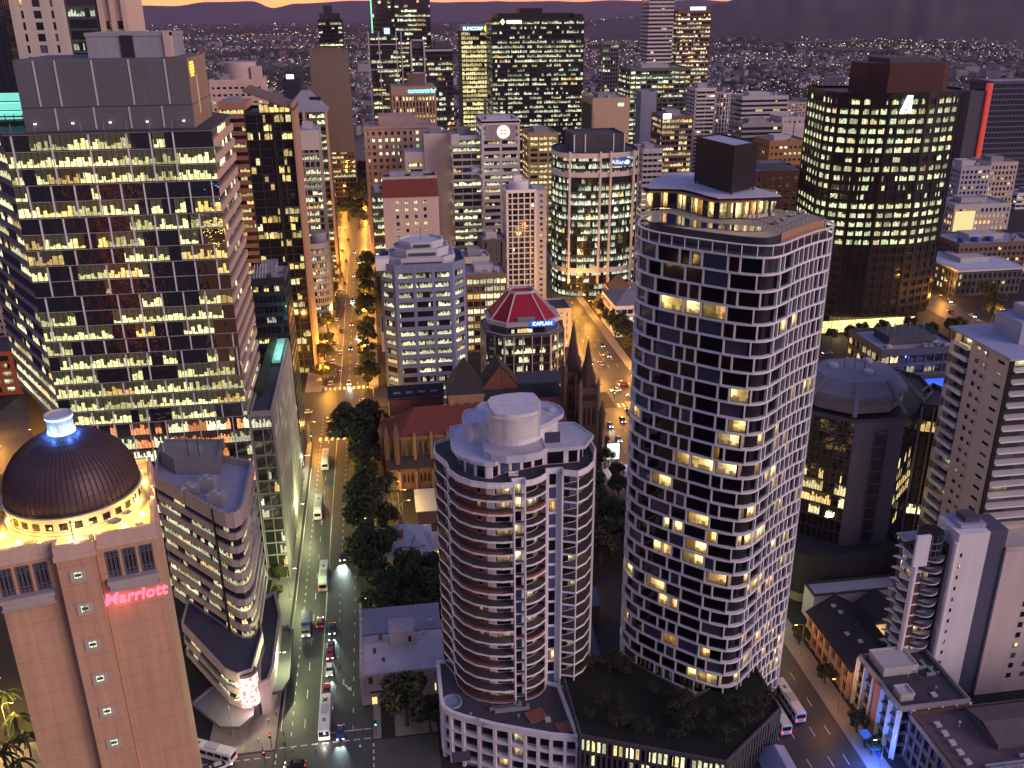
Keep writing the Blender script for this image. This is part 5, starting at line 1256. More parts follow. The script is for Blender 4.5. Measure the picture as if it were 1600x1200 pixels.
def blue_house():
    t = thing('blue_roof_house', 'old house with pale blue hipped iron roof among dark trees', 'house', (1, 239, 0))
    M = wallm('pale blue iron roof', (.27, .30, .42), var=.16, scale=.5, panel=(1.2, 60))
    q = MB(); q.bx(-5.4, 9, 233, 247, 0, 4.4); q.bx(9.2, 14, 234.2, 243, 0, 4.2); q.build('wall', wallm('tan rendered wall', (.40, .29, .17)), t)
    q = MB(); q.loft(rect(-7, 10.4, 231.4, 248.6), 4.0, rect(-4.2, 7.8, 234.4, 245.6), 5.2, top=False); q.loft(rect(-4.4, 8, 234.2, 245.8), 5.6, rect(.8, 2.8, 239, 241), 9.2); q.loft(rect(9.6, 14.6, 233.6, 243.6), 4.2, rect(11.9, 12.3, 237, 240), 6.4); q.build('roof', M, t)
    for x in (-1.8, 5.2):
        q = MB(); q.loft([(x-1.6, 234), (x+1.6, 234), (x+1.6, 238), (x-1.6, 238)], 5.4, [(x-.05, 235.4), (x+.05, 235.4), (x+.05, 238), (x-.05, 238)], 7.6); q.build('dormer', M, t)
    for x, y in ((1.2, 236.6), (1.2, 245.2)):
        q = MB(); q.bx(x-.5, x+.5, y-.5, y+.5, 5, 9.8); q.bx(x-.62, x+.62, y-.62, y+.62, 9.4, 9.7); q.build('chimney', M_brick, t)
    vp = MB()
    for k in range(7): vp.tube([(-6.5+k*2.7, 231.9, 0), (-6.5+k*2.7, 231.9, 4)], .12, 6)
    vp.build('verandah_post', M_white, t)
    q = MB(); q.box((11.5, 233.6, 3.4), (.5, .4, .4)); q.build('porch_lamp', emit('porch lamp', (1, .75, .35), 5), t); plight(t, (11.5, 232.6, 3.2), 400, (1, .6, .2), .2)
blue_house()
def glass_shed(): 
    t = thing('pale_roof_shed', 'low shed with two pale roof panels beside the cathedral yard', 'shed', (15, 262, 0))
    q = MB(); q.bx(6.5, 21, 256, 270, 0, 4.2); q.build('wall', M_brown, t)
    for x in (6.2, 13.2):
        q = MB(); q.prism(rect(x, x+6.7, 255.6, 270.4), 4.3, 4.6); q.build('roof_panel', wallm('pale roof sheet', (.40, .40, .40), var=.15), t)
    t = thing('canvas_roof_hall', 'hall with long pale sloping roof beside the white balcony tower', 'hall', (25, 262, 0))
    q = MB(); q.prism([(21.6, 252), (30, 252), (30, 276), (21.6, 276)], 0, 5); q.build('wall', M_brown, t)
    q = MB(); q.face([(21.3, 251.5, 5.1), (30.2, 251.5, 9), (30.2, 276.5, 9), (21.3, 276.5, 5.1)]); q.build('roof', wallm('pale canvas', (.44, .42, .38)), t)
glass_shed()
# orange lit huts and blue roofed shops between the two towers
def huts():
    t = thing('orange_lit_hut', 'small gabled brick hut glowing orange by the parking bays', 'hut', (48, 217, 0))
    q = MB(); q.bx(43.5, 53, 214, 222, 0, 4.2); q.build('wall', wallm('ochre wall', (.42, .27, .10)), t)
    q = MB(); q.face([(43, 213.4, 4.1), (48.2, 213.4, 7.6), (48.2, 222.5, 7.6), (43, 222.5, 4.1)]); q.face([(48.2, 213.4, 7.6), (53.5, 213.4, 4.1), (53.5, 222.5, 4.1), (48.2, 222.5, 7.6)]); q.build('roof', M_slate, t)
    q = MB(); q.face([(43.5, 213.95, 4.2), (53, 213.95, 4.2), (48.2, 213.95, 7.3)]); q.build('gable', MATS['ochre wall'], t)
    q = MB(); q.face([(44.6, 213.93, 1.5), (45.8, 213.93, 1.5), (45.8, 213.93, 2.6), (44.6, 213.93, 2.6)]); q.build('window', emit('warm window', (1, .72, .28), 1.3), t)
    plight(t, (46, 209, 4), 2200, (1, .58, .16), .3)
    for i, (x0, x1, y0, y1, z, lab) in enumerate(((40, 47, 188, 196, 5.5, 'low shop with dark blue ribbed roof behind the two apartment towers'), (44, 51, 197, 203, 6, 'shop with blue awning roof and lit yellow window between the towers'), (38, 46, 177, 186, 6.5, 'dark blue roofed brick house nearest the gap between the towers'))):
        t = thing('blue_roof_shop', lab, 'shop', ((x0+x1)/2, y0, 0))
        q = MB(); q.bx(x0, x1, y0, y1, 0, z); q.build('wall', M_brick if i != 1 else M_dgrey, t)
        q = MB(); q.face([(x0-.3, y0-.4, z+.1), (x1+.3, y0-.4, z+.1), (x1+.3, y1, z+1.8), (x0-.3, y1, z+1.8)]); q.build('roof', wallm('dark blue roof', (.07, .08, .15), panel=(.6, 60)), t)
        q = MB(); q.face([(x0+1.2, y0-.03, z-2.6), (x0+3, y0-.03, z-2.6), (x0+3, y0-.03, z-.6), (x0+1.2, y0-.03, z-.6)]); q.build('window', emit('warm window', (1, .72, .28), 1.3), t)
huts()

# ----------------------------------------------------------------- right hand side
def octagon_dark():
    t = thing('dark_octagonal_office', 'dark grey eight sided office with black glass and hipped plant roof', 'office building', (118, 210, 0))
    Y = 203; zt = 50.6
    p = [gp(x, y, zt) for x, y in ((1263, 645), (1337, 661), (1415, 657), (1438, 637))]
    A_, B_, C_, D_ = [(q.x, q.y) for q in p]
    poly = ccw([A_, B_, C_, (D_[0]+.5, D_[1]+1), (D_[0]+9, D_[1]+9), (D_[0]+12, D_[1]+20), (D_[0]+4, D_[1]+32), (A_[0]+4, A_[1]+34), (A_[0]-6, A_[1]+20), (A_[0]-5, A_[1]+8)])
    k0 = min(range(len(poly)), key=lambda i: (Vector(poly[i])-Vector(B_)).length)
    tower(t, poly, 3.2, 13, 3.62, .28, wallm('charcoal panel', (.075, .075, .085)), winm('black gold glass', cool=(1, .88, .42), warm=(1, .65, .2), hmin=.45, hvar=.5, glass=(.02, .012, .006), ior=2.0, wob=.2, st=1.15), bay=1.6, pier=.10, pout=.05, rec=.12, lit=.34, warm=.3, top=.8, seed=21, cellw=1.6, blank=(k0,), blankmat=wallm('charcoal blank', (.11, .11, .14)), roof=M_black, litf=lambda i: [.4, .6, .25, .12, .2, .5, .7, .45, .55, .12, .05, .05, .05][i])
    b, c = Vector(B_), Vector(C_); d = (c-b).normalized(); nn = Vector((d.y, -d.x))
    q = MB(); m0 = b+d*((c-b).length*.42)
    q.prism([tuple(x) for x in ccw([m0, m0+d*.25, m0+d*.25+nn*.5, m0+nn*.5])], 7, 47.5); q.prism([tuple(x) for x in ccw([m0+d*3.2, m0+d*3.45, m0+d*3.45+nn*.5, m0+d*3.2+nn*.5])], 7, 47.5)
    q.prism([tuple(x) for x in ccw([m0, m0+d*3.45, m0+d*3.45+nn*.55, m0+nn*.55])], 47.5, 48.1); q.build('slit_frame', MATS['charcoal panel'], t)
    for k in range(11):
        g = MB(); z = 7.4+k*3.62; a0, a1 = m0+d*.3+nn*.06, m0+d*3.15+nn*.06
        g.face([(*a0, z), (*a1, z), (*a1, z+3.3), (*a0, z+3.3)], [(0, 0), (1, 0), (1, 1), (0, 1)]); o = g.build('slit_window', winm('slit glass', glass=(.03, .03, .045), hmin=.9), t); o.color = (1 if k == 0 else 0, 0, 1, 1)
    # green lit corner strip
    # hipped plant roof
    cx = sum(p_[0] for p_ in poly)/len(poly)-1.5; cy = sum(p_[1] for p_ in poly)/len(poly)-3
    def oc(r, sx=1.15): return [(cx+r*sx*math.cos(R(22.5+45*k)), cy+r*math.sin(R(22.5+45*k))) for k in range(8)]
    q = MB(); q.prism(oc(11.5), 50.9, 54.6); q.build('plant_wall', wallm('warm plant wall', (.36, .30, .26)), t)
    q = MB(); q.loft(oc(12.4), 54.2, oc(12.4), 55.6); q.loft(oc(12.4), 55.6, oc(9.6), 59.1); q.build('plant_roof', wallm('blue grey standing roof', (.19, .19, .25), var=.3, scale=.6), t)
    q = MB()
    for k in range(4, 8):
        a = R(22.5+45*k); q.tube([(cx+9.6*1.15*math.cos(a), cy+9.6*math.sin(a), 59.2), (cx+16*1.15*math.cos(a), cy+16*math.sin(a), 52.0)], .6, 4)
    q.build('roof_hip', wallm('grey hip', (.17, .17, .2)), t)
    for k in range(3): antenna(t, cx-3+k*3, cy+1, 59.1, 5, .09)
    for k, (x, y) in enumerate(((-5, 3), (6, 5), (2, -3))): q = MB(); q.lathe((cx+x, cy+y, 59.1), [(1.3, 0), (1.3, .8), (.9, 1.1), (.05, 1.1)], 16); q.build('roof_vent', M_pale, t)
    # second glazed bay on the right
    q = MB(); e = [(D_[0]+.8, D_[1]+.5), (D_[0]+6.5, D_[1]-2.0), (D_[0]+14, D_[1]+5), (D_[0]+12, D_[1]+14), (D_[0]+6, D_[1]+10)]
    tower(t, e, 3.4, 13, 3.6, .3, MATS['charcoal panel'], MATS['black gold glass'], bay=3, pier=.5, pout=.2, rec=.15, lit=.25, warm=.3, seed=22, top=1.0, wname='bay_wall', piermat=wallm('grey rib', (.24, .23, .24)), roof=M_black, litf=lambda i: .75 if i in (11, 4) else .15)
    # podium
    pd = ccw([(102.6, 207), (103.2, 201), (106.2, 197.6), (113.6, 196), (134, 196.4), (137, 215), (102.6, 225)])
    q = MB(); q.prism(pd, 3.2, 14.0); q.ringwall(inset(pd, -.15), inset(pd, .5), 13.8, 15.3); q.build('podium', wallm('near black podium', (.035, .035, .042)), t)
    q = MB(); q.prism(inset(pd, .8), 0, 3.2); q.build('podium_base', wallm('lit base', (.35, .33, .25)), t)
    for k in range(7):
        g = MB(); y = 207.3+k*2.5; g.face([(102.56, y+2.1, 3.6), (102.56, y, 3.6), (102.56, y, 12.6), (102.56, y+2.1, 12.6)], [(k*5, 0), (k*5+2, 0), (k*5+2, 1), (k*5, 1)]); o = g.build('podium_window', W_yel, t); o.color = (.75, .3, .8, 1)
    plight(t, (100, 206, 5), 1500, (1, .85, .5), .5)
octagon_dark()
def side_walls():
    t = thing('white_wall_building', 'low block with blank lavender white wall below the dark octagonal podium', 'building', (117, 190, 0))
    q = MB(); q.bx(105.6, 129.5, 188.5, 194, 0, 8.6); q.build('wall', wallm('lavender white wall', (.46, .44, .50), var=.1), t)
    q = MB(); q.ringwall(rect(105.4, 129.7, 188.3, 194.2), rect(105.9, 129.2, 188.8, 193.7), 8.6, 9.1); q.build('parapet', M_dgrey, t)
    for x in (111.5, 120):
        q = MB(); q.lathe((x, 188.4, 9.1), [(.25, 0), (.3, .3), (.05, .6)], 8); q.build('wall_lamp', M_pale, t)
side_walls()
def gable_row():
    t = thing('heritage_terrace', 'old stone terrace with black ribbed gable roof facing the bus street', 'terrace', (106, 171, 0))
    x0, x1, y0, y1, ze, zr, xm = 101.5, 115, 160, 183, 8.3, 12.4, 108.2
    M = wallm('weathered pink stucco', (.40, .29, .23), var=.25, scale=.4); Mr = wallm('black ribbed roof', (.022, .022, .03), rough=.45, panel=(400, 60))
    q = MB(); q.bx(x0, x1, y0, y1, 0, ze); q.face([(x0, y0-.01, ze), (x1, y0-.01, ze), (xm, y0-.01, zr)]); q.face([(x1, y1+.01, ze), (x0, y1+.01, ze), (xm, y1+.01, zr)]); q.build('wall', M, t)
    q = MB(); q.face([(x0-.6, y1+.5, ze-.25), (x0-.6, y0-.5, ze-.25), (xm, y0-.5, zr+.1), (xm, y1+.5, zr+.1)]); q.face([(xm, y0-.5, zr+.1), (x1+.6, y0-.5, ze-.25), (x1+.6, y1+.5, ze-.25), (xm, y1+.5, zr+.1)]); ro = q.build('roof', Mr, t)
    q = MB()
    for k in range(24):
        y = y0+k; q.tube([(x0-.5, y, ze-.1), (xm, y, zr+.2)], .07, 4)
    q.build('rib', M_dmetal, ro)
    for k, (f, y) in enumerate(((.75, 180), (.8, 177), (.55, 170), (.72, 166))):
        q = MB(); x = x0+(xm-x0)*f; z = ze+(zr-ze)*f; q.prism(rect(x-.55, x+.55, y-.6, y+.6), z+.05, z+.38); q.build('skylight', wallm('pale skylight', (.5, .5, .55), rough=.2), ro)
    k = 0
    for z0, z1, h in ((1.2, 3.6, 0), (5.0, 7.3, 1)):
        for j in range(7):
            y = y0+1.8+j*3.1; q = MB(); q.face([(x0-.03, y+1.4, z0), (x0-.03, y, z0), (x0-.03, y, z1), (x0-.03, y+1.4, z1)], [(k*5, 0), (k*5+1, 0), (k*5+1, 1), (k*5, 1)]); k += 1
            o = q.build('window', wallm('dark sash glass', (.03, .02, .018), rough=.2), t)
            f = MB(); f.bx(x0-.25, x0-.04, y-.25, y+1.65, z0-.3, z0-.05); f.bx(x0-.12, x0-.035, y+.64, y+.76, z0, z1); f.bx(x0-.2, x0-.04, y-.2, y+1.6, z1+.05, z1+.3); f.build('frame', M, o)
    q = MB()
    for j in range(8): q.bx(x0-.3, x0-.01, y0+.3+j*3.1, y0+.9+j*3.1, 0, ze-.4)
    q.bx(x0-.35, x0-.015, y0, y1, 4.1, 4.5); q.build('pilaster', M, t)
    t2 = thing('small_gable_house', 'small black gabled house with lit side wall behind the ribbed roof terrace', 'house', (121, 182, 0))
    q = MB(); q.bx(116.5, 127, 178, 187, 0, 6); q.build('wall', M_beige, t2)
    q = MB(); q.face([(116, 177.5, 6), (121.5, 177.5, 10), (121.5, 187.5, 10), (116, 187.5, 6)]); q.face([(121.5, 177.5, 10), (127.5, 177.5, 6), (127.5, 187.5, 6), (121.5, 187.5, 10)]); q.build('roof', Mr, t2)
    plight(t2, (118.5, 175.5, 4), 500, (1, .7, .3), .3)
    # block with balcony grid below, then the brown warehouse
    t3 = thing('grid_front_flats', 'low apartment block with white balcony frames on the bus street', 'apartment block', (108, 150, 0))
    tower(t3, rect(102, 118, 141.5, 159), 0, 4, 3.1, .35, M_grey, W_apt, bay=3.4, pier=.3, pout=.5, rec=.6, lit=.12, warm=.6, seed=31, top=1.0, piermat=M_white, roof=M_droof)
    q = MB(); q.bx(101.3, 102.02, 148.4, 150.4, 0, 13.2); q.build('brown_pier', M_terra, t3)
    services(t3, 103, 117, 143, 158, 12.8, 5, 8); services(t3, 110, 117, 142, 158, 12.8, 6, 6)
    plant(t3, 104, 112, 152, 158.5, 12.8, 2.0, M_pale); plant(t3, 103.5, 106.5, 144, 147, 12.8, 1.6, M_pale)
    t4 = thing('brown_warehouse', 'brown flat roofed warehouse with low roof lights in the near corner', 'warehouse', (125, 128, 0))
    tower(t4, rect(104.5, 150, 118, 141), 0, 3, 3.5, 1.2, wallm('brown brick', (.13, .075, .055), var=.25), winm('warehouse window', hmin=.8, st=.8), bay=2.6, pier=.8, pout=.1, rec=.25, lit=.1, warm=.5, seed=32, top=1.0, roof=wallm('brown roof sheet', (.115, .085, .10), var=.25, scale=.3))
    q = MB(); q.bx(104.2, 105.2, 117.8, 141.2, 10.9, 12.2); q.build('coping', wallm('tan coping', (.30, .20, .13)), t4)
    for k in range(14):
        q = MB(); x, y = 112+(k % 7)*5.0, 122+(k//7)*13+(k % 3); q.tube([(x, y, 12), (x, y, 13.3)], .12, 6); q.lathe((x, y, 13.2), [(.28, 0), (.28, .3), (.02, .42)], 8); q.build('roof_vent', M_pale, t4)
    q = MB(); q.bx(116, 150, 129, 139, 11.9, 13.4); q.face([(115.6, 128.6, 13.45), (150, 128.6, 13.45), (150, 134, 14.6), (115.6, 134, 14.6)]); q.face([(150, 139.4, 13.45), (115.6, 139.4, 13.45), (115.6, 134, 14.6), (150, 134, 14.6)]); q.build('upper_roof', MATS['brown roof sheet'], t4)
    services(t4, 106, 148, 119, 128, 11.9, 7, 14)
    q = MB(); q.bx(130, 133.2, 124.5, 127, 11.9, 14); q.build('roof_house', M_tan, t4)
    for k in range(7): q = MB(); q.bx(107.5, 108.7, 121+k*2.6, 122.3+k*2.6, 11.9, 12.4); q.build('roof_light', M_pale, t4)
gable_row()
def curved_flats():
    t = thing('wavy_balcony_tower', 'white apartment tower with wavy side balconies, round columns and dark vertical stripe', 'apartment tower', (122, 162, 0))
    fh, n = 2.85, 13; zb = 3.6; zt = zb+n*fh
    x0, xb, x1 = 110.2, 119.6, 146; y0 = 157.0
    Mw = wallm('white flats render', (.66, .63, .66), var=.1); Mp = wallm('warm white render', (.56, .47, .46), var=.1)
    c = MB(); c.bx(x0+1.6, xb, y0+2.6, y0+8.6, 0, zt-.3); c.build('core_wall', M_dgrey, t)
    c = MB(); c.bx(xb, 126.8, y0, y0+8, 0, 44.5); c.bx(126.81, 128.9, y0+1.2, y0+8, 0, 44.2); c.build('stair_wall', Mw, t)
    c = MB(); c.bx(126.4, 131.4, y0-.1+.6, y0+7.5, 0, 44.4); c.build('dark_stripe', wallm('navy render', (.075, .08, .13), var=.1), t)
    c = MB(); c.bx(131.45, 147, y0-.1, y0+9, 0, 39); c.build('pink_wall', Mp, t)
    # curved front balconies and wavy side balconies, one slab each storey
    for i in range(n):
        z = zb+i*fh
        f = [(112.6+(119.0-112.6)*k/10, y0+2.4-2.3*math.sin(math.pi*k/10)) for k in range(11)]
        q = MB(); q.prism(ccw(f+[(119, y0+3), (112.6, y0+3)]), z-.12, z+.14); o = q.build('front_balcony', Mw, t)
        q = MB()
        for k in range(10):
            a, b = Vector(f[k]), Vector(f[k+1]); q.prism([tuple(v) for v in ccw([a, b, b+Vector((0, .07)), a+Vector((0, .07))])], z+.14, z+.95)
        q.build('balustrade', wallm('smoked balustrade', (.08, .07, .08), rough=.3), o)
        s_ = [(x0+.55+.75*math.sin(k/12*2*math.pi*1.5+.6), y0+1.2+7*k/12) for k in range(13)]
        q = MB(); q.prism(ccw(s_+[(x0+3, y0+8.2), (x0+3, y0+1.2)]), z-.13, z+.2); q.build('side_balcony', Mw, t)
    q = MB(); quads = []
    for i in range(n):
        z = zb+i*fh
        for k in range(4):
            a = 112.8+k*1.6; quads.append(([(a, y0+2.57, z+.2), (a+1.3, y0+2.57, z+.2), (a+1.3, y0+2.57, z+2.5), (a, y0+2.57, z+2.5)], (0, -1, 0)))
        for k in range(2):
            a = y0+3+k*2.4; quads.append(([(x0+1.57, a+1.9, z+.2), (x0+1.57, a, z+.2), (x0+1.57, a, z+2.5), (x0+1.57, a+1.9, z+2.5)], (-1, 0, 0)))
        for k, xx in enumerate((120.6,)): quads.append(([(xx, y0-.03, z+.9), (xx+.5, y0-.03, z+.9), (xx+.5, y0-.03, z+1.9), (xx, y0-.03, z+1.9)], (0, -1, 0)))
        if i < 11:
            for xx in (138.5, 142): quads.append(([(xx, y0-.13, z+.5), (xx+1.2, y0-.13, z+.5), (xx+1.2, y0-.13, z+1.9), (xx, y0-.13, z+1.9)], (0, -1, 0)))
    windows(t, quads, W_apt, .10, .7, .9, 9, 100)
    for x, y, r_ in ((x0+.9, y0+1.0, .62), (119.3, y0+.2, .55)):
        q = MB(); q.tube([(x, y, zb-1), (x, y, 42.5)], r_, 14); q.build('column', Mw, t)
    q = MB(); q.bx(112.2, 113.0, y0+1.4, y0+2.5, zb, zt-6); q.build('red_blade', wallm('deep red render', (.14, .04, .035)), t)
    # top: frame wall, glazed turret, roof pieces
    q = MB(); q.bx(x0, x0+3.2, y0+.4, y0+1.1, 37, 44.6); q.bx(x0+3.2, xb+.5, y0+4.2, y0+5, 39, 43.5); q.build('top_frame', Mw, t)
    q = MB(); q.lathe((115.6, y0+4, 36.5), [(2.7, 0), (2.7, 7), (2.5, 7.2)], 24); q.build('glazed_turret', wallm('turret glass', (.015, .015, .02), rough=.1), t)
    q = MB()
    for k in range(16):
        a = 2*math.pi*k/16; q.tube([(115.6+2.74*math.cos(a), y0+4+2.74*math.sin(a), 36.5), (115.6+2.74*math.cos(a), y0+4+2.74*math.sin(a), 43.5)], .06, 4)
    for zz in (38.3, 40, 41.7): q.lathe((115.6, y0+4, zz), [(2.73, 0), (2.8, 0), (2.8, .14), (2.73, .14)], 24)
    q.build('mullion', M_metal, t)
    q = MB(); q.prism(rect(x0+.2, xb-.1, y0+5.2, y0+8.6), zt-.2, zt+.2); q.build('roof', M_roof, t)
    q = MB(); q.bx(121, 127, y0+2, y0+7.5, 44.6, 45.4); q.build('lift_roof', MATS['lavender roof'], t)
    q = MB(); q.bx(122.5, 126, y0+3, y0+6.5, 45.4, 46.6); q.build('plant_room', M_dgrey, t)
    q = MB(); q.face([(131.6, y0+.1, 39.05), (147, y0+.1, 39.05), (147, y0+8.9, 39.05), (131.6, y0+8.9, 39.05)]); q.ringwall(rect(131.5, 147, y0-.05, y0+9), rect(131.9, 146.6, y0+.3, y0+8.6), 39.06, 40); q.build('side_roof', M_beige, t)
curved_flats()
def beige_flats():
    t = thing('beige_apartment_tower', 'pale beige apartment tower with stepped window boxes and deep side balconies', 'apartment tower', (150, 190, 0))
    X = 140.0; y0, y1 = 178.0, 201.0; fh, n = 2.95, 24; zb = 4.6; zt = zb+n*fh
    Mb = wallm('pale beige render', (.58, .47, .42), var=.1)
    c = MB(); c.bx(X, X+1.1, y0+.8, 193, 0, zt); c.build('wall', Mb, t)
    c = MB(); c.bx(X+1.6, X+14, 193.02, y1, 0, zt-.1); c.bx(X+1.2, X+24, y0+2.6, 192.9, 0, zt-1); c.build('recess_wall', M_dgrey, t)
    c = MB(); c.bx(X+.02, X+1.0, y0+.3, y0+.79, 0, zt); c.build('dark_joint', M_black, t)
    c = MB(); c.bx(X-.1, X+1.5, 199.2, y1, 0, zt); c.build('corner_wall', Mb, t)
    quads = []
    for i in range(n):
        z = zb+i*fh
        if i % 2: k = MB(); k.bx(X-.17, X-.11, 199.4, y1-.2, z+.2, z+fh-.4); k.build('brown_panel', M_brown, t)
        q = MB(); q.bx(X-.7, X+1.55, 193.1, 199.1, z-.14, z+.16); q.bx(X-.68, X-.6, 193.1, 199.1, z+.16, z+.95); q.build('balcony', M_white if i % 3 else Mb, t)
        q = MB(); q.bx(X+1.1, X+22, y0-.3, y0+2.55, z-.1, z+.12); q.bx(X+1.2, X+22, y0-.28, y0-.22, z+.12, z+.3); q.build('side_balcony', M_white, t)
        quads.append(([(X+1.57, 198.6, z+.2), (X+1.57, 193.6, z+.2), (X+1.57, 193.6, z+2.4), (X+1.57, 198.6, z+2.4)], (-1, 0, 0)))
        quads.append(([(X+1.6, y0+2.57, z+.2), (X+8, y0+2.57, z+.2), (X+8, y0+2.57, z+2.4), (X+1.6, y0+2.57, z+2.4)], (0, -1, 0)))
        for yy, w_, h in ((190.6, 1.2, 1.3), (188.0, 1.0, 1.0), (182.6, 2.4, .7)):
            quads.append(([(X-.03, yy, z+.9), (X-.03, yy-w_, z+.9), (X-.03, yy-w_, z+.9+h), (X-.03, yy, z+.9+h)], (-1, 0, 0)))
        q = MB(); q.bx(X-.45, X-.01, 189.0, 191.0, z+2.25, z+2.4); q.bx(X-.4, X-.01, 186.4, 188.4, z+1.95, z+2.1); q.bx(X-.4, X-.01, 186.3, 186.5, z+.6, z+1.94); q.build('window_hood', Mb, t)
    windows(t, quads, W_apt, .12, .6, .9, 14, 100)
    q = MB(); q.prism([(X-.8, y0-.4), (X+26, y0-.4), (X+26, y1+.5), (X-.8, y1+.5)], zt, zt+.6); q.build('roof', wallm('blue lavender roof', (.36, .37, .48), var=.12), t)
    plant(t, X+7, X+20, y0+8, y0+18, zt+.6, 5.0, MATS['blue lavender roof']); plant(t, X+10, X+17, y0+10, y0+16, zt+5.6, 2.5, MATS['blue lavender roof'])
    plight(t, (X-.3, 196, zt-1.0), 160, (1, .66, .15), .1)
beige_flats()
# ================================================================= CITY BEHIND
NAMED = []   # footprints (x0, x1, y0, y1, short name)
def blk(name, label, x0, x1, ytop, Y, dep, fh=3.6, sp=1.3, wall=None, win=None, bay=3.0, pier=.35, lit=.5, warm=.15, inten=1.0, poly=None, seed=1, kit=3, short=None, cat='building', X=None, z=None, **kw):
    """one city building: front wall between sight lines x0 and x1 at distance Y, roof at ytop"""
    a, b = at(x0, ytop, Y), at(x1, ytop, Y)
    X0, X1 = (a.x, b.x) if X is None else X
    zt = (a.z+b.z)/2 if z is None else z
    n = max(1, round((zt-sp)/fh)); fh = (zt-sp)/n
    pl = rect(X0, X1, Y, Y+dep) if poly is None else poly(X0, X1, Y, Y+dep)
    t = thing(name, label, cat, ((X0+X1)/2, Y+dep/2, 0))
    zz = tower(t, pl, 0, n, fh, sp, wall or M_pale, win or W_off, bay=bay, pier=pier, lit=lit, warm=warm, inten=inten, seed=seed, **kw)
    if kit:
        w, d = X1-X0, dep; r = random.Random(seed)
        plant(t, X0+w*.25, X0+w*.7, Y+d*.35, Y+d*.75, zz, r.uniform(2.5, 4.5), r.choice([M_grey, M_pale, M_metal]))
        air_units(t, X0+.8, X1-.8, Y+1, Y+d-1, zz, kit, seed); services(t, X0+1, X1-1, Y+1, Y+d-1, zz, seed, 4)
    NAMED.append((min(X0, X1), max(X0, X1), Y, Y+dep, short or name.replace('_', ' ')))
    return t, X0, X1, zz
M_gold = wallm('bronze mullion', (.16, .11, .06), rough=.4, metallic=.4); M_lgrey = wallm('light grey precast', (.40, .40, .45)); M_dglass = wallm('dark curtain wall', (.03, .033, .05), rough=.3)
W_gold = winm('gold office windows', cool=(1, .70, .2), warm=(1, .9, .45), hmin=.6, hvar=.4, st=.85, room=1.6, div=1.0)
W_dk = winm('blue dark windows', cool=(.95, 1, .62), hmin=.3, hvar=.6, st=.85, ior=1.9, glass=(.012, .015, .03), div=1.0, room=2)

# --- left of the long street
t, a, b, z = blk('dark_glass_block', 'dark glass block with white rooftop steel frames beside the striped podium', 392, 445, 440, 300, 20, wall=M_dglass, win=W_dk, lit=.35, warm=.6, seed=41, kit=4, bay=1.6, pier=.15, short='dark block with white roof frames')
q = MB()
for k in range(5):
    x = a+.6+k*.9; q.tube([(x, 302, z), (x+.5, 305, z+4.5), (x+.2, 309, z+.5)], .14, 4); q.tube([(x, 303.5, z+2.4), (x+1.2, 303.5, z+2.4)], .1, 4)
q.build('steel_lattice', M_white, t)
t, a, b, z = blk('gold_lit_tower', 'tall dark tower with scattered gold lit offices and brown side fin by the long street', 381, 455, 178, 395, 26, fh=3.35, sp=.35, wall=M_dmetal, win=W_gold, bay=4.4, pier=.4, lit=.36, warm=.4, seed=42, kit=0, short='gold lit tower', cellw=2.2)
q = MB(); q.bx(b+.1, b+1.0, 393.4, 421, 0, z+4); q.build('side_fin', wallm('brown stone fin', (.34, .22, .17)), t)
q = MB(); q.bx(a+10.2, a+11.6, 394.2, 395.4, 0, z); q.build('dark_slot', M_black, t)
q = MB(); p = [at(380, 148, 395), at(446, 166, 395)]; q.face([(p[0].x, 393, p[0].z+2), (b+1.5, 393, z+2), (b+1.5, 421, z+2), (p[0].x, 421, p[0].z+2)]); q.face([(b+1.5, 393, z+1.2), (p[0].x, 393, p[0].z+1.2), (p[0].x, 421, p[0].z+1.2), (b+1.5, 421, z+1.2)]); q.face([(p[0].x, 393, p[0].z+1.2), (b+1.5, 393, z+1.2), (b+1.5, 393, z+2), (p[0].x, 393, p[0].z+2)]); q.build('raked_roof', M_brown, t)
g = MB(); g.face([(a+6, 394.8, z+.5), (b-.5, 394.8, z+.5), (b-.5, 394.8, z+3.2), (a+6, 394.8, z+4)], [(0, 0), (6, 0), (6, 1), (0, 1)]); o = g.build('top_window', W_gold, t); o.color = (1, .2, 1, 1)
t, a, b, z = blk('terracotta_office', 'terracotta banded office wedged between the fin tower and the gold lit tower', 340, 386, 165, 440, 22, fh=3.7, sp=1.9, wall=M_terra, win=W_yel, pier=0, lit=.45, warm=.3, seed=43, kit=4, short='terracotta office')
t, a, b, z = blk('drum_top_building', 'pale concrete building with curved drum top behind the grey plant screen', 326, 410, 128, 520, 22, fh=3.6, sp=2.4, wall=M_pink, win=W_yel, pier=1.2, lit=.3, seed=44, kit=2, short='drum topped building')
q = MB(); q.lathe((a+15, 534, z), [(8.2, 0), (8.2, 9), (7.8, 9.2)], 28); q.build('drum', wallm('pinkish drum', (.48, .37, .34)), t); q = MB(); q.bx(a+21, a+26, 526, 534, z, z+7); q.build('lift_tower', M_beige, t)
t, a, b, z = blk('grey_fin_tower', 'slim grey tower with vertical fins and blank top storey beside the brown fin', 463, 497, 205, 480, 20, fh=3.5, sp=.9, wall=M_grey, win=W_off, bay=2.6, pier=.5, pout=.3, lit=.55, seed=45, kit=2, short='grey fin tower', top=.6)
q = MB(); q.bx(a-.3, b+.3, 479.5, 500.3, z-9, z+.5); q.build('top_band', M_lgrey, t)
t, a, b, z = blk('hip_roof_tower', 'brown framed tower under a grey hipped roof behind the grey finned tower', 446, 509, 175, 560, 24, fh=3.5, sp=.8, wall=M_brown, win=W_off, bay=6, pier=.9, pout=.6, lit=.5, seed=46, kit=0, short='hip roofed tower')
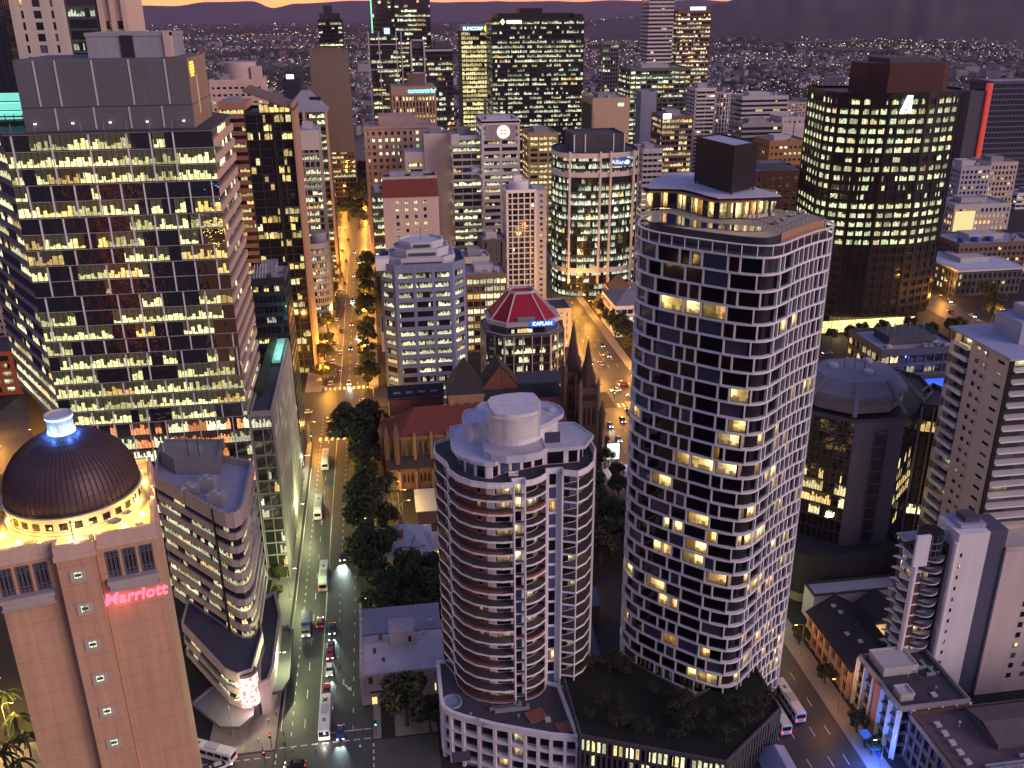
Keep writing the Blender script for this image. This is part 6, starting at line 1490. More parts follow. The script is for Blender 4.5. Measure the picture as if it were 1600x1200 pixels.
q = MB(); q.loft(rect(a-1, b+1, 559, 585), z, rect(a+9, b-9, 569, 574), z+11, bot=True); q.build('hip_roof', wallm('grey hip roof', (.26, .26, .31), var=.12), t); q = MB(); q.bx(a+14, a+20, 564.5, 567, z+5.8, z+7.8); q.build('dormer', M_black, t)
q = MB()
for k in (0, .45, 1): q.bx(a+(b-a)*k-.7, a+(b-a)*k+.7, 558.2, 559.3, 0, z)
q.build('pier', wallm('pink brown frame', (.42, .29, .24)), t)
t, a, b, z = blk('curved_corner_office', 'low office with curved glass corner and blue grey drum by the long street', 482, 512, 385, 462, 26, fh=3.6, sp=1.3, wall=M_grey, win=W_offg, pier=.2, lit=.5, seed=47, kit=1, short='curved corner office', poly=lambda x0, x1, y0, y1: [(x0, y0)]+[(x1-7+7*math.sin(R(9*k)), y0+7-7*math.cos(R(9*k))) for k in range(11)]+[(x1, y1), (x0, y1)])
q = MB(); q.lathe(((a+b)/2+.5, 470, z), [(3.6, 0), (3.6, 5.5), (3.3, 5.6)], 22); q.build('drum', wallm('blue grey drum', (.24, .25, .32)), t)
blk('slatted_carpark', 'office with pale horizontal slats far up the left side of the long street', 513, 543, 190, 1000, 40, fh=4.2, sp=2.0, wall=M_lgrey, win=W_offg, pier=0, lit=.5, seed=48, kit=2, short='slatted office')
t, a, b, z = blk('brown_blank_tower', 'tall brown tower with blank concrete upper front rising over the long street', 483, 543, 80, 780, 30, fh=3.8, sp=1.0, wall=M_brown, win=W_off, lit=.45, seed=49, kit=0, short='brown blank tower')
q = MB(); q.bx(a-.3, b+.3, 778.8, 779.8, z*.36, z+.5); q.build('blank_wall', wallm('brown concrete', (.15, .125, .11), panel=(60, 20)), t)
t, a, b, z = blk('stepped_black_tower', 'dark glass tower with stepped plant top beyond the brown blank tower', 496, 534, 32, 960, 30, fh=3.8, sp=1.1, wall=M_dglass, win=W_off, lit=.6, seed=50, kit=0, bay=4, pier=.3, short='stepped black tower')
plant(t, a+2, b-2, 962, 985, z, 6, M_dgrey); plant(t, a+6, b-9, 965, 980, z+6, 7, M_dgrey)
t, a, b, z = blk('navy_sign_tower', 'narrow navy tower with lit white roof sign between the hip roofed and drum topped blocks', 441, 468, 128, 720, 20, fh=4, sp=2.6, wall=wallm('navy wall', (.018, .02, .05)), win=W_off, pier=1.8, lit=.1, seed=51, kit=0, short='navy sign tower')
plant(t, a+2, b-3, 722, 735, z, 6, MATS['navy wall']); q = MB(); q.bx(a+3, b-4, 721.6, 721.9, z+2, z+5); q.build('sign', emit('white sign box', (1, 1, .95), 2.2), t)
t, a, b, z = blk('beige_bay_tower', 'beige tower with paired dark windows and a glazed bay in the top corner', 4, 88, -45, 300, 30, fh=3.05, sp=1.0, wall=wallm('warm cream tower', (.56, .46, .41), var=.08), win=W_apt, bay=4.2, pier=2.6, pout=.02, lit=.08, seed=52, kit=0, short='beige corner tower')
q = MB(); q.bx(b+.02, b+8.5, 302, 328, 0, z-1); q.build('bay_wall', M_dgrey, t)
me = None
for i in range(50):
    zz_ = 90+i*3.05-60
    if zz_ < 100 or zz_ > z-4: continue
    g = MB(); g.face([(b+.6, 301.95, zz_), (b+8.2, 301.95, zz_), (b+8.2, 301.95, zz_+2.4), (b+.6, 301.95, zz_+2.4)], [(0, 0), (5, 0), (5, 1), (0, 1)]); o = g.build('bay_window', W_offg, t); o.color = (.2 if i % 3 else .5, .1, .8, 1)
q = MB()
for x in (b+9.0, b+12.2, b+15.4): q.bx(x, x+1.3, 301.5, 303, 0, z)
q.bx(b+8.6, b+16.5, 303.05, 325, 0, z-1); q.build('column', wallm('warm column', (.56, .42, .36)), t)
for i in range(12):
    zz_ = 112+i*3.05; g = MB(); g.face([(b+10.4, 303, zz_), (b+15.3, 303, zz_), (b+15.3, 303, zz_+2.2), (b+10.4, 303, zz_+2.2)], [(0, 0), (3, 0), (3, 1), (0, 1)]); o = g.build('window', W_apt, t); o.color = (.4, .3, .7, 1)
t = thing('dark_edge_tower', 'almost black tower cut by the picture edge beside the beige corner tower', 'tower', (-180, 530, 0))
xe_ = at(21, 93, 520).x
tower(t, rect(xe_-25, xe_, 520, 545), 0, 46, 4, .6, M_black, W_dk, bay=3, pier=.3, lit=.06, seed=53, top=0)

# --- centre
t, a, b, z = blk('octagonal_blue_tower', 'blue grey eight sided office tower with stepped white roof tiers', 598, 718, 420, 335, 26, fh=3.68, sp=1.5, wall=M_lav, win=W_off, bay=6.2, pier=1.2, pout=.05, rec=.2, lit=.62, warm=.04, seed=61, kit=0, z=61.5, X=(-.3, 31.5), short='octagonal blue tower', poly=lambda x0, x1, y0, y1: chamf(x0, x1, y0, y1, 5.2), top=1.6, cellw=1.4, roof=M_droof)
for k, (i_, z0, z1) in enumerate(((4.2, 0, 3.2), (6.6, 3.2, 6.0), (8.6, 6.0, 8.4))):
    q = MB(); pl = chamf(a+i_*.9, b-i_*.9, 335+i_*.75, 361-i_*.75, 4.2); q.prism(pl, z+z0-.5, z+z1-.8); q.ringwall(inset(pl, -.3), inset(pl, .3), z+z1-1.5, z+z1); q.build('roof_tier', wallm('white roof tier', (.52, .50, .58)), t)
    q = MB(); q.bx(a+i_*.9+5, b-i_*.9-5, 335+i_*.75-.34, 335+i_*.75-.31, z+z0+.3, z+z0+1.5); q.build('louvre', M_dgrey, t)
antenna(t, (a+b)/2, 348, z+7, 5.5, .1)
q = MB(); q.bx(a-1.5, a+3.5, 338, 343, z-1, z+3.4); q.build('stair_house', M_white, t)
t, a, b, z = blk('red_roof_office', 'eight sided office with red pyramid roof and blue lit lettering behind the spires', 768, 874, 520, 350, 30, fh=3.6, sp=.7, wall=M_dgrey, win=W_off, bay=4.2, pier=.35, pout=.25, lit=.45, seed=62, kit=0, X=(40.5, 73.5), z=27.5, short='red roofed office', poly=lambda x0, x1, y0, y1: chamf(x0, x1, y0, y1, 7), piermat=M_pale, top=.5, cellw=1.5)
pl = chamf(a+2.5, b-2.5, 353, 378, 6); q = MB(); q.prism(pl, z, z+3.4); q.build('top_storey', M_dgrey, t)
g = MB(); g.face([(a+9, 352.95, z+.5), (b-9, 352.95, z+.5), (b-9, 352.95, z+2.4), (a+9, 352.95, z+2.4)], [(0, 0), (12, 0), (12, 1), (0, 1)]); o = g.build('top_window', W_full, t); o.color = (.5, .1, .9, 1)
q = MB(); q.ringwall(inset(pl, -1.0), inset(pl, .6), z+3.4, z+5.0); q.build('eave', wallm('lilac eave', (.42, .38, .44)), t)
pt = chamf(a+11.5, b-11.5, 362, 370, 1.8); q = MB(); q.loft(inset(pl, .3), z+4.6, pt, z+14.5); q.build('red_roof', wallm('crimson roof', (.30, .012, .03), rough=.5, var=.1, streak=0), t)
q = MB()
for k in range(8): q.tube([(*inset(pl, .25)[k], z+4.8), (*pt[k], z+14.7)], .38, 4)
q.ringwall(inset(pt, -.4), inset(pt, .4), z+14.2, z+15.2); q.build('roof_rib', M_pale, t)
q = MB(); q.bx((a+b)/2-3.6, (a+b)/2+3.6, 353.6, 356.5, z+5, z+6.6)
for k in range(5): q.bx((a+b)/2-3.6, (a+b)/2+3.6, 353.4, 353.6, z+5.1+k*.32, z+5.25+k*.32)
q.build('vent_louvre', M_grey, t)
q = MB(); q.bx(b-15.2, b-5.2, 351.7, 351.95, z+3.3, z+5.6); q.build('sign_glow', emit('deep blue sign board', (.02, .10, .9), 1.0), t)
text('KAPLAN', 2.15, emit('ice blue lettering', (.35, .75, 1.0), 3.0), (b-10.2, 351.6, z+4.45), (1, 0, 0), t, bold=.03)
blk('dark_lit_block', 'dark office with bright horizontal window rows between the octagonal and red roofed offices', 728, 792, 432, 410, 20, fh=3.6, sp=1.1, wall=M_brown, win=W_full, lit=.65, seed=63, kit=3, short='dark lit block', bay=3.2, pier=.5)
blk('grey_flat_block', 'low plain grey block with dark roof box below the slim white flats', 722, 765, 405, 436, 14, fh=4, sp=2.9, wall=M_pale, win=W_off, pier=2, lit=.05, seed=64, kit=2, short='plain grey block')
blk('charcoal_box_block', 'charcoal windowless roof block below the pale lilac office tower', 752, 790, 378, 470, 18, fh=5, sp=4.2, wall=M_dgrey, win=W_off, pier=2.6, lit=.0, seed=65, kit=3, short='charcoal block')
t, a, b, z = blk('slim_white_flats', 'slim white apartment tower with dark balcony bays and round top drum', 791, 838, 300, 478, 18, fh=2.95, sp=.5, wall=M_white, win=W_apt, bay=3.5, pier=.55, pout=.1, rec=1.0, lit=.16, warm=.3, seed=66, kit=0, short='slim white flats')
q = MB(); q.bx(b+.02, b+5.6, 478.5, 495, 0, z+.5); q.build('side_wall', M_lgrey, t)
for i in range(19):
    g = MB(); g.face([(b+2, 478.46, 5+i*3.0), (b+3.6, 478.46, 5+i*3.0), (b+3.6, 478.46, 6.3+i*3.0), (b+2, 478.46, 6.3+i*3.0)], [(i*5, 0), (i*5+1, 0), (i*5+1, 1), (i*5, 1)]); o = g.build('window', W_apt, t); o.color = (.05, .1, .6, 1)
q = MB(); q.lathe(((a+b)/2, 487, z), [(5.2, 0), (5.2, 4.6), (5.0, 4.7)], 24); q.bx((a+b)/2-3, (a+b)/2+1.5, 484, 488, z+4.7, z+7.6); q.build('top_drum', M_wtower, t)
t, a, b, z = blk('maroon_roof_hotel', 'grey hotel with small paired windows under a maroon mansard band', 598, 685, 308, 450, 18, fh=3.35, sp=1.7, wall=wallm('mauve hotel wall', (.40, .35, .37), var=.08), win=W_yel, bay=4.4, pier=3.0, pout=.02, lit=.5, warm=.25, seed=67, kit=0, short='maroon roofed hotel', top=.4, cellw=4.4)
q = MB(); q.loft(rect(a-.2, b+.2, 449.7, 468.3), z, rect(a+.5, b-.5, 452.2, 466), z+8.5); q.build('mansard', wallm('maroon mansard', (.13, .035, .03), var=.1), t); q = MB(); q.ringwall(rect(a+.3, b-.3, 452, 466.2), rect(a+.8, b-.8, 452.5, 465.6), z+8.3, z+9.6); q.bx(a+4, a+11, 455, 462, z+8.5, z+11); q.bx(a+14, a+20, 455, 461, z+8.5, z+10.4); q.build('roof_plant', M_roof, t)
t, a, b, z = blk('lilac_office_tower', 'lilac white office tower with round lit roof emblem', 752, 812, 192, 520, 26, fh=3.8, sp=1.75, wall=wallm('lilac precast', (.52, .49, .57), panel=(1.8, 60)), win=W_off, bay=11, pier=1.3, pout=.06, lit=.5, seed=68, kit=0, short='lilac office tower', top=1.0, cellw=1.6)
q = MB(); q.bx(a+2, b-2, 519.9, 520.02, z-9, z-1); q.build('crown_panel', wallm('mauve crown', (.30, .26, .31), panel=(3, 60)), t)
q = MB(); c = Vector(((a+b)/2+1.5, 519.7, z-4.8))
q.face([(c.x+3.6*math.cos(R(15*k)), c.y, c.z+3.6*math.sin(R(15*k))) for k in range(24)]); em = q.build('round_emblem', emit('warm white disc', (1, .82, .66), 1.5), t)
q = MB()
for s_ in (-1, 1): q.bx(c.x-1.7, c.x-.3, c.y-.12, c.y-.03, c.z+s_*.9-.35, c.z+s_*.9+.35); q.bx(c.x+.3, c.x+1.7, c.y-.12, c.y-.03, c.z+s_*.9-.35, c.z+s_*.9+.35)
q.build('emblem_mark', emit('red emblem mark', (1, .25, .12), .8), em)
q = MB(); q.ringwall(rect(a, b, 520, 546), rect(a+1.2, b-1.2, 522, 544.5), z, z+1.8); q.bx(a+4, b-4, 528, 540, z-.5, z+2.6); q.build('roof_frame', MATS['lilac precast'], t)
t, a, b, z = blk('lilac_side_wing', 'darker stepped wing with lit storeys joined to the lilac office tower', 706, 751, 215, 524, 22, fh=3.8, sp=1.2, wall=M_lgrey, win=W_off, bay=5, pier=.3, lit=.6, seed=69, kit=2, short='stepped wing')
q = MB(); q.bx(a-.4, a+4, 523, 527, z-4, z+2); q.build('corner_block', M_pale, t)
t, a, b, z = blk('brown_heritage_tower', 'brown stone heritage tower with regular square windows and a cornice near the top', 568, 676, 200, 575, 30, fh=3.9, sp=1.9, wall=wallm('brown stone', (.36, .26, .235), var=.15), win=W_full, bay=3.9, pier=2.0, pout=.03, lit=.3, seed=70, kit=0, short='brown heritage tower', cellw=3.9)
q = MB(); q.bx(a-.8, b+.8, 574, 606, z-13.6, z-12.6); q.bx(a-.6, b+.6, 574.2, 606, z-.2, z+.9); q.build('cornice', MATS['brown stone'], t)
plant(t, a+9, b-10, 580, 596, z, 6.5, MATS['brown stone']); air_units(t, a+1, b-1, 577, 582, z, 3, 5)
t, a, b, z = blk('blank_white_slab', 'narrow blank pale tower with shoulder balconies between brown heritage tower and stepped wing', 662, 703, 212, 540, 20, fh=3.6, sp=3.0, wall=wallm('pale mauve slab', (.50, .45, .46), var=.08), win=W_off, pier=3, lit=.0, seed=71, kit=1, short='blank pale tower', blank=(0,))
q = MB(); q.bx(a-11, a-.05, 541, 558, 0, z-9); q.build('shoulder', MATS['pale mauve slab'], t)
for i in range(14):
    g = MB(); zq = z-17-i*3.7; 
    if zq < 3: continue
    g.face([(a-9.5, 540.95, zq), (a-1.5, 540.95, zq), (a-1.5, 540.95, zq+2.2), (a-9.5, 540.95, zq+2.2)], [(0, 0), (5, 0), (5, 1), (0, 1)]); o = g.build('window', W_yel, t); o.color = (.45, .2, .9, 1)
t, a, b, z = blk('ribbed_brown_office', 'brown ribbed office with teal lit lettering under the skyline towers', 612, 680, 148, 680, 30, fh=3.9, sp=1.1, wall=wallm('brown rib stone', (.36, .23, .18)), win=W_yel, bay=2.4, pier=1.0, pout=.6, lit=.6, warm=.1, seed=72, kit=1, short='ribbed brown office', cellw=2.4)
q = MB(); q.bx(a-.2, b+.2, 679, 711, z-.2, z+5.5); q.build('crown', MATS['brown rib stone'], t); text('concentrix', 4.4, emit('teal lettering', (.2, .95, .9), 2.6), (b-9.5, 678.8, z+2.6), (1, 0, 0), t, bold=.07)
plant(t, a+12, a+24, 688, 700, z+5.5, 7, M_brown)
blk('left_low_office', 'narrow dark glass block between the maroon roofed hotel and the long street', 580, 599, 305, 500, 20, fh=3.6, sp=.9, wall=M_dglass, win=W_offg, lit=.5, seed=73, kit=1, short='narrow dark block')
t, a, b, z = blk('round_ribbed_tower', 'rounded dark office tower with bright pink white vertical ribs and blue roof sign', 878, 1003, 240, 490, 42, fh=3.85, sp=.5, wall=M_dmetal, win=W_offg, bay=5, pier=.15, lit=.6, warm=.03, seed=74, kit=0, short='rounded ribbed tower', poly=lambda x0, x1, y0, y1: smooth_poly([(x0, y0+8), (x0+6, y0+1.5), (x0+16, y0-1), (x0+24, y0-1), (x1-8, y0+1.0), (x1, y0+7), (x1+1, y0+22), (x1-4, y1), (x0+8, y1), (x0-1, y0+24)], 3), top=.8, cellw=1.5, roof=M_dgrey)
for k, (x, y) in enumerate(((a+4.6, 491.3), (a+20.6, 488.4), (a+26.3, 488.4), (a+39.5, 490.6), (b+.3, 499))):
    q = MB(); q.bx(x-.5, x+.5, y-1.0, y+.8, 8, z+1.2); q.build('rib', wallm('rosy white rib', (.64, .56, .57), rough=.5), t)
for zz_ in (z-2.2, z-12.2, 14):
    q = MB(); q.ringwall(inset(ccw(smooth_poly([(a, 498), (a+6, 491.5), (a+16, 489), (a+24, 489), (b-8, 491), (b, 497), (b+1, 512), (b-4, 532), (a+8, 532), (a-1, 514)], 3)), -.35), inset(ccw(smooth_poly([(a, 498), (a+6, 491.5), (a+16, 489), (a+24, 489), (b-8, 491), (b, 497), (b+1, 512), (b-4, 532), (a+8, 532), (a-1, 514)], 3)), .3), zz_, zz_+2.6); q.build('rose_band', MATS['rosy white rib'], t)
q = MB(); q.bx(a+8, b-8, 497, 522, z, z+8.5); q.ringwall(rect(a+7.7, b-7.7, 496.7, 522.3), rect(a+8.5, b-8.5, 497.5, 521.5), z+8.3, z+9.4); q.build('plant_room', M_dgrey, t)
for x in (a+8, a+14, b-14, b-8): q = MB(); q.bx(x-.3, x+.3, 496.5, 497.1, z, z+9.3); q.build('plant_rib', M_white, t)
q = MB(); q.bx(a+27, b-6.5, 487.9, 488.3, z-6.6, z-2.2); q.build('sign_board', emit('blue sign board', (.02, .07, .32), .7), t); text('Allianz', 3.3, emit('white lettering', (.8, .9, 1), 1.2), ((a+27+b-6.5)/2-1.2, 487.8, z-4.4), (1, 0, 0), t, bold=.02)
q = MB(); cx_ = b-8.4; q.face([(cx_+1.2*math.cos(R(30*k)), 487.8, z-4.4+1.2*math.sin(R(30*k))) for k in range(12)]); q.build('sign_roundel', MATS['white lettering'], t)
antenna(t, (a+b)/2, 512, z+9, 9, .12)

# --- skyline
t, a, b, z = blk('exoskeleton_tower', 'blue glass tower wrapped in pale steel frames with a small white emblem', 577, 622, 55, 880, 30, fh=3.9, sp=.9, wall=M_dglass, win=W_dk, lit=.5, seed=81, kit=0, short='steel framed tower', bay=5)
q = MB()
for x in (a-1, a+8, b-2, b+2.5): q.bx(x-.45, x+.45, 877.5, 878.4, 0, z+3)
for i in range(6): q.bx(a-1.4, b+2.9, 877.6, 878.5, z-8-i*21, z-7.1-i*21)
q.build('steel_frame', wallm('pale steel', (.40, .40, .46)), t)
q = MB(); q.bx(a+13, a+18, 877, 877.4, z+1, z+6); q.build('emblem', emit('pale blue emblem', (.6, .75, 1), 1.2), t)
t, a, b, z = blk('green_edge_tower', 'very tall dark tower with a glowing green corner strip cut by the top edge', 576, 612, -60, 920, 30, fh=3.9, sp=1.2, wall=M_brown, win=W_dk, lit=.18, seed=82, kit=0, short='green edged tower')
q = MB(); q.bx(a-.8, a+.1, 918.5, 919.5, 120, z); q.build('light_strip', emit('green strip', (.2, 1, .45), 2.0), t)
blk('bright_row_tower', 'very tall black tower with bright greenish window rows cut by the top edge', 613, 670, -40, 900, 34, fh=3.9, sp=1.3, wall=M_dglass, win=W_far, lit=.6, seed=83, kit=0, short='bright rowed tower', bay=4, pier=.3)
t, a, b, z = blk('portal_frame_tower', 'dark tower with a tall pale portal frame beside the bright rowed tower', 642, 707, 78, 800, 30, fh=3.9, sp=1.2, wall=M_dglass, win=W_far, lit=.5, seed=84, kit=0, short='portal framed tower')
q = MB(); q.bx(a-.5, a+.7, 798, 799, 20, z+8); q.bx(a+10, a+11.2, 798, 799, 20, z+8); q.bx(a-.5, a+11.2, 798, 799, z+7, z+8.2); q.bx(a-.5, a+11.2, 798, 799, z-18, z-17); q.bx(a+11.3, b, 798, 799, z-1, z+.4); q.build('portal_frame', MATS['pale steel'], t); q = MB(); q.bx(a, a+10, 800, 820, z, z+7.5); q.bx(b-14, b-1, 806, 824, z, z+6); q.build('plant_room', M_dgrey, t)
t, a, b, z = blk('yellow_lit_tower', 'office tower with almost every storey glowing yellow and a lit roof sign', 720, 768, 48, 900, 34, fh=3.9, sp=.8, wall=M_dgrey, win=W_yel, lit=.92, warm=.0, seed=85, kit=0, short='yellow lit tower', bay=3.5)
q = MB(); q.bx(a-.3, b+.3, 899, 934.3, z-.2, z+5); q.build('crown', M_grey, t); text('SUNCORP', 4.0, emit('aqua lettering', (.6, 1, .95), 2.0), (a+11, 898.6, z+1.8), (1, 0, 0), t, bold=.1)
q = MB(); cx_ = a+24
q.face([(cx_+2.9*math.cos(R(30*k)), 898.6, z+1.8+2.9*math.sin(R(30*k))) for k in range(12)]); q.build('sun_emblem', emit('yellow sun emblem', (1, .68, .05), 2.2), t)
q = MB(); q.bx(b-8.8, b-6, 897.4, 898.6, 20, z*.55); q.build('grey_fin', M_lgrey, t)
t, a, b, z = blk('broad_black_tower', 'broadest black skyline tower with many short lit window rows', 768, 913, 30, 850, 40, fh=3.95, sp=1.2, wall=wallm('blue black glass frame', (.018, .022, .035), rough=.3), win=W_far, lit=.52, seed=86, kit=0, short='broad black tower', bay=4.5, pier=.25, inten=.8, cellw=2.2)
q = MB(); q.bx(a+6, b-8, 856, 884, z, z+5); q.bx(a+26, a+46, 860, 880, z+5, z+9); q.bx(b-9, b-1, 850.5, 880, z, z+4); q.build('plant_room', M_black, t); q = MB(); q.bx(a+13, a+26, 849.3, 849.8, z-3.4, z-.6); q.build('roof_sign', emit('pale gold sign', (1, .95, .65), 1.6), t)
q = MB(); q.face([(a+9.5+2.2*math.cos(R(90*k)), 849.3, z-1.9+2.6*math.sin(R(90*k))) for k in range(4)]); q.build('diamond_emblem', emit('yellow diamond', (1, .85, .3), 2.2), t)
t, a, b, z = blk('tan_logo_office', 'tan blank office with dark roof pit and small round emblem', 940, 988, 155, 720, 40, fh=3.9, sp=3.0, wall=wallm('tan stone front', (.50, .34, .225), panel=(9, 60), var=.08), win=W_yel, pier=2, lit=.1, seed=87, kit=4, short='tan office', blank=(0,), X=(168, 197))
q = MB()
for k in range(8): q.bx(167.6, 168.0, 724+k*4.2, 726.6+k*4.2, 20, z-4)
q.build('slot', M_dmetal, t)
for s_ in (-1, 1):
    q = MB(); q.ringwall([(b-7+s_*1.1+1.5*math.cos(R(30*k)), 719.8) for k in range(12)], [(b-7+s_*1.1+1.0*math.cos(R(30*k)), 719.8) for k in range(12)], 0, .01) if False else None
    q.face([(b-7+s_*1.2+1.5*math.cos(R(30*k)), 719.85-.02*s_, z-4+1.5*math.sin(R(30*k))) for k in range(12)]); q.build('round_emblem', emit('pale green emblem', (.75, 1, .8), .9), t)
blk('yellow_banded_office', 'small tan office with yellow lit bands beside the lilac office tower', 826, 872, 210, 620, 26, fh=3.6, sp=1.5, wall=wallm('ochre stone', (.38, .26, .12)), win=W_yel, lit=.7, warm=.1, seed=88, kit=4, short='yellow banded office', bay=7, pier=1.2)
blk('slim_dark_tower', 'slim dark tower with blank top and pale vertical lines beyond the tan office', 942, 967, 68, 1000, 20, fh=4, sp=.9, wall=M_grey, win=W_dk, lit=.3, seed=89, kit=0, short='slim dark tower', bay=2.8, pier=.7)
blk('striped_white_tower', 'tall white horizontally striped tower cut by the top edge', 1017, 1057, -50, 900, 26, fh=3.5, sp=1.7, wall=wallm('rosy white stripes', (.56, .48, .50)), win=W_dk, pier=0, lit=.12, seed=90, kit=0, short='striped white tower')
t, a, b, z = blk('red_brown_tower', 'red brown tower with white lit roof crown beside the striped white tower', 1060, 1112, 18, 920, 28, fh=3.8, sp=1.4, wall=wallm('red brown panel', (.20, .085, .07)), win=W_far, lit=.55, seed=91, kit=0, short='red brown tower', bay=3)
q = MB(); 
for k in range(4): q.bx(b-20+k*4, b-17.6+k*4, 921, 924, z+1.2, z+4.2)
q.build('crown_light', emit('white crown lamp', (1, .97, .9), 2), t)
t, a, b, z = blk('green_glass_cluster', 'greenish glass office with brightly lit stair columns under the striped tower', 985, 1080, 108, 830, 40, fh=3.9, sp=1.3, wall=wallm('olive glass frame', (.10, .12, .09)), win=W_far, lit=.55, seed=92, kit=3, short='green glass office', bay=5, pier=.8)
t, a, b, z = blk('grey_blank_slab', 'blank lavender grey slab in front of the green glass office', 1002, 1026, 145, 790, 16, fh=5, sp=4.5, wall=wallm('lavender slab', (.24, .24, .34), var=.06), win=W_off, pier=3, lit=0, seed=93, kit=0, short='lavender slab', blank=(0, 3))
t, a, b, z = blk('brown_lit_tower', 'brown tower with lit storeys and white roof lamp behind the black plant cube', 1035, 1083, 183, 640, 26, fh=3.7, sp=1.4, wall=wallm('mauve brown panel', (.17, .10, .10)), win=W_yel, lit=.6, warm=.1, seed=94, kit=3, short='brown lit tower', bay=3)
q = MB(); q.bx(a+.5, a+6, 639.2, 639.8, z-1, z+2.5); q.build('roof_lamp', emit('white roof box', (1, .97, .92), 3), t)
t, a, b, z = blk('white_balcony_flats', 'white balcony apartment tower beyond the black plant cube', 1087, 1120, 140, 720, 22, fh=3.0, sp=1.3, wall=wallm('cool white flats', (.54, .50, .53)), win=W_apt, pier=.3, lit=.12, seed=95, kit=2, short='white balcony flats', bay=7, rec=.9)
tower(t, [(b+7+7*math.cos(R(20*k)), 727+7*math.sin(R(20*k))) for k in range(18)], 0, 28, (z-4)/28, .4, MATS['cool white flats'], W_apt, bay=2.4, pier=.35, lit=.25, warm=.2, seed=96, top=.6, wname='round_wing')
blk('white_slat_office', 'wide white office with dark window stripes left of the dark round tower', 1160, 1232, 152, 760, 30, fh=3.7, sp=1.9, wall=wallm('mauve white precast', (.47, .42, .46)), win=W_yel, pier=0, lit=.18, seed=97, kit=5, short='wide white office')
t, a, b, z = blk('twin_gable_building', 'pale building with pointed gable towers left of the dark round tower', 1222, 1262, 185, 690, 24, fh=3.7, sp=1.8, wall=wallm('rosy stone', (.48, .40, .41)), win=W_apt, pier=2.4, bay=4.5, lit=.1, seed=98, kit=0, short='twin gabled building')
for x in (a+5, b-6): q = MB(); q.bx(x-4.4, x+4.4, 689, 697, 0, z-6); q.loft(rect(x-4.4, x+4.4, 689, 697), z-6, rect(x-.1, x+.1, 692.9, 693.1), z+3); q.build('gable_tower', MATS['rosy stone'], t)
blk('stripe_low_office', 'grey striped office with white lit strips in front of the wide white office', 1160, 1222, 195, 680, 22, fh=3.7, sp=1.6, wall=M_grey, win=W_full, pier=0, lit=.2, seed=99, kit=4, short='grey striped office')
blk('orange_brick_block', 'orange brown block with blank side wall beneath the twin gabled building', 1203, 1262, 222, 560, 24, fh=3.8, sp=2.4, wall=wallm('orange brick', (.30, .155, .075)), win=W_full, pier=1.4, lit=.3, seed=100, kit=4, short='orange brick block')
blk('maroon_block', 'low maroon block with small arched windows behind the rooftop pavilion', 1180, 1262, 270, 470, 24, fh=3.8, sp=2.0, wall=wallm('maroon brick', (.17, .085, .08)), win=W_apt, pier=2.0, bay=4, lit=.15, seed=101, kit=5, short='maroon block')
blk('grey_annex', 'plain grey building with two lit windows beside the rounded ribbed tower', 1005, 1036, 235, 600, 24, fh=3.7, sp=2.0, wall=M_pale, win=W_yel, lit=.3, seed=102, kit=2, short='plain grey annex')

# --- the dark rounded tower on the right
def dark_round():
    Y = 408; x0, x1 = 210.0, 277.0; zt = 111
    poly = ccw([(x0, Y+16), (x0+2, Y+7), (x0+10, Y+1), (x0+22, Y-2), (x0+40, Y-3), (x1-22, Y-2), (x1-8, Y+3), (x1, Y+13), (x1, Y+40), (x0+4, Y+44)])
    t = thing('dark_faceted_tower', 'dark brown faceted office tower with greenish lit windows and maroon plant crown', 'office tower', ((x0+x1)/2, Y+20, 0))
    zz = tower(t, poly, 8, 24, (zt-8)/24, 1.75, wallm('dark brown frame', (.007, .005, .006), rough=.4), winm('pale green windows', cool=(.80, 1, .58), warm=(1, .82, .4), hmin=.6, hvar=.45, st=.85, div=1.0, room=3), bay=4.8, pier=1.0, pout=.14, lit=.78, warm=.15, seed=111, top=1.0, roof=M_black, litf=lambda i: .0 if i < 7 else (.12 if i < 8 else (.45 if i in (13, 14) else .8)), cellw=1.5)
    q = MB(); q.prism(chamf(x0+17, x1-9, Y+6, Y+36, 7), zz, zz+13); q.build('plant_crown', wallm('maroon crown', (.075, .028, .024), panel=(60, 60)), t)
    q = MB(); q.bx(x0+26, x1-20, Y+10, Y+30, zz+13, zz+15); q.build('crown_roof', M_dgrey, t)
    c = at(1417, 165, Y-3.6); q = MB()
    q.face([(c.x-3.2, Y-3.4, c.z-3.4), (c.x-1, Y-3.4, c.z-3.4), (c.x+1.6, Y-3.4, c.z+4.4), (c.x-.2, Y-3.4, c.z+4.4)]); q.face([(c.x+.4, Y-3.42, c.z-3.4), (c.x+2.6, Y-3.42, c.z-3.4), (c.x+2.6, Y-3.42, c.z+4.4), (c.x+1.2, Y-3.42, c.z+4.4)]); q.face([(c.x-1.6, Y-3.44, c.z-1.4), (c.x+1.6, Y-3.44, c.z-1.4), (c.x+1.6, Y-3.44, c.z-.2), (c.x-1, Y-3.44, c.z-.2)]); q.build('white_emblem', emit('white emblem', (.9, .95, 1), 2), t)
    q = MB(); q.prism(inset(poly, 3), 0, 8); q.build('lobby', winm('lobby glass', cool=(1, .78, .25), warm=(1, .7, .2), hmin=1, st=1.4), t)
    l = MB(); l.face([(x0+2, Y-2.1, .6), (x1-16, Y-2.1, .6), (x1-16, Y-2.1, 7), (x0+2, Y-2.1, 7)], [(0, 0), (14, 0), (14, 1), (0, 1)]); o = l.build('lobby_window', MATS['lobby glass'], t); o.color = (.9, .3, 1.1, 1)
    for k in range(5): plight(t, (x0+8+k*9, Y-8, 3), 700, (1, .70, .22), .5)
    NAMED.append((x0, x1, Y-4, Y+46, 'dark faceted tower'))
dark_round()
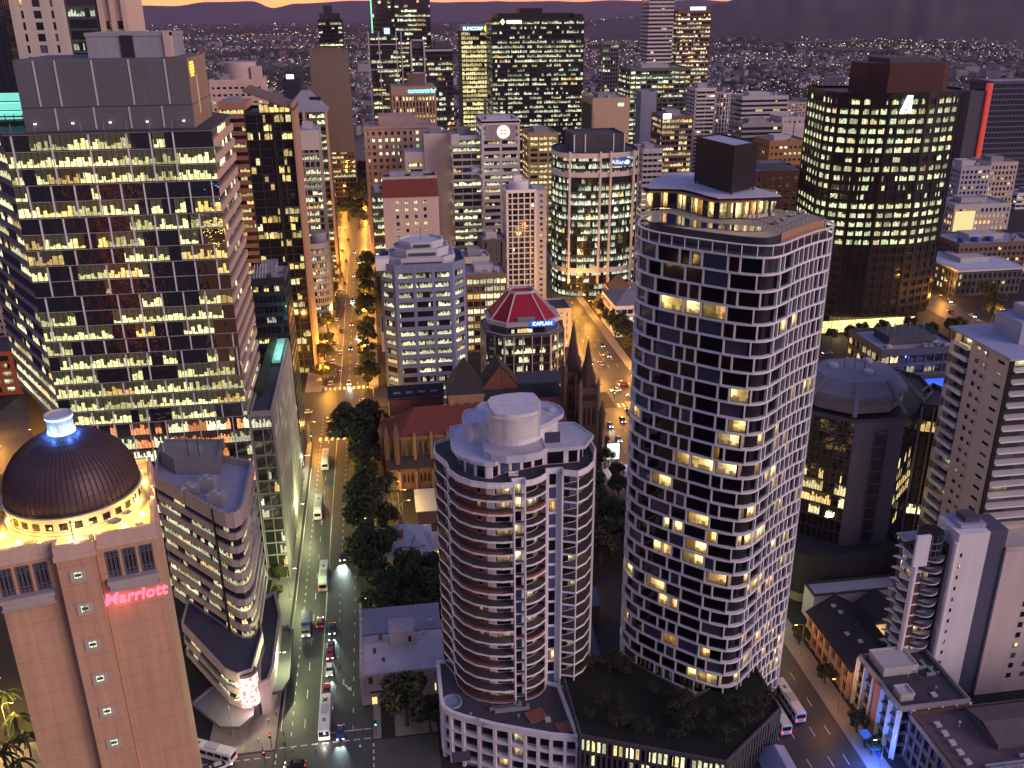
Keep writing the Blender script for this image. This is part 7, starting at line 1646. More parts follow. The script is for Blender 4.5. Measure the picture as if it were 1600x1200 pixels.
t = thing('red_striped_tower', 'distant dark tower with a glowing red vertical edge by the right border', 'tower', (486, 715, 0))
p0, p1 = at(1552, 130, 700), at(1600, 128, 700)
tower(t, rect(p0.x, p1.x+25, 700, 730), 0, 22, 4.2, 1.2, wallm('slate blue wall', (.09, .09, .15)), W_dk, bay=3, pier=.3, lit=.06, seed=112, top=1)
q = MB(); q.bx(p0.x-3.4, p0.x-.2, 699, 703, 4, p0.z); q.build('red_edge', emit('red light edge', (1, .05, .03), .45), t)
q = MB(); q.bx(p0.x-17, p0.x-3.5, 701, 725, 0, p0.z-6); q.build('grey_wing', M_dgrey, t); NAMED.append((p0.x-18, p1.x+25, 700, 730, 'red edged tower'))

# --- low blocks on the right and by the bus road
t, a, b, z = blk('blue_pool_office', 'dark low office with antennas and a bright blue lit terrace behind the octagonal office', 1345, 1470, 552, 262, 22, fh=3.6, sp=1.2, wall=M_dgrey, win=W_yel, lit=.4, seed=121, kit=0, X=(158.8, 187), z=45.5, short='blue terrace office', roof=wallm('lavender grey roof', (.30, .30, .37)))
plant(t, 165, 182, 269, 279, z, 2.6, M_dgrey); air_units(t, 162, 186, 263, 268, z, 9, 3, .7)
for k in range(6): antenna(t, 167+k*2.6, 274, z+2.6, 3.6, .12, M_metal)
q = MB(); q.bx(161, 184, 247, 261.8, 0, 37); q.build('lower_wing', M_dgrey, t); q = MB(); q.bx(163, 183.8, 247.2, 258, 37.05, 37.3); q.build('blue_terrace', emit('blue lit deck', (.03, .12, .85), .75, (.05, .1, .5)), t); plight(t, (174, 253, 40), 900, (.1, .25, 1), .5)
for i, (x0, x1, yt, Y, dep, z, wall, lab, nm) in enumerate((
    (1500, 1600, 412, 455, 40, 14, M_dgrey, 'low dark showroom with white curved roof on the right border', 'curved_roof_showroom'),
    (1492, 1580, 322, 520, 24, 36, M_pale, 'pale block with tall orange lit windows and a yellow lit billboard wall', 'billboard_block'),
    (1500, 1620, 380, 480, 30, 22, M_brown, 'brown low block with blue rooftop tanks above the orange lit side street', 'tank_roof_block'),
    (1502, 1548, 268, 600, 26, 45, M_lgrey, 'white striped block with dark glass top beyond the billboard block', 'white_striped_block'),
    (1548, 1590, 262, 620, 24, 44, M_beige, 'stepped beige apartment block by the right border', 'stepped_beige_block'))):
    t, a, b, zz_ = blk(nm, lab, x0, x1, yt, Y, dep, fh=3.7, sp=1.6, wall=wall, win=W_yel if i != 1 else winm('orange windows', cool=(1, .5, .15), hmin=.9), lit=.3 if i != 1 else .6, pier=1.2, seed=130+i, kit=4, z=z, short=nm.replace('_', ' '))
    if i == 1: q = MB(); q.bx(a+1, a+14, Y-.6, Y-.2, z-17, z-3); q.build('billboard', emit('yellow billboard', (1, .85, .35), .8), t)
    if i == 0: q = MB(); q.prism(inset(rect(a, b, Y, Y+dep), -1), zz_+.1, zz_+1.2); q.build('curved_roof', wallm('lavender white roof', (.5, .5, .58)), t)
    if i == 2:
        for k in range(3): q = MB(); q.lathe((a+6+k*9, Y+8, zz_), [(2, 0), (2, 2.6), (.1, 3)], 14); q.build('tank', wallm('blue tank', (.04, .08, .35)), t)
def chapel():
    t = thing('stone_chapel', 'small stone church with steep gables among lamp lit trees beyond the crossroads', 'church', (128, 466, 0))
    q = MB(); q.bx(121, 136, 456, 480, 0, 7); q.face([(121, 455.99, 7), (136, 455.99, 7), (128.5, 455.99, 15)]); q.bx(112, 121, 458, 466, 0, 6); q.build('wall', wallm('chapel stone', (.42, .30, .18)), t)
    q = MB(); q.face([(120.4, 455, 6.6), (128.5, 455, 15.3), (128.5, 481, 15.3), (120.4, 481, 6.6)]); q.face([(128.5, 455, 15.3), (136.6, 455, 6.6), (136.6, 481, 6.6), (128.5, 481, 15.3)]); q.face([(111.6, 457.5, 5.8), (120.5, 457.5, 5.8), (120.5, 462, 10), (111.6, 462, 10)]); q.build('roof', wallm('chapel slate', (.13, .10, .10)), t)
    q = MB(); lancet(q, 128.5, 455.95, 2, 3, 7); q.build('window', M_black, t)
    for x in (118, 126, 134): plight(t, (x, 450, 4), 2600, (1, .62, .16), .4)
chapel()

# --- unnamed city blocks filling the ground between them
def fillers():
    r = random.Random(77); made = set(); n = 0
    cols = [('grey', M_grey), ('pale concrete', M_pale), ('white', M_wtower), ('brown brick', M_brick), ('tan', M_tan), ('dark grey', M_dgrey), ('pinkish', M_pink), ('beige', M_beige), ('lilac grey', M_lgrey)]
    num = {1: 'single', 2: 'two', 3: 'three', 4: 'four', 5: 'five', 6: 'six', 7: 'seven', 8: 'eight', 9: 'nine', 10: 'ten', 11: 'eleven', 12: 'twelve'}
    feats = ['flat roof plant box', 'rooftop vents', 'pale flat roof', 'dark flat roof', 'hipped iron roof', 'roof aerial']
    tries = 0
    while n < 165 and tries < 6000:
        tries += 1
        Y = 385*math.exp(r.random()*math.log(1250/385)); ang = YAW+R(r.uniform(-31, 31)); x = math.tan(ang)*Y
        w, d = r.uniform(14, 34), r.uniform(14, 30)
        if -31 < x+w/2 and x-w/2 < -3: continue
        if x+w/2 > 88 and x-w/2 < 109: continue
        if x+w/2 > 276 and x-w/2 < 324 and Y < 760: continue
        if Y < 430 and (x < -100 or x > 115): pass
        if any(x-w/2 < b+3 and x+w/2 > a-3 and Y < d_+3 and Y+d > c-3 for a, b, c, d_, _ in NAMED): continue
        st = r.choice([2, 3, 3, 4, 4, 5, 6, 7, 8, 10, 12]) if Y > 560 else r.choice([2, 2, 3, 3, 4, 5])
        if x > 120 and Y < 700: st = min(st, 4)
        cn, cm = r.choice(cols); f = r.choice(feats); near = min(NAMED, key=lambda q: math.hypot((q[0]+q[1])/2-x, (q[2]+q[3])/2-Y))
        side = 'beyond' if Y > near[3] else ('in front of' if Y+d < near[2] else 'beside')
        lab = f"{cn} {num[st]} storey block with {f}, {side} the {near[4]}"
        if lab in made or len(lab.replace(',', '').split()) > 16: continue
        p = pix((x, Y, st*3.5))
        if p[0] < -30 or p[0] > 1630: continue
        made.add(lab)
        t = thing('city_block', lab, 'building', (x, Y+d/2, 0), 0, 'lesser buildings behind the towers')
        ap = r.random() < .4
        z = tower(t, rect(x-w/2, x+w/2, Y, Y+d), 0, st, 3.5, r.choice([1.2, 1.6, 2.0]), cm, W_apt if ap else W_far, bay=r.choice([3, 4, 5]), pier=r.choice([.3, 1.0, 1.8]), lit=r.uniform(.15, .55), warm=r.uniform(0, .5), inten=.9, seed=n, top=.8, roof=M_droof if 'dark' in f else r.choice([M_roof, M_droof]))
        if 'plant' in f: plant(t, x-w*.2, x+w*.2, Y+d*.3, Y+d*.7, z, 3)
        elif 'vents' in f: air_units(t, x-w*.4, x+w*.4, Y+2, Y+d-2, z, 4, n)
        elif 'hipped' in f: q = MB(); q.loft(rect(x-w/2-.3, x+w/2+.3, Y-.3, Y+d+.3), z+.85, rect(x-w*.2, x+w*.2, Y+d*.45, Y+d*.55), z+4.5, bot=True); q.build('hip_roof', wallm('tin hip roof', (.2, .2, .24)), t)
        elif 'aerial' in f: antenna(t, x, Y+d/2, z, 7, .12)
        NAMED.append((x-w/2, x+w/2, Y, Y+d, near[4])) ; n += 1
fillers()
# a few more blocks just past the right border
for i, (x, y, w, d, st, cm, cn) in enumerate(((205, 205, 26, 22, 6, M_grey, 'grey six storey block with flat roof beyond the beige flats'), (196, 160, 22, 26, 4, M_brick, 'brown brick four storey block beside the pale beige flats'), (232, 180, 24, 24, 7, M_pale, 'pale seven storey block standing past the beige flats'), (180, 118, 24, 24, 5, M_tan, 'tan five storey block beyond the brown warehouse'), (214, 130, 24, 22, 3, M_dgrey, 'dark grey three storey block past the brown warehouse'), (240, 236, 26, 24, 5, M_beige, 'beige five storey block past the blue terrace office'), (262, 262, 24, 30, 4, M_pink, 'pinkish four storey block beside the orange side road'), (330, 330, 26, 26, 6, M_lgrey, 'lilac grey six storey block across the orange side road'))):
    t = thing('city_block', cn, 'building', (x, y+d/2, 0), 0, 'lesser buildings behind the towers'); z = tower(t, rect(x-w/2, x+w/2, y, y+d), 0, st, 3.5, 1.4, cm, W_far, bay=4, pier=.8, lit=.3, warm=.3, seed=300+i, top=.8); plant(t, x-5, x+5, y+6, y+14, z, 3); services(t, x-w*.4, x+w*.4, y+2, y+d-2, z, i, 4)
# a brick tower behind the viewer that the dark glass front mirrors
t = thing('brown_mirror_tower', 'brown brick tower behind the viewer seen only as reflection in the glass front', 'tower', (-121, 20, 0))
tower(t, rect(-129, -114, 12, 30), 0, 26, 3.6, 1.6, wallm('mirrored brown brick', (.62, .22, .13)), W_apt, bay=4, pier=2.2, lit=.15, seed=140)
# ================================================================= TREES, LAMPS, VEHICLES, PEOPLE
def crown_mesh(seed, n, spread=1.0, flat=.75):
    r = random.Random(seed); mb = MB(); cl = []
    for k in range(15):
        a, e, q = r.uniform(0, 6.283), r.uniform(-.5, 1.3), r.uniform(.35, .78)
        cl.append((Vector((math.cos(a)*math.cos(e)*q*spread, math.sin(a)*math.cos(e)*q*spread, math.sin(e)*q*flat)), r.uniform(.24, .42)))
    for k in range(n):
        c, s = r.choice(cl); d = Vector((r.gauss(0, 1), r.gauss(0, 1), r.gauss(0, 1))).normalized()
        p = c+d*s*r.uniform(.72, 1.06); p.z *= .95
        nrm = (d+Vector((r.gauss(0, .5), r.gauss(0, .5), r.gauss(.3, .5)))).normalized(); t = nrm.orthogonal().normalized(); b2 = nrm.cross(t); a = r.uniform(0, 6.28)
        u = t*math.cos(a)+b2*math.sin(a); w = nrm.cross(u); l = r.uniform(.055, .12)
        mb.face([p-u*l, p-w*l*.6, p+u*l, p+w*l*.6])
    return mb
def trunk_mesh(seed):
    r = random.Random(seed); mb = MB()
    mb.tube([(0, 0, -1.3), (.02, 0, -.9), (0, .03, -.45), (.0, 0, .1)], .085, 7, .045)
    for k in range(6):
        a = k*1.05+r.uniform(-.3, .3); z = -.55+k*.09; mb.tube([(0, 0, z), (.22*math.cos(a), .22*math.sin(a), z+.22), (.52*math.cos(a), .52*math.sin(a), z+.42)], .035, 5, .01)
    return mb
M_bark = wallm('bark', (.07, .05, .04), var=.3, scale=3)
CROWN = [crown_mesh(k, 2100, 1.0, .72+.1*(k % 2)).mesh('crown', leafmat('fig leaves', (.014, .022, .009), (.04, .05, .018)) if k < 3 else leafmat('street leaves', (.03, .04, .012), (.10, .10, .03))) for k in range(5)]
TRUNK = [trunk_mesh(k).mesh('trunk', M_bark) for k in range(3)]
TN = [0]
def tree(x, y, rad, label, group=None, z=0.1, name='tree', h=1.3, kind=None):
    k = TN[0]; TN[0] += 1
    t = thing(name, label, 'tree', (x, y, z), k*1.7, group)
    for nm, me in (('trunk', TRUNK[k % 3]), ('crown', CROWN[(k % 3) if kind is None else kind])):
        o = bpy.data.objects.new(nm, me); COL.objects.link(o); o.parent = t; o.location = (0, 0, rad*h); o.scale = (rad, rad, rad)
    return t
def row(pts, rad, what, group, kind=None, name='street_tree', jit=.18):
    r = random.Random(len(pts)+int(rad*10))
    for i, (x, y) in enumerate(pts):
        tree(x, y, rad*r.uniform(1-jit, 1+jit), f"{ORD[i]} {what}", group, name=name, kind=kind)
# dark figs along the near street's right kerb
row([(-4, 199), (2.5, 200), (8, 200), (-5, 206), (1.5, 207), (7.5, 208), (-4.5, 213), (2, 215), (9, 214), (-5.5, 220), (3, 222), (11, 221)], 5.2, 'dark fig counted from the hall roof in the dense grove behind it', 'dark grove behind the heritage hall', name='fig_tree')
row([(-9, 225), (-9.4, 233), (-8.8, 241), (-9.4, 249), (-8.6, 256), (-9.5, 263), (-8.8, 270), (-9.6, 277), (-9, 284), (-4, 236), (-3.6, 252), (-3.5, 266)], 5.9, 'dark tree up the right kerb from the blue roofed house', 'dark trees along the right kerb', name='fig_tree')
row([(-8, 291), (-9, 300), (-15, 307), (-9, 312), (-15, 316), (-7, 320)], 7.6, 'broad dark tree spreading over the road beside the cathedral apse', 'broad trees beside the cathedral apse', name='fig_tree', jit=.12)
tree(-.5, 167.5, 6.4, 'great round dark tree on the near corner hiding the hall front', name='fig_tree')
tree(4.6, 164, 4.6, 'smaller dark tree squeezed between the great corner tree and the white podium', name='fig_tree')
row([(-34, 214), (-33.5, 222), (-34, 231), (-33.6, 240), (-33, 205)], 2.6, 'light green kerb tree from the wedge office canopies upward', 'young trees on the left kerb', kind=3, jit=.25)
row([(-8.5, 372+i*17+(i % 2)*3) for i in range(13)], 5.6, 'large tree on the right kerb of the far street from the octagonal tower', 'right kerb trees of the far street', kind=1)
row([(-28, 384+i*22) for i in range(9)], 4.6, 'tree on the left kerb of the far street from the gold lit tower', 'left kerb trees of the far street', kind=4)
row([(-14, 690), (-12, 730), (-16, 770), (-10, 810), (-14, 860), (-11, 910), (-22, 720), (-24, 800)], 8.0, 'dark tree closing the far end of the long street', 'trees at the far end of the long street')
row([(112, 420), (113, 434), (112, 447), (119, 428), (120, 441), (113, 404), (113, 392)], 6.2, 'tall dark tree between the chapel and the rounded ribbed tower', 'dark trees by the stone chapel')
row([(139, 448), (145, 440), (150, 452), (143, 430), (133, 436)], 3.4, 'lamp lit small tree to the far side of the stone chapel', 'small trees round the chapel', kind=3)
row([(74.5, 305), (74, 294), (73.5, 283), (74.5, 272), (73, 262), (66, 266), (60, 262)], 4.0, 'tree beside the twin spires along the bus road', 'trees beside the spires')
row([(50, 240), (55, 234), (59, 242), (63, 232), (54, 247), (66, 246), (58, 225), (62, 252), (70, 238), (68, 226)], 5.0, 'dark leafy tree in the gap between the two apartment towers', 'trees in the gap between the towers', kind=2)
row([(203+i*8.5, 397-(i % 3)*3) for i in range(10)], 4.2, 'tree before the lit lobby of the dark faceted tower', 'trees before the lit lobby', kind=1)
row([(304, 395), (306, 410), (283, 385), (322, 430), (326, 446), (329, 462), (280, 372)], 5.0, 'orange lit tree along the road right of the dark faceted tower', 'trees on the orange lit side road', kind=4)
row([(99, 181), (98.6, 166), (98.4, 150), (98.2, 143)], 2.3, 'small kerb tree before the old stone terrace on the bus road', 'kerb trees on the bus road', kind=0)
row([(208, 640), (218, 648), (196, 652), (228, 640), (188, 640)], 8.0, 'dark park tree between the tan office and the brown lit tower', 'dark park trees under the lavender slab')
row([(206, 300), (214, 306), (202, 312)], 5.0, 'dark tree between the blue terrace office and the beige flats', 'trees behind the beige flats')
row([(-62, 345), (-75, 350), (-90, 340)], 5, 'dark tree on the lit cross street left of the striped podium', 'trees on the left cross street', kind=4)

# shrubs on the dark planted podium
SH = crown_mesh(31, 420, 1.0, .6).mesh('foliage', leafmat('podium shrub leaves', (.016, .022, .01), (.04, .045, .02)))
STM = trunk_mesh(8).mesh('stem', M_bark)
r_ = random.Random(4); cnt = [0, 0, 0]
for i in range(400):
    x, y = r_.uniform(35, 75), r_.uniform(135, 164); g_ = 0 if x < 46 else 1 if x < 58 else 2
    if cnt[g_] >= 16 or ((x-67)/19)**2+((y-166)/17)**2 < 1.0 or y < 143-(x-34)*.42+3 and x < 60 or (x >= 60 and y < 131+(x-60)*.76+2): continue
    s = r_.uniform(1.3, 2.6)
    t = thing('podium_shrub', f"{ORD[cnt[g_]]} dark shrub from the street edge, " + ['on the podium beside the balcony tower', 'on the middle of the slatted podium', 'on the podium under the grid tower'][g_], 'shrub', (x, y, 14.9), i, 'shrubs on the dark planted podium'); cnt[g_] += 1
    for nm, me in (('stem', STM), ('foliage', SH)):
        o = bpy.data.objects.new(nm, me); COL.objects.link(o); o.parent = t; o.location = (0, 0, s*.95); o.scale = (s, s, s*.8)

# palms at the lower left
def palm(x, y, h, label, seed):
    r = random.Random(seed); t = thing('palm_tree', label, 'palm', (x, y, .1), 0, 'palms by the domed hotel')
    q = MB(); q.tube([(0, 0, 0), (.15, .1, h*.4), (.1, .25, h*.75), (0, .2, h)], .22, 7, .13); q.build('trunk', M_bark, t, local=True)
    q = MB()
    for k in range(17):
        a = k*2.4+r.uniform(-.2, .2); L = r.uniform(2.4, 3.4); e0 = r.uniform(.1, 1.0); d = Vector((math.cos(a), math.sin(a), 0)); pr = Vector((0, .2, h)); s_ = Vector((-d.y, d.x, 0))
        for j in range(7):
            f = (j+1)/7; p = Vector((0, .2, h))+d*L*f+Vector((0, 0, L*(e0*f-1.15*f*f))); w = .42*(1-f*.6)
            for sg in (-1, 1): q.face([pr, p, p+s_*sg*w+Vector((0, 0, -.3))-d*.1, pr+s_*sg*w*.8+Vector((0, 0, -.25))])
            pr = p
    q.build('crown', leafmat('palm leaves', (.02, .03, .01), (.05, .06, .02)), t, local=True)
for i, (px, py, z, lab) in enumerate(((6, 1085, 8, 'tallest dark palm nearest the picture edge beside the domed hotel'), (22, 1120, 7, 'dark palm just left of the hotel wall'), (40, 1150, 6, 'leaning palm touching the salmon hotel wall'), (12, 1165, 6.5, 'bushy palm over the yellow lit forecourt'), (30, 1190, 5.5, 'lowest palm at the bottom edge beside the hotel'), (2, 1180, 6, 'palm half cut by the bottom corner'))):
    p = gp(px, py, z); palm(p.x, p.y, z, lab, i)
p = gp(10, 1120, 0)
q = MB(); q.prism(rect(p.x-25, -57, 118, 175), .0, .15); struct(q.build('forecourt_paving', MATS['warm paving']))

# ------------------------------------------------------------- street lamps
def lamp_proto(kind, col):
    t = thing('street_lamp', 'lamp', 'street lamp', (0, 0, 0))
    q = MB(); q.tube([(0, 0, 0), (0, 0, 4), (0, 0, 8.4), (.5, 0, 9.1), (1.9, 0, 9.35)], .09, 6, .05); q.lathe((0, 0, 0), [(.2, 0), (.2, .5), (.1, .6)], 8); q.build('pole', M_metal, t, local=True)
    q = MB(); q.box((2.2, 0, 9.35), (.9, .32, .14)); hd = q.build('lamp_head', M_dmetal, t, local=True)
    q = MB(); q.box((2.2, 0, 9.2), (.7, .3, .16)); q.build('lens', emit('lens '+kind, col, 9), hd, local=True)
    return t
LP = {}
def lamp(x, y, face, col, en, label, group, kind, light=True):
    if kind not in LP: LP[kind] = lamp_proto(kind, col); t = LP[kind]
    else: t = copy_tree(LP[kind])
    t.location = (x, y, .15); t.rotation_euler = (0, 0, face); t['label'] = label; t['group'] = group
    if light:
        key = (kind, en)
        if key not in LP:
            l = bpy.data.lights.new('lamp_glow', 'POINT'); l.energy = en*.75; l.color = col; l.shadow_soft_size = .25; LP[key] = l
        o = bpy.data.objects.new('lamp_glow', LP[key]); COL.objects.link(o); o.location = (x+2.2*math.cos(face), y+2.2*math.sin(face), 8.7)
SOD = (1.0, .42, .055); WHT = (.80, .88, .40)
for i in range(16):
    lamp(-28.6, 384+i*27, 0, SOD, 17000 if i < 8 else 11000, f"{ORD[i]} orange lamp up the left kerb of the far street", 'orange lamps on the far street', 'sodium')
    lamp(-7.2, 376+i*27, math.pi, SOD, 17000 if i < 8 else 11000, f"{ORD[i]} orange lamp up the right kerb of the far street", 'orange lamps on the far street', 'sodium')
for i, y in enumerate((186, 222, 258, 292)):
    lamp(-30.4, y, 0, WHT, 7000, f"{ORD[i]} pale lamp on the left kerb up from the near crossing", 'pale lamps on the near street', 'pale')
for i, y in enumerate((205, 246, 280)):
    lamp(-7.2, y, math.pi, WHT, 3600, f"{ORD[i]} pale lamp on the right kerb under the dark figs", 'pale lamps on the near street', 'pale', False)
for i, (x, y, f) in enumerate(((-30, 320, 0), (-45, 374, -1.57), (-70, 374, -1.57), (-7, 328, 3.14), (-6, 351, 3.14), (20, 351, 1.57), (-110, 370, -1.57), (-40, 330, 1.57))):
    lamp(x, y, f, SOD, 13000, f"{ORD[i]} orange lamp round the crossing between the striped podium and gold lit tower", 'orange lamps at the long street crossing', 'sodium')
for i, (x, y, f) in enumerate(((92, 341, 0), (111, 342, 3.14), (92, 372, 0), (112, 378, 3.14), (130, 375, -1.57), (90.5, 396, 0), (90.5, 420, 0), (108, 452, 3.14), (90.5, 446, 0), (108, 480, 3.14), (150, 376, -1.57), (104, 318, 3.14))):
    lamp(x, y, f, SOD, 12000, f"{ORD[i]} orange lamp about the crossroads below the stone chapel", 'orange lamps at the chapel crossroads', 'sodium')
for i, (x, y, f) in enumerate(((282, 330, 0), (302, 352, 3.14), (284, 378, 0), (306, 402, 3.14), (287, 430, 0), (310, 455, 3.14))):
    lamp(x, y, f, SOD, 10000, f"{ORD[i]} orange lamp along the side road right of the dark faceted tower", 'orange lamps on the right side road', 'sodium')
for i, (x, y, f) in enumerate(((-166, 200, 0), (-160, 250, 0), (-156, 300, 0), (-152, 345, 0), (-128, 330, 3.14), (-132, 270, 3.14))):
    lamp(x, y, f, SOD, 16000, f"{ORD[i]} orange lamp on the road beyond the domed hotel", 'orange lamps beyond the hotel', 'sodium')
for i, (x, y, c, e) in enumerate(((97.6, 157, 0, 1500), (97.6, 177, 0, 1200), (97.8, 190, 1, 1500), (97.3, 138, 1, 700))):
    lamp(x, y, math.pi, SOD if c == 0 else WHT, e, f"{ORD[i]} low lamp on the kerb before the old stone terrace", 'kerb lamps on the bus road', 'sodium' if c == 0 else 'pale')
for i, (px, py) in enumerate(((10, 1110), (30, 1150), (5, 1170))):
    p = gp(px, py, 0); lamp(p.x-2, p.y, 0, (1, .66, .14), 6000, f"{ORD[i]} yellow lamp among the palms beside the domed hotel", 'forecourt lamps', 'forecourt')
for i, (x, y) in enumerate(((-37.5, 181), (-39, 170), (-41, 190))):
    lamp(x, y, .5, (1, .82, .4), 1900, f"{ORD[i]} warm lamp on the corner pavement under the video screen", 'corner pavement lamps', 'forecourt')
for i, (x, y) in enumerate(((-1, 268), (2, 255), (1, 262))):
    lamp(x, y, 0, (1, .60, .15), 2600, f"{ORD[i]} amber lamp in the yard between cathedral apse and dark trees", 'cathedral yard lamps', 'sodium')
for (x, y, e) in ((0, 277, 900), (-1.5, 272, 900)):   # wash on the buttress foot
    plight(None, (x, y, 2.5), e, (1, .6, .12), .3, 'yard_glow')
plight(None, (96.5, 139, 4), 4500, (.06, .16, 1.0), .6, 'blue_shop_glow')
plight(None, (-31.5, 300, 5), 2500, (1, .8, .95), .6, 'shop_glow')

# blue lit bus stop shelter, screen and white canopy by the bus road
t = thing('bus_shelter', 'glass bus shelter glowing blue on the bus road kerb', 'bus shelter', (98.5, 144, .19))
q = MB(); q.bx(97.3, 99.3, 141.5, 147.5, 2.7, 2.9); q.build('roof', emit('blue shelter roof', (.03, .14, .9), .7), t)
q = MB()
for y in (141.6, 144.5, 147.4): q.bx(99.15, 99.25, y-.05, y+.05, .19, 2.7); 
q.bx(99.18, 99.22, 141.7, 147.3, .5, 2.4); q.build('glass_screen', wallm('blue glass screen', (.05, .1, .3), rough=.1), t)
a, b = gp(960, 700, 6), gp(968, 750, 2)
t = thing('poster_screen', 'bright white poster screen beside the spires and the bus road', 'screen', (78.5, 283, 0))
q = MB(); q.bx(74.7, 75.0, 283.8, 284.4, 0, 3.4); q.bx(77.8, 78.1, 283.8, 284.4, 0, 3.4); q.build('post', M_dmetal, t)
q = MB(); q.bx(74.4, 78.6, 283.7, 284.3, 3.4, 9.2); q.build('screen', emit('white poster', (.85, .9, 1), 1.4), t); plight(t, (76.5, 281, 5), 1600, (.95, .85, 1), .5)
t = thing('white_canopy', 'pale pink lit canopy roof below the white poster screen', 'canopy', (79, 268, 0))
q = MB(); q.prism([(75, 277), (75, 262), (79.5, 250), (83, 256), (83, 277)], 3.9, 4.3); q.build('roof', wallm('white canopy sheet', (.6, .5, .55)), t)
q = MB()
for x, y in ((75.4, 276), (82.5, 276), (75.4, 263), (82.5, 258), (79.4, 251.5)): q.tube([(x, y, 0), (x, y, 3.9)], .12, 6)
q.build('post', M_grey, t); plight(t, (77.5, 281.5, 7), 1600, (1, .85, .95), .4)

# ------------------------------------------------------------- vehicles
PAINT = {n: wallm(n+' paint', c, rough=.28, var=.03, streak=0, spec=.6) for n, c in (('white', (.62, .62, .62)), ('silver', (.36, .37, .39)), ('black', (.012, .012, .014)), ('red', (.30, .015, .015)), ('blue', (.03, .06, .24)), ('grey', (.12, .12, .13)), ('dark green', (.02, .06, .04)))}
M_cglass = wallm('car glass', (.012, .014, .018), rough=.06, var=0, streak=0, spec=.8); M_tyre = wallm('tyre', (.015, .015, .015), rough=.9, streak=0)
M_head = emit('headlamp', (1, .95, .82), 14); M_tail = emit('tail lamp', (1, .04, .03), 4)
def car_proto():
    t = thing('car', 'car', 'car', (0, 0, 0))
    st = [(-2.2, .70, .45, .78), (-2.1, .80, .32, .92), (-1.5, .86, .26, .98), (-.2, .87, .25, .95), (1.0, .87, .25, .93), (1.7, .83, .26, .80), (2.1, .74, .32, .68), (2.22, .6, .42, .58)]
    q = MB()
    for (y0, w0, a0, b0), (y1, w1, a1, b1) in zip(st[:-1], st[1:]):
        P0 = [(-w0*.9, y0, a0), (w0*.9, y0, a0), (w0, y0, (a0+b0)/2), (w0*.86, y0, b0), (-w0*.86, y0, b0), (-w0, y0, (a0+b0)/2)]
        P1 = [(-w1*.9, y1, a1), (w1*.9, y1, a1), (w1, y1, (a1+b1)/2), (w1*.86, y1, b1), (-w1*.86, y1, b1), (-w1, y1, (a1+b1)/2)]
        for i in range(6): j = (i+1) % 6; q.face([P0[i], P0[j], P1[j], P1[i]][::-1])
    for k, s in ((0, 1), (-1, -1)):
        y, w, a, b = st[k]; f = [(-w*.9, y, a), (w*.9, y, a), (w, y, (a+b)/2), (w*.86, y, b), (-w*.86, y, b), (-w, y, (a+b)/2)]; q.face(f if s > 0 else f[::-1])
    # roof shell
    q.loft([(-.6, -1.35), (.6, -1.35), (.62, .25), (-.62, .25)], 1.42, [(-.56, -1.2), (.56, -1.2), (.58, .1), (-.58, .1)], 1.47)
    q.build('body', PAINT['white'], t, local=True)
    q = MB(); q.loft([(-.76, -1.95), (.76, -1.95), (.78, 1.0), (-.78, 1.0)], .93, [(-.6, -1.36), (.6, -1.36), (.62, .26), (-.62, .26)], 1.42, top=False); q.build('window_glass', M_cglass, t, local=True)
    for x in (-.82, .82):
        for y in (-1.35, 1.35):
            q = MB(); q.tube([(x-.1, y, .31), (x+.1, y, .31)], .31, 12); q.build('wheel', M_tyre, t, local=True)
        q = MB(); q.box((x*.74, 2.14, .56), (.34, .16, .14)); q.build('headlight', M_head, t, local=True)
        q = MB(); q.box((x*.82, -2.16, .76), (.26, .1, .16)); q.build('taillight', M_tail, t, local=True)
    return t
def paint(t, m):
    for o in t.children:
        if o.name.startswith('body'): o.material_slots[0].link = 'OBJECT'; o.material_slots[0].material = m
CAR = [None]
def car(x, y, rz, colour, label, group, beam=0):
    if CAR[0] is None: t = CAR[0] = car_proto()
    else: t = copy_tree(CAR[0])
    t.location = (x, y, .09); t.rotation_euler = (0, 0, rz); paint(t, PAINT[colour]); t['label'] = label; t['group'] = group
    if beam:
        for s in (-.6, .6):
            d = Vector((-math.sin(rz), math.cos(rz), 0)); p = Vector((x, y, .75))+d*2.3+Vector((math.cos(rz), math.sin(rz), 0))*s
            l = plight(None, p, beam, (.75, 1, .92), .05, 'headlight_beam', spot=44, aim=d+Vector((0, 0, -.10)))
PI_ = math.pi
near = [(535, 869, PI_, 'black', 'black car with bright headlights alone on the near street', 5200), (500, 972, 0, 'red', 'red car with tail lights beside the blue truck', 0), (519, 982, PI_, 'dark green', 'dark car with headlights behind the stack of queued cars', 1500),
        (517, 1010, PI_, 'grey', 'dark utility car in the queue behind the white car', 0), (516, 1020, PI_, 'red', 'reddish car with headlights close behind the white queued car', 900), (515, 1046, PI_, 'white', 'white car with dark windows in the queue', 1200), (510, 1078, PI_, 'red', 'red car directly behind the stopped white bus', 900),
        (532, 1144, PI_, 'blue', 'blue car with headlights beside the stopped white bus', 1500), (461, 1194, 1.5, 'black', 'black car with a red light crossing the near junction', 0), (345, 1196, -1.2, 'white', 'white car crossing the junction beside the hotel wall', 0)]
for px, py, rz, c, lab, bm in near:
    p = gp(px, py, .7); car(p.x, p.y, rz, c, lab, 'cars on the near street', bm)
cols = ['white', 'silver', 'white', 'black', 'grey', 'red', 'white', 'blue']
k = 0
r_ = random.Random(21)
for i, y in enumerate((380, 392, 407, 419, 434, 452, 470, 493, 516, 540, 566, 594, 622, 655, 690, 730, 770, 820)):
    car(-24.6+(i % 2)*3.0, y, 0, cols[(i*3) % 8], f"{ORD[i]} {cols[(i*3) % 8]} car driving away up the orange lit far street", 'cars on the far street')
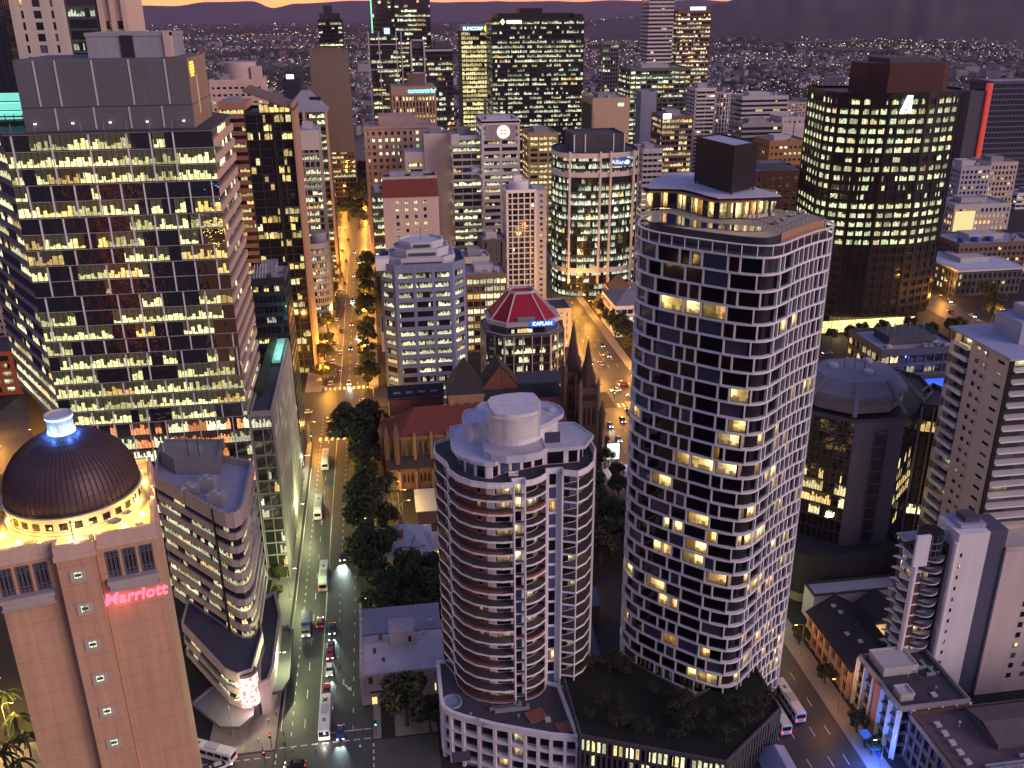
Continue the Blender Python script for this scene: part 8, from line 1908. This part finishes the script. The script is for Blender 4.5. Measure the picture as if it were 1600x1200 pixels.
for i, y in enumerate((379, 399, 424, 443, 461, 482, 505, 530, 556, 588, 616)):
    car(-16.6+(i % 2)*3.4, y, PI_, cols[(i*5+1) % 8], f"{ORD[i]} {cols[(i*5+1) % 8]} car facing down the orange lit far street", 'cars on the far street', 700 if i % 3 == 0 else 0)
for i, (x, y, a) in enumerate(((-22, 331, 0), (-24, 341, 0), (-16, 336, PI_), (-13, 346, PI_), (-33, 350, 1.57), (-10, 358, -1.57), (-46, 356, 1.57))):
    car(x, y, a, cols[(i*2) % 8], f"{ORD[i]} {cols[(i*2) % 8]} car at the orange crossing below the gold lit tower", 'cars at the long street crossing', 600 if i % 2 else 0)
for i, (x, y, a) in enumerate(((95, 352, 1.57), (100, 358, 1.57), (108, 366, 1.57), (118, 355, -1.57), (121, 362, -1.57), (127, 369, 1.57), (94.5, 330, 0), (90, 322, PI_), (84, 318, PI_), (91, 310, 0), (84, 305, PI_), (91, 296, 0), (100, 345, .8), (96, 384, 0), (102, 394, PI_), (102.5, 408, PI_), (136, 358, -1.57))):
    car(x, y, a, cols[(i*3+2) % 8], f"{ORD[i]} {cols[(i*3+2) % 8]} car in the traffic at the chapel crossroads", 'cars at the chapel crossroads', 500 if i % 4 == 0 else 0)
for i, (x, y, a) in enumerate(((290, 336, 0), (295, 345, PI_), (296, 368, PI_), (291, 382, 0), (301, 396, PI_), (302, 420, PI_), (295, 428, 0), (305, 446, PI_))):
    car(x, y, a, cols[(i*3+1) % 8], f"{ORD[i]} {cols[(i*3+1) % 8]} car on the side road right of the dark faceted tower", 'cars on the right side road', 900 if i % 2 else 0)
for i, (x, y, a) in enumerate(((-150, 262, 0), (-146, 270, PI_), (-149, 284, 0), (-143, 292, PI_), (-146, 306, 0), (-141, 318, PI_), (-145, 334, 0), (-152, 244, 0))):
    car(x, y, a, cols[(i*5) % 8], f"{ORD[i]} {cols[(i*5) % 8]} car on the orange road beyond the domed hotel", 'cars beyond the hotel')
for i, (x, y, a, c) in enumerate(((44.2, 209.5, 0.05, 'blue'), (203, 372+8, 1.57, 'black'), (214, 376, 1.57, 'grey'), (222, 374, 1.57, 'red'))):
    car(x, y, a, c, ['bright blue car parked in the marked bays by the orange hut', 'black car parked before the lit tower lobby', 'grey car parked between a black and a red one before the lobby', 'red car parked before the lit tower lobby'][i], 'parked cars')

def bus_proto():
    t = thing('city_bus', 'bus', 'bus', (0, 0, 0)); L, W, Hh = 12.2, 2.5, 3.1
    q = MB(); q.loft([(-1.25, -6.1), (1.25, -6.1), (1.25, 6.1), (-1.25, 6.1)], .35, [(-1.25, -6.1), (1.25, -6.1), (1.25, 6.1), (-1.25, 6.1)], 2.7, top=False, bot=True); q.loft([(-1.25, -6.1), (1.25, -6.1), (1.25, 6.1), (-1.25, 6.1)], 2.7, [(-1.08, -5.95), (1.08, -5.95), (1.08, 5.95), (-1.08, 5.95)], 3.05); q.build('body', PAINT['white'], t, local=True)
    for s in (-1, 1):
        q = MB()
        for k in range(6): q.bx(s*1.262-.008, s*1.262+.008, -5.6+k*1.85, -4.0+k*1.85, 1.45, 2.5)
        q.build('side_window', M_cglass, t, local=True)
    q = MB(); q.bx(-1.1, 1.1, 6.1, 6.13, 1.2, 2.6); q.build('windscreen', M_cglass, t, local=True)
    q = MB(); q.bx(-1.0, 1.0, -6.13, -6.1, 1.5, 2.5); q.build('rear_window', M_cglass, t, local=True)
    q = MB(); q.bx(-.8, .8, -2.4, .6, 3.05, 3.3); q.build('roof_unit', PAINT['silver'], t, local=True)
    q = MB(); q.bx(-.35, .35, 2.2, 3.2, 3.05, 3.12); q.build('roof_hatch', PAINT['grey'], t, local=True)
    for x in (-1.12, 1.12):
        for y in (-3.9, 3.6): q = MB(); q.tube([(x-.14, y, .48), (x+.14, y, .48)], .48, 14); q.build('wheel', M_tyre, t, local=True)
        q = MB(); q.box((x*.8, 6.14, .8), (.36, .1, .22)); q.build('headlight', M_head, t, local=True)
        q = MB(); q.box((x*.88, -6.14, 1.0), (.26, .08, .4)); q.build('taillight', M_tail, t, local=True)
    return t
BUS = [None]
def bus(px, py, rz, label, x=None):
    if BUS[0] is None: t = BUS[0] = bus_proto()
    else: t = copy_tree(BUS[0])
    p = gp(px, py, 3.0); t.location = (p.x, p.y, .09); t.rotation_euler = (0, 0, rz); t['label'] = label; t['group'] = 'city buses'; return t
b1 = bus(507, 1112, PI_, 'long white bus stopped at the near junction with a black roof mark')
bus(505, 893, 0, 'pale yellow lit bus driving away in the centre lane of the near street')
bus(497, 786, 0, 'white bus with red tail lights at the left kerb below the striped podium')
bus(508, 712, 0, 'farther white bus by the left kerb near the crossing')
bus(1234, 1086, .02, 'white bus with orange rear glow on the bus road')
bus(1212, 1104, .02, 'second white bus tucked against the grid tower podium'); bus(988, 500, -.3, 'pale bus stopped by the lit trees beside the grid tower'); bus(326, 1165, 1.1, 'white bus with lit front passing the hotel wall')
q = MB()
for a, b in (((-.5, -.5), (.5, .5)), ((-.5, .5), (.5, -.5))): q.tube([(a[0], -2.6+a[1]*1.2-1.2, 3.14), (b[0], -2.6+b[1]*1.2-1.2, 3.14)], .14, 4)
o = q.build('roof_mark', M_dmetal, b1, local=True)
p = b1.location; plight(None, (p.x, p.y-7.5, 1.0), 260, (1, .95, .8), .1, 'headlight_beam')
p = gp(478, 972, 2.5); t = thing('delivery_truck', 'blue topped delivery truck facing down the near street', 'truck', (p.x, p.y, .09), PI_)
q = MB(); q.prism(rect(-1.2, 1.2, -4, 1.4), .9, 3.3); q.build('cargo_box', PAINT['blue'], t, local=True)
q = MB(); q.loft(rect(-1.15, 1.15, 1.6, 3.6), .5, rect(-1.05, 1.05, 1.6, 3.1), 2.5); q.build('cab', PAINT['silver'], t, local=True)
q = MB(); q.bx(-1.0, 1.0, 3.36, 3.5, 1.5, 2.2); q.build('windscreen', M_cglass, t, local=True)
for x in (-1.05, 1.05):
    for y in (-3, 2.6): q = MB(); q.tube([(x-.14, y, .48), (x+.14, y, .48)], .48, 12); q.build('wheel', M_tyre, t, local=True)
    q = MB(); q.box((x*.8, 3.64, .8), (.34, .1, .22)); q.build('headlight', M_head, t, local=True)

# ------------------------------------------------------------- traffic signals and walkers
def signal(x, y, rz, col, label):
    t = thing('traffic_signal', label, 'traffic light', (x, y, .12), rz, 'traffic lights')
    q = MB(); q.tube([(0, 0, 0), (0, 0, 4.2)], .09, 6); q.build('pole', M_dmetal, t, local=True)
    q = MB(); q.box((0, -.2, 3.6), (.42, .3, 1.15)); q.box((0, -.28, 3.6), (.62, .04, 1.35)); h = q.build('signal_head', M_black, t, local=True)
    q = MB(); q.lathe((0, -.36, 3.6+(.35 if col == 'red' else -.35)), [(.03, -.02), (.17, 0), (.03, .02)], 10); 
    q = MB(); z = 3.6+(.35 if col == 'red' else -.35); q.face([(.17*math.cos(R(30*k)), -.37, z+.17*math.sin(R(30*k))) for k in range(12)]); q.build('lens', emit(col+' signal', (1, .05, .03) if col == 'red' else (.1, 1, .75), 9), h, local=True)
for x, y, rz, c, lab in ((-30.2, 165, 0, 'red', 'red traffic light on the left corner of the near junction'), (-7.4, 165.4, 0, 'green', 'traffic light on the near junction corner below the great tree'), (-31, 160, 0, 'red', 'traffic light on the island before the hotel corner'), (-29.5, 321, 0, 'green', 'green traffic light at the orange crossing left kerb'), (-7.6, 376, 0, 'red', 'red traffic light beyond the orange crossing'), (92, 343, 0, 'green', 'green traffic light nearest the grid tower at the chapel crossroads'), (108, 341, 0, 'green', 'green traffic light on the right corner of the chapel crossroads'), (90.6, 377, 0, 'green', 'green traffic light beyond the chapel crossroads')):
    signal(x, y, rz, c, lab)
def person_mesh(pose, cloth, legs, seed):
    sk = {0: (0, 0, .95), 1: (0, 0, 1.2), 2: (0, 0, 1.42), 3: (0, .02, 1.52), 4: (0, .03, 1.68), 5: (-.19, 0, 1.40), 6: (-.25, .05*pose, 1.14), 7: (-.24, .18*pose, .92), 8: (.19, 0, 1.40), 9: (.25, -.05*pose, 1.14), 10: (.24, -.14*pose, .92), 11: (-.1, 0, .88), 12: (-.11, -.10*pose, .5), 13: (-.11, -.28*pose, .08), 14: (.1, 0, .88), 15: (.11, .16*pose, .5), 16: (.11, .2*pose, .06), 17: (-.11, -.16*pose, .03), 18: (.11, .34*pose, .03)}
    E_ = [(0, 1), (1, 2), (2, 3), (3, 4), (2, 5), (5, 6), (6, 7), (2, 8), (8, 9), (9, 10), (0, 11), (11, 12), (12, 13), (0, 14), (14, 15), (15, 16), (13, 17), (16, 18)]
    rad = [.14, .14, .13, .055, .105, .07, .05, .04, .07, .05, .04, .1, .07, .045, .1, .07, .045, .04, .04]
    me = bpy.data.meshes.new('p'); me.from_pydata([sk[i] for i in range(19)], E_, []); o = bpy.data.objects.new('p', me); COL.objects.link(o)
    m = o.modifiers.new('s', 'SKIN'); me.skin_vertices[0].data[0].use_root = True
    for i, v in enumerate(me.skin_vertices[0].data): v.radius = (rad[i], rad[i]*.85)
    o.modifiers.new('u', 'SUBSURF').levels = 1
    dg = bpy.context.evaluated_depsgraph_get(); out = bpy.data.meshes.new_from_object(o.evaluated_get(dg)); bpy.data.objects.remove(o)
    out.materials.clear()
    for mm in (wallm('skin', (.42, .26, .19), streak=0), cloth, legs, wallm('dark hair', (.02, .015, .012), streak=0)): out.materials.append(mm)
    for p in out.polygons:
        c = p.center; p.material_index = 3 if c.z > 1.70 or (c.z > 1.56 and c.y < .0) else 0 if c.z > 1.46 or (abs(c.x) > .2 and c.z < 1.0 and c.z > .8) else 1 if c.z > .93 else 2
    out.name = 'person'; return out
PM = [person_mesh(1, PAINT['white'], wallm('dark trousers', (.02, .02, .03)), 1), person_mesh(.6, wallm('red jacket', (.3, .05, .04)), MATS['dark trousers'], 2), person_mesh(.3, PAINT['black'], wallm('blue jeans', (.04, .06, .13)), 3)]
desc = ['person in white top and dark trousers', 'person in red jacket and dark trousers', 'person in black top and blue jeans']
for i, (px, py, k, rz, where) in enumerate(((404, 1160, 0, 1.0, 'at the kerb left of the near junction'), (411, 1174, 2, 2.0, 'waiting on the island before the hotel'), (444, 1150, 1, .5, 'by the left signal pole of the near junction'), (446, 1168, 2, 2.6, 'stepping off the left kerb of the near junction'), (458, 1175, 0, 1.6, 'on the near zebra line'), (494, 1178, 2, -1.5, 'in the middle of the near crossing'), (568, 1146, 1, 3.0, 'under the great corner tree kerb'), (563, 1172, 0, .3, 'standing at the right corner of the near junction'), (556, 1150, 2, 2.2, 'walking along the kerb by the hall'), (420, 1130, 0, .2, 'on the corner pavement under the video screen'), (432, 1120, 1, 1.2, 'walking below the dark street canopies'), (1238, 985, 2, .1, 'on the bus road pavement near the lit podium'))):
    p = gp(px, py, .2); o = bpy.data.objects.new('person', PM[k]); COL.objects.link(o); o.location = (p.x, p.y, .17); o.rotation_euler = (0, 0, rz)
    tag(o, f"{desc[k]} {where}", 'person', 'people on foot')
# ================================================================= HAZE
hz = MB(); hz.bx(-18000, 18000, -1500, 15500, -60, 420)
m = bpy.data.materials.new('evening haze'); m.use_nodes = True; nt = m.node_tree
for n_ in list(nt.nodes): nt.nodes.remove(n_)
pvn = nt.nodes.new('ShaderNodeVolumePrincipled'); mo = nt.nodes.new('ShaderNodeOutputMaterial'); nt.links.new(pvn.outputs[0], mo.inputs['Volume'])
pvn.inputs['Color'].default_value = (.88, .56, .92, 1); pvn.inputs['Density'].default_value = 2.6e-5; pvn.inputs['Anisotropy'].default_value = 0.2
hzo = hz.build('haze', m); struct(hzo, 'stuff')
scene.cycles.volume_bounces = 0
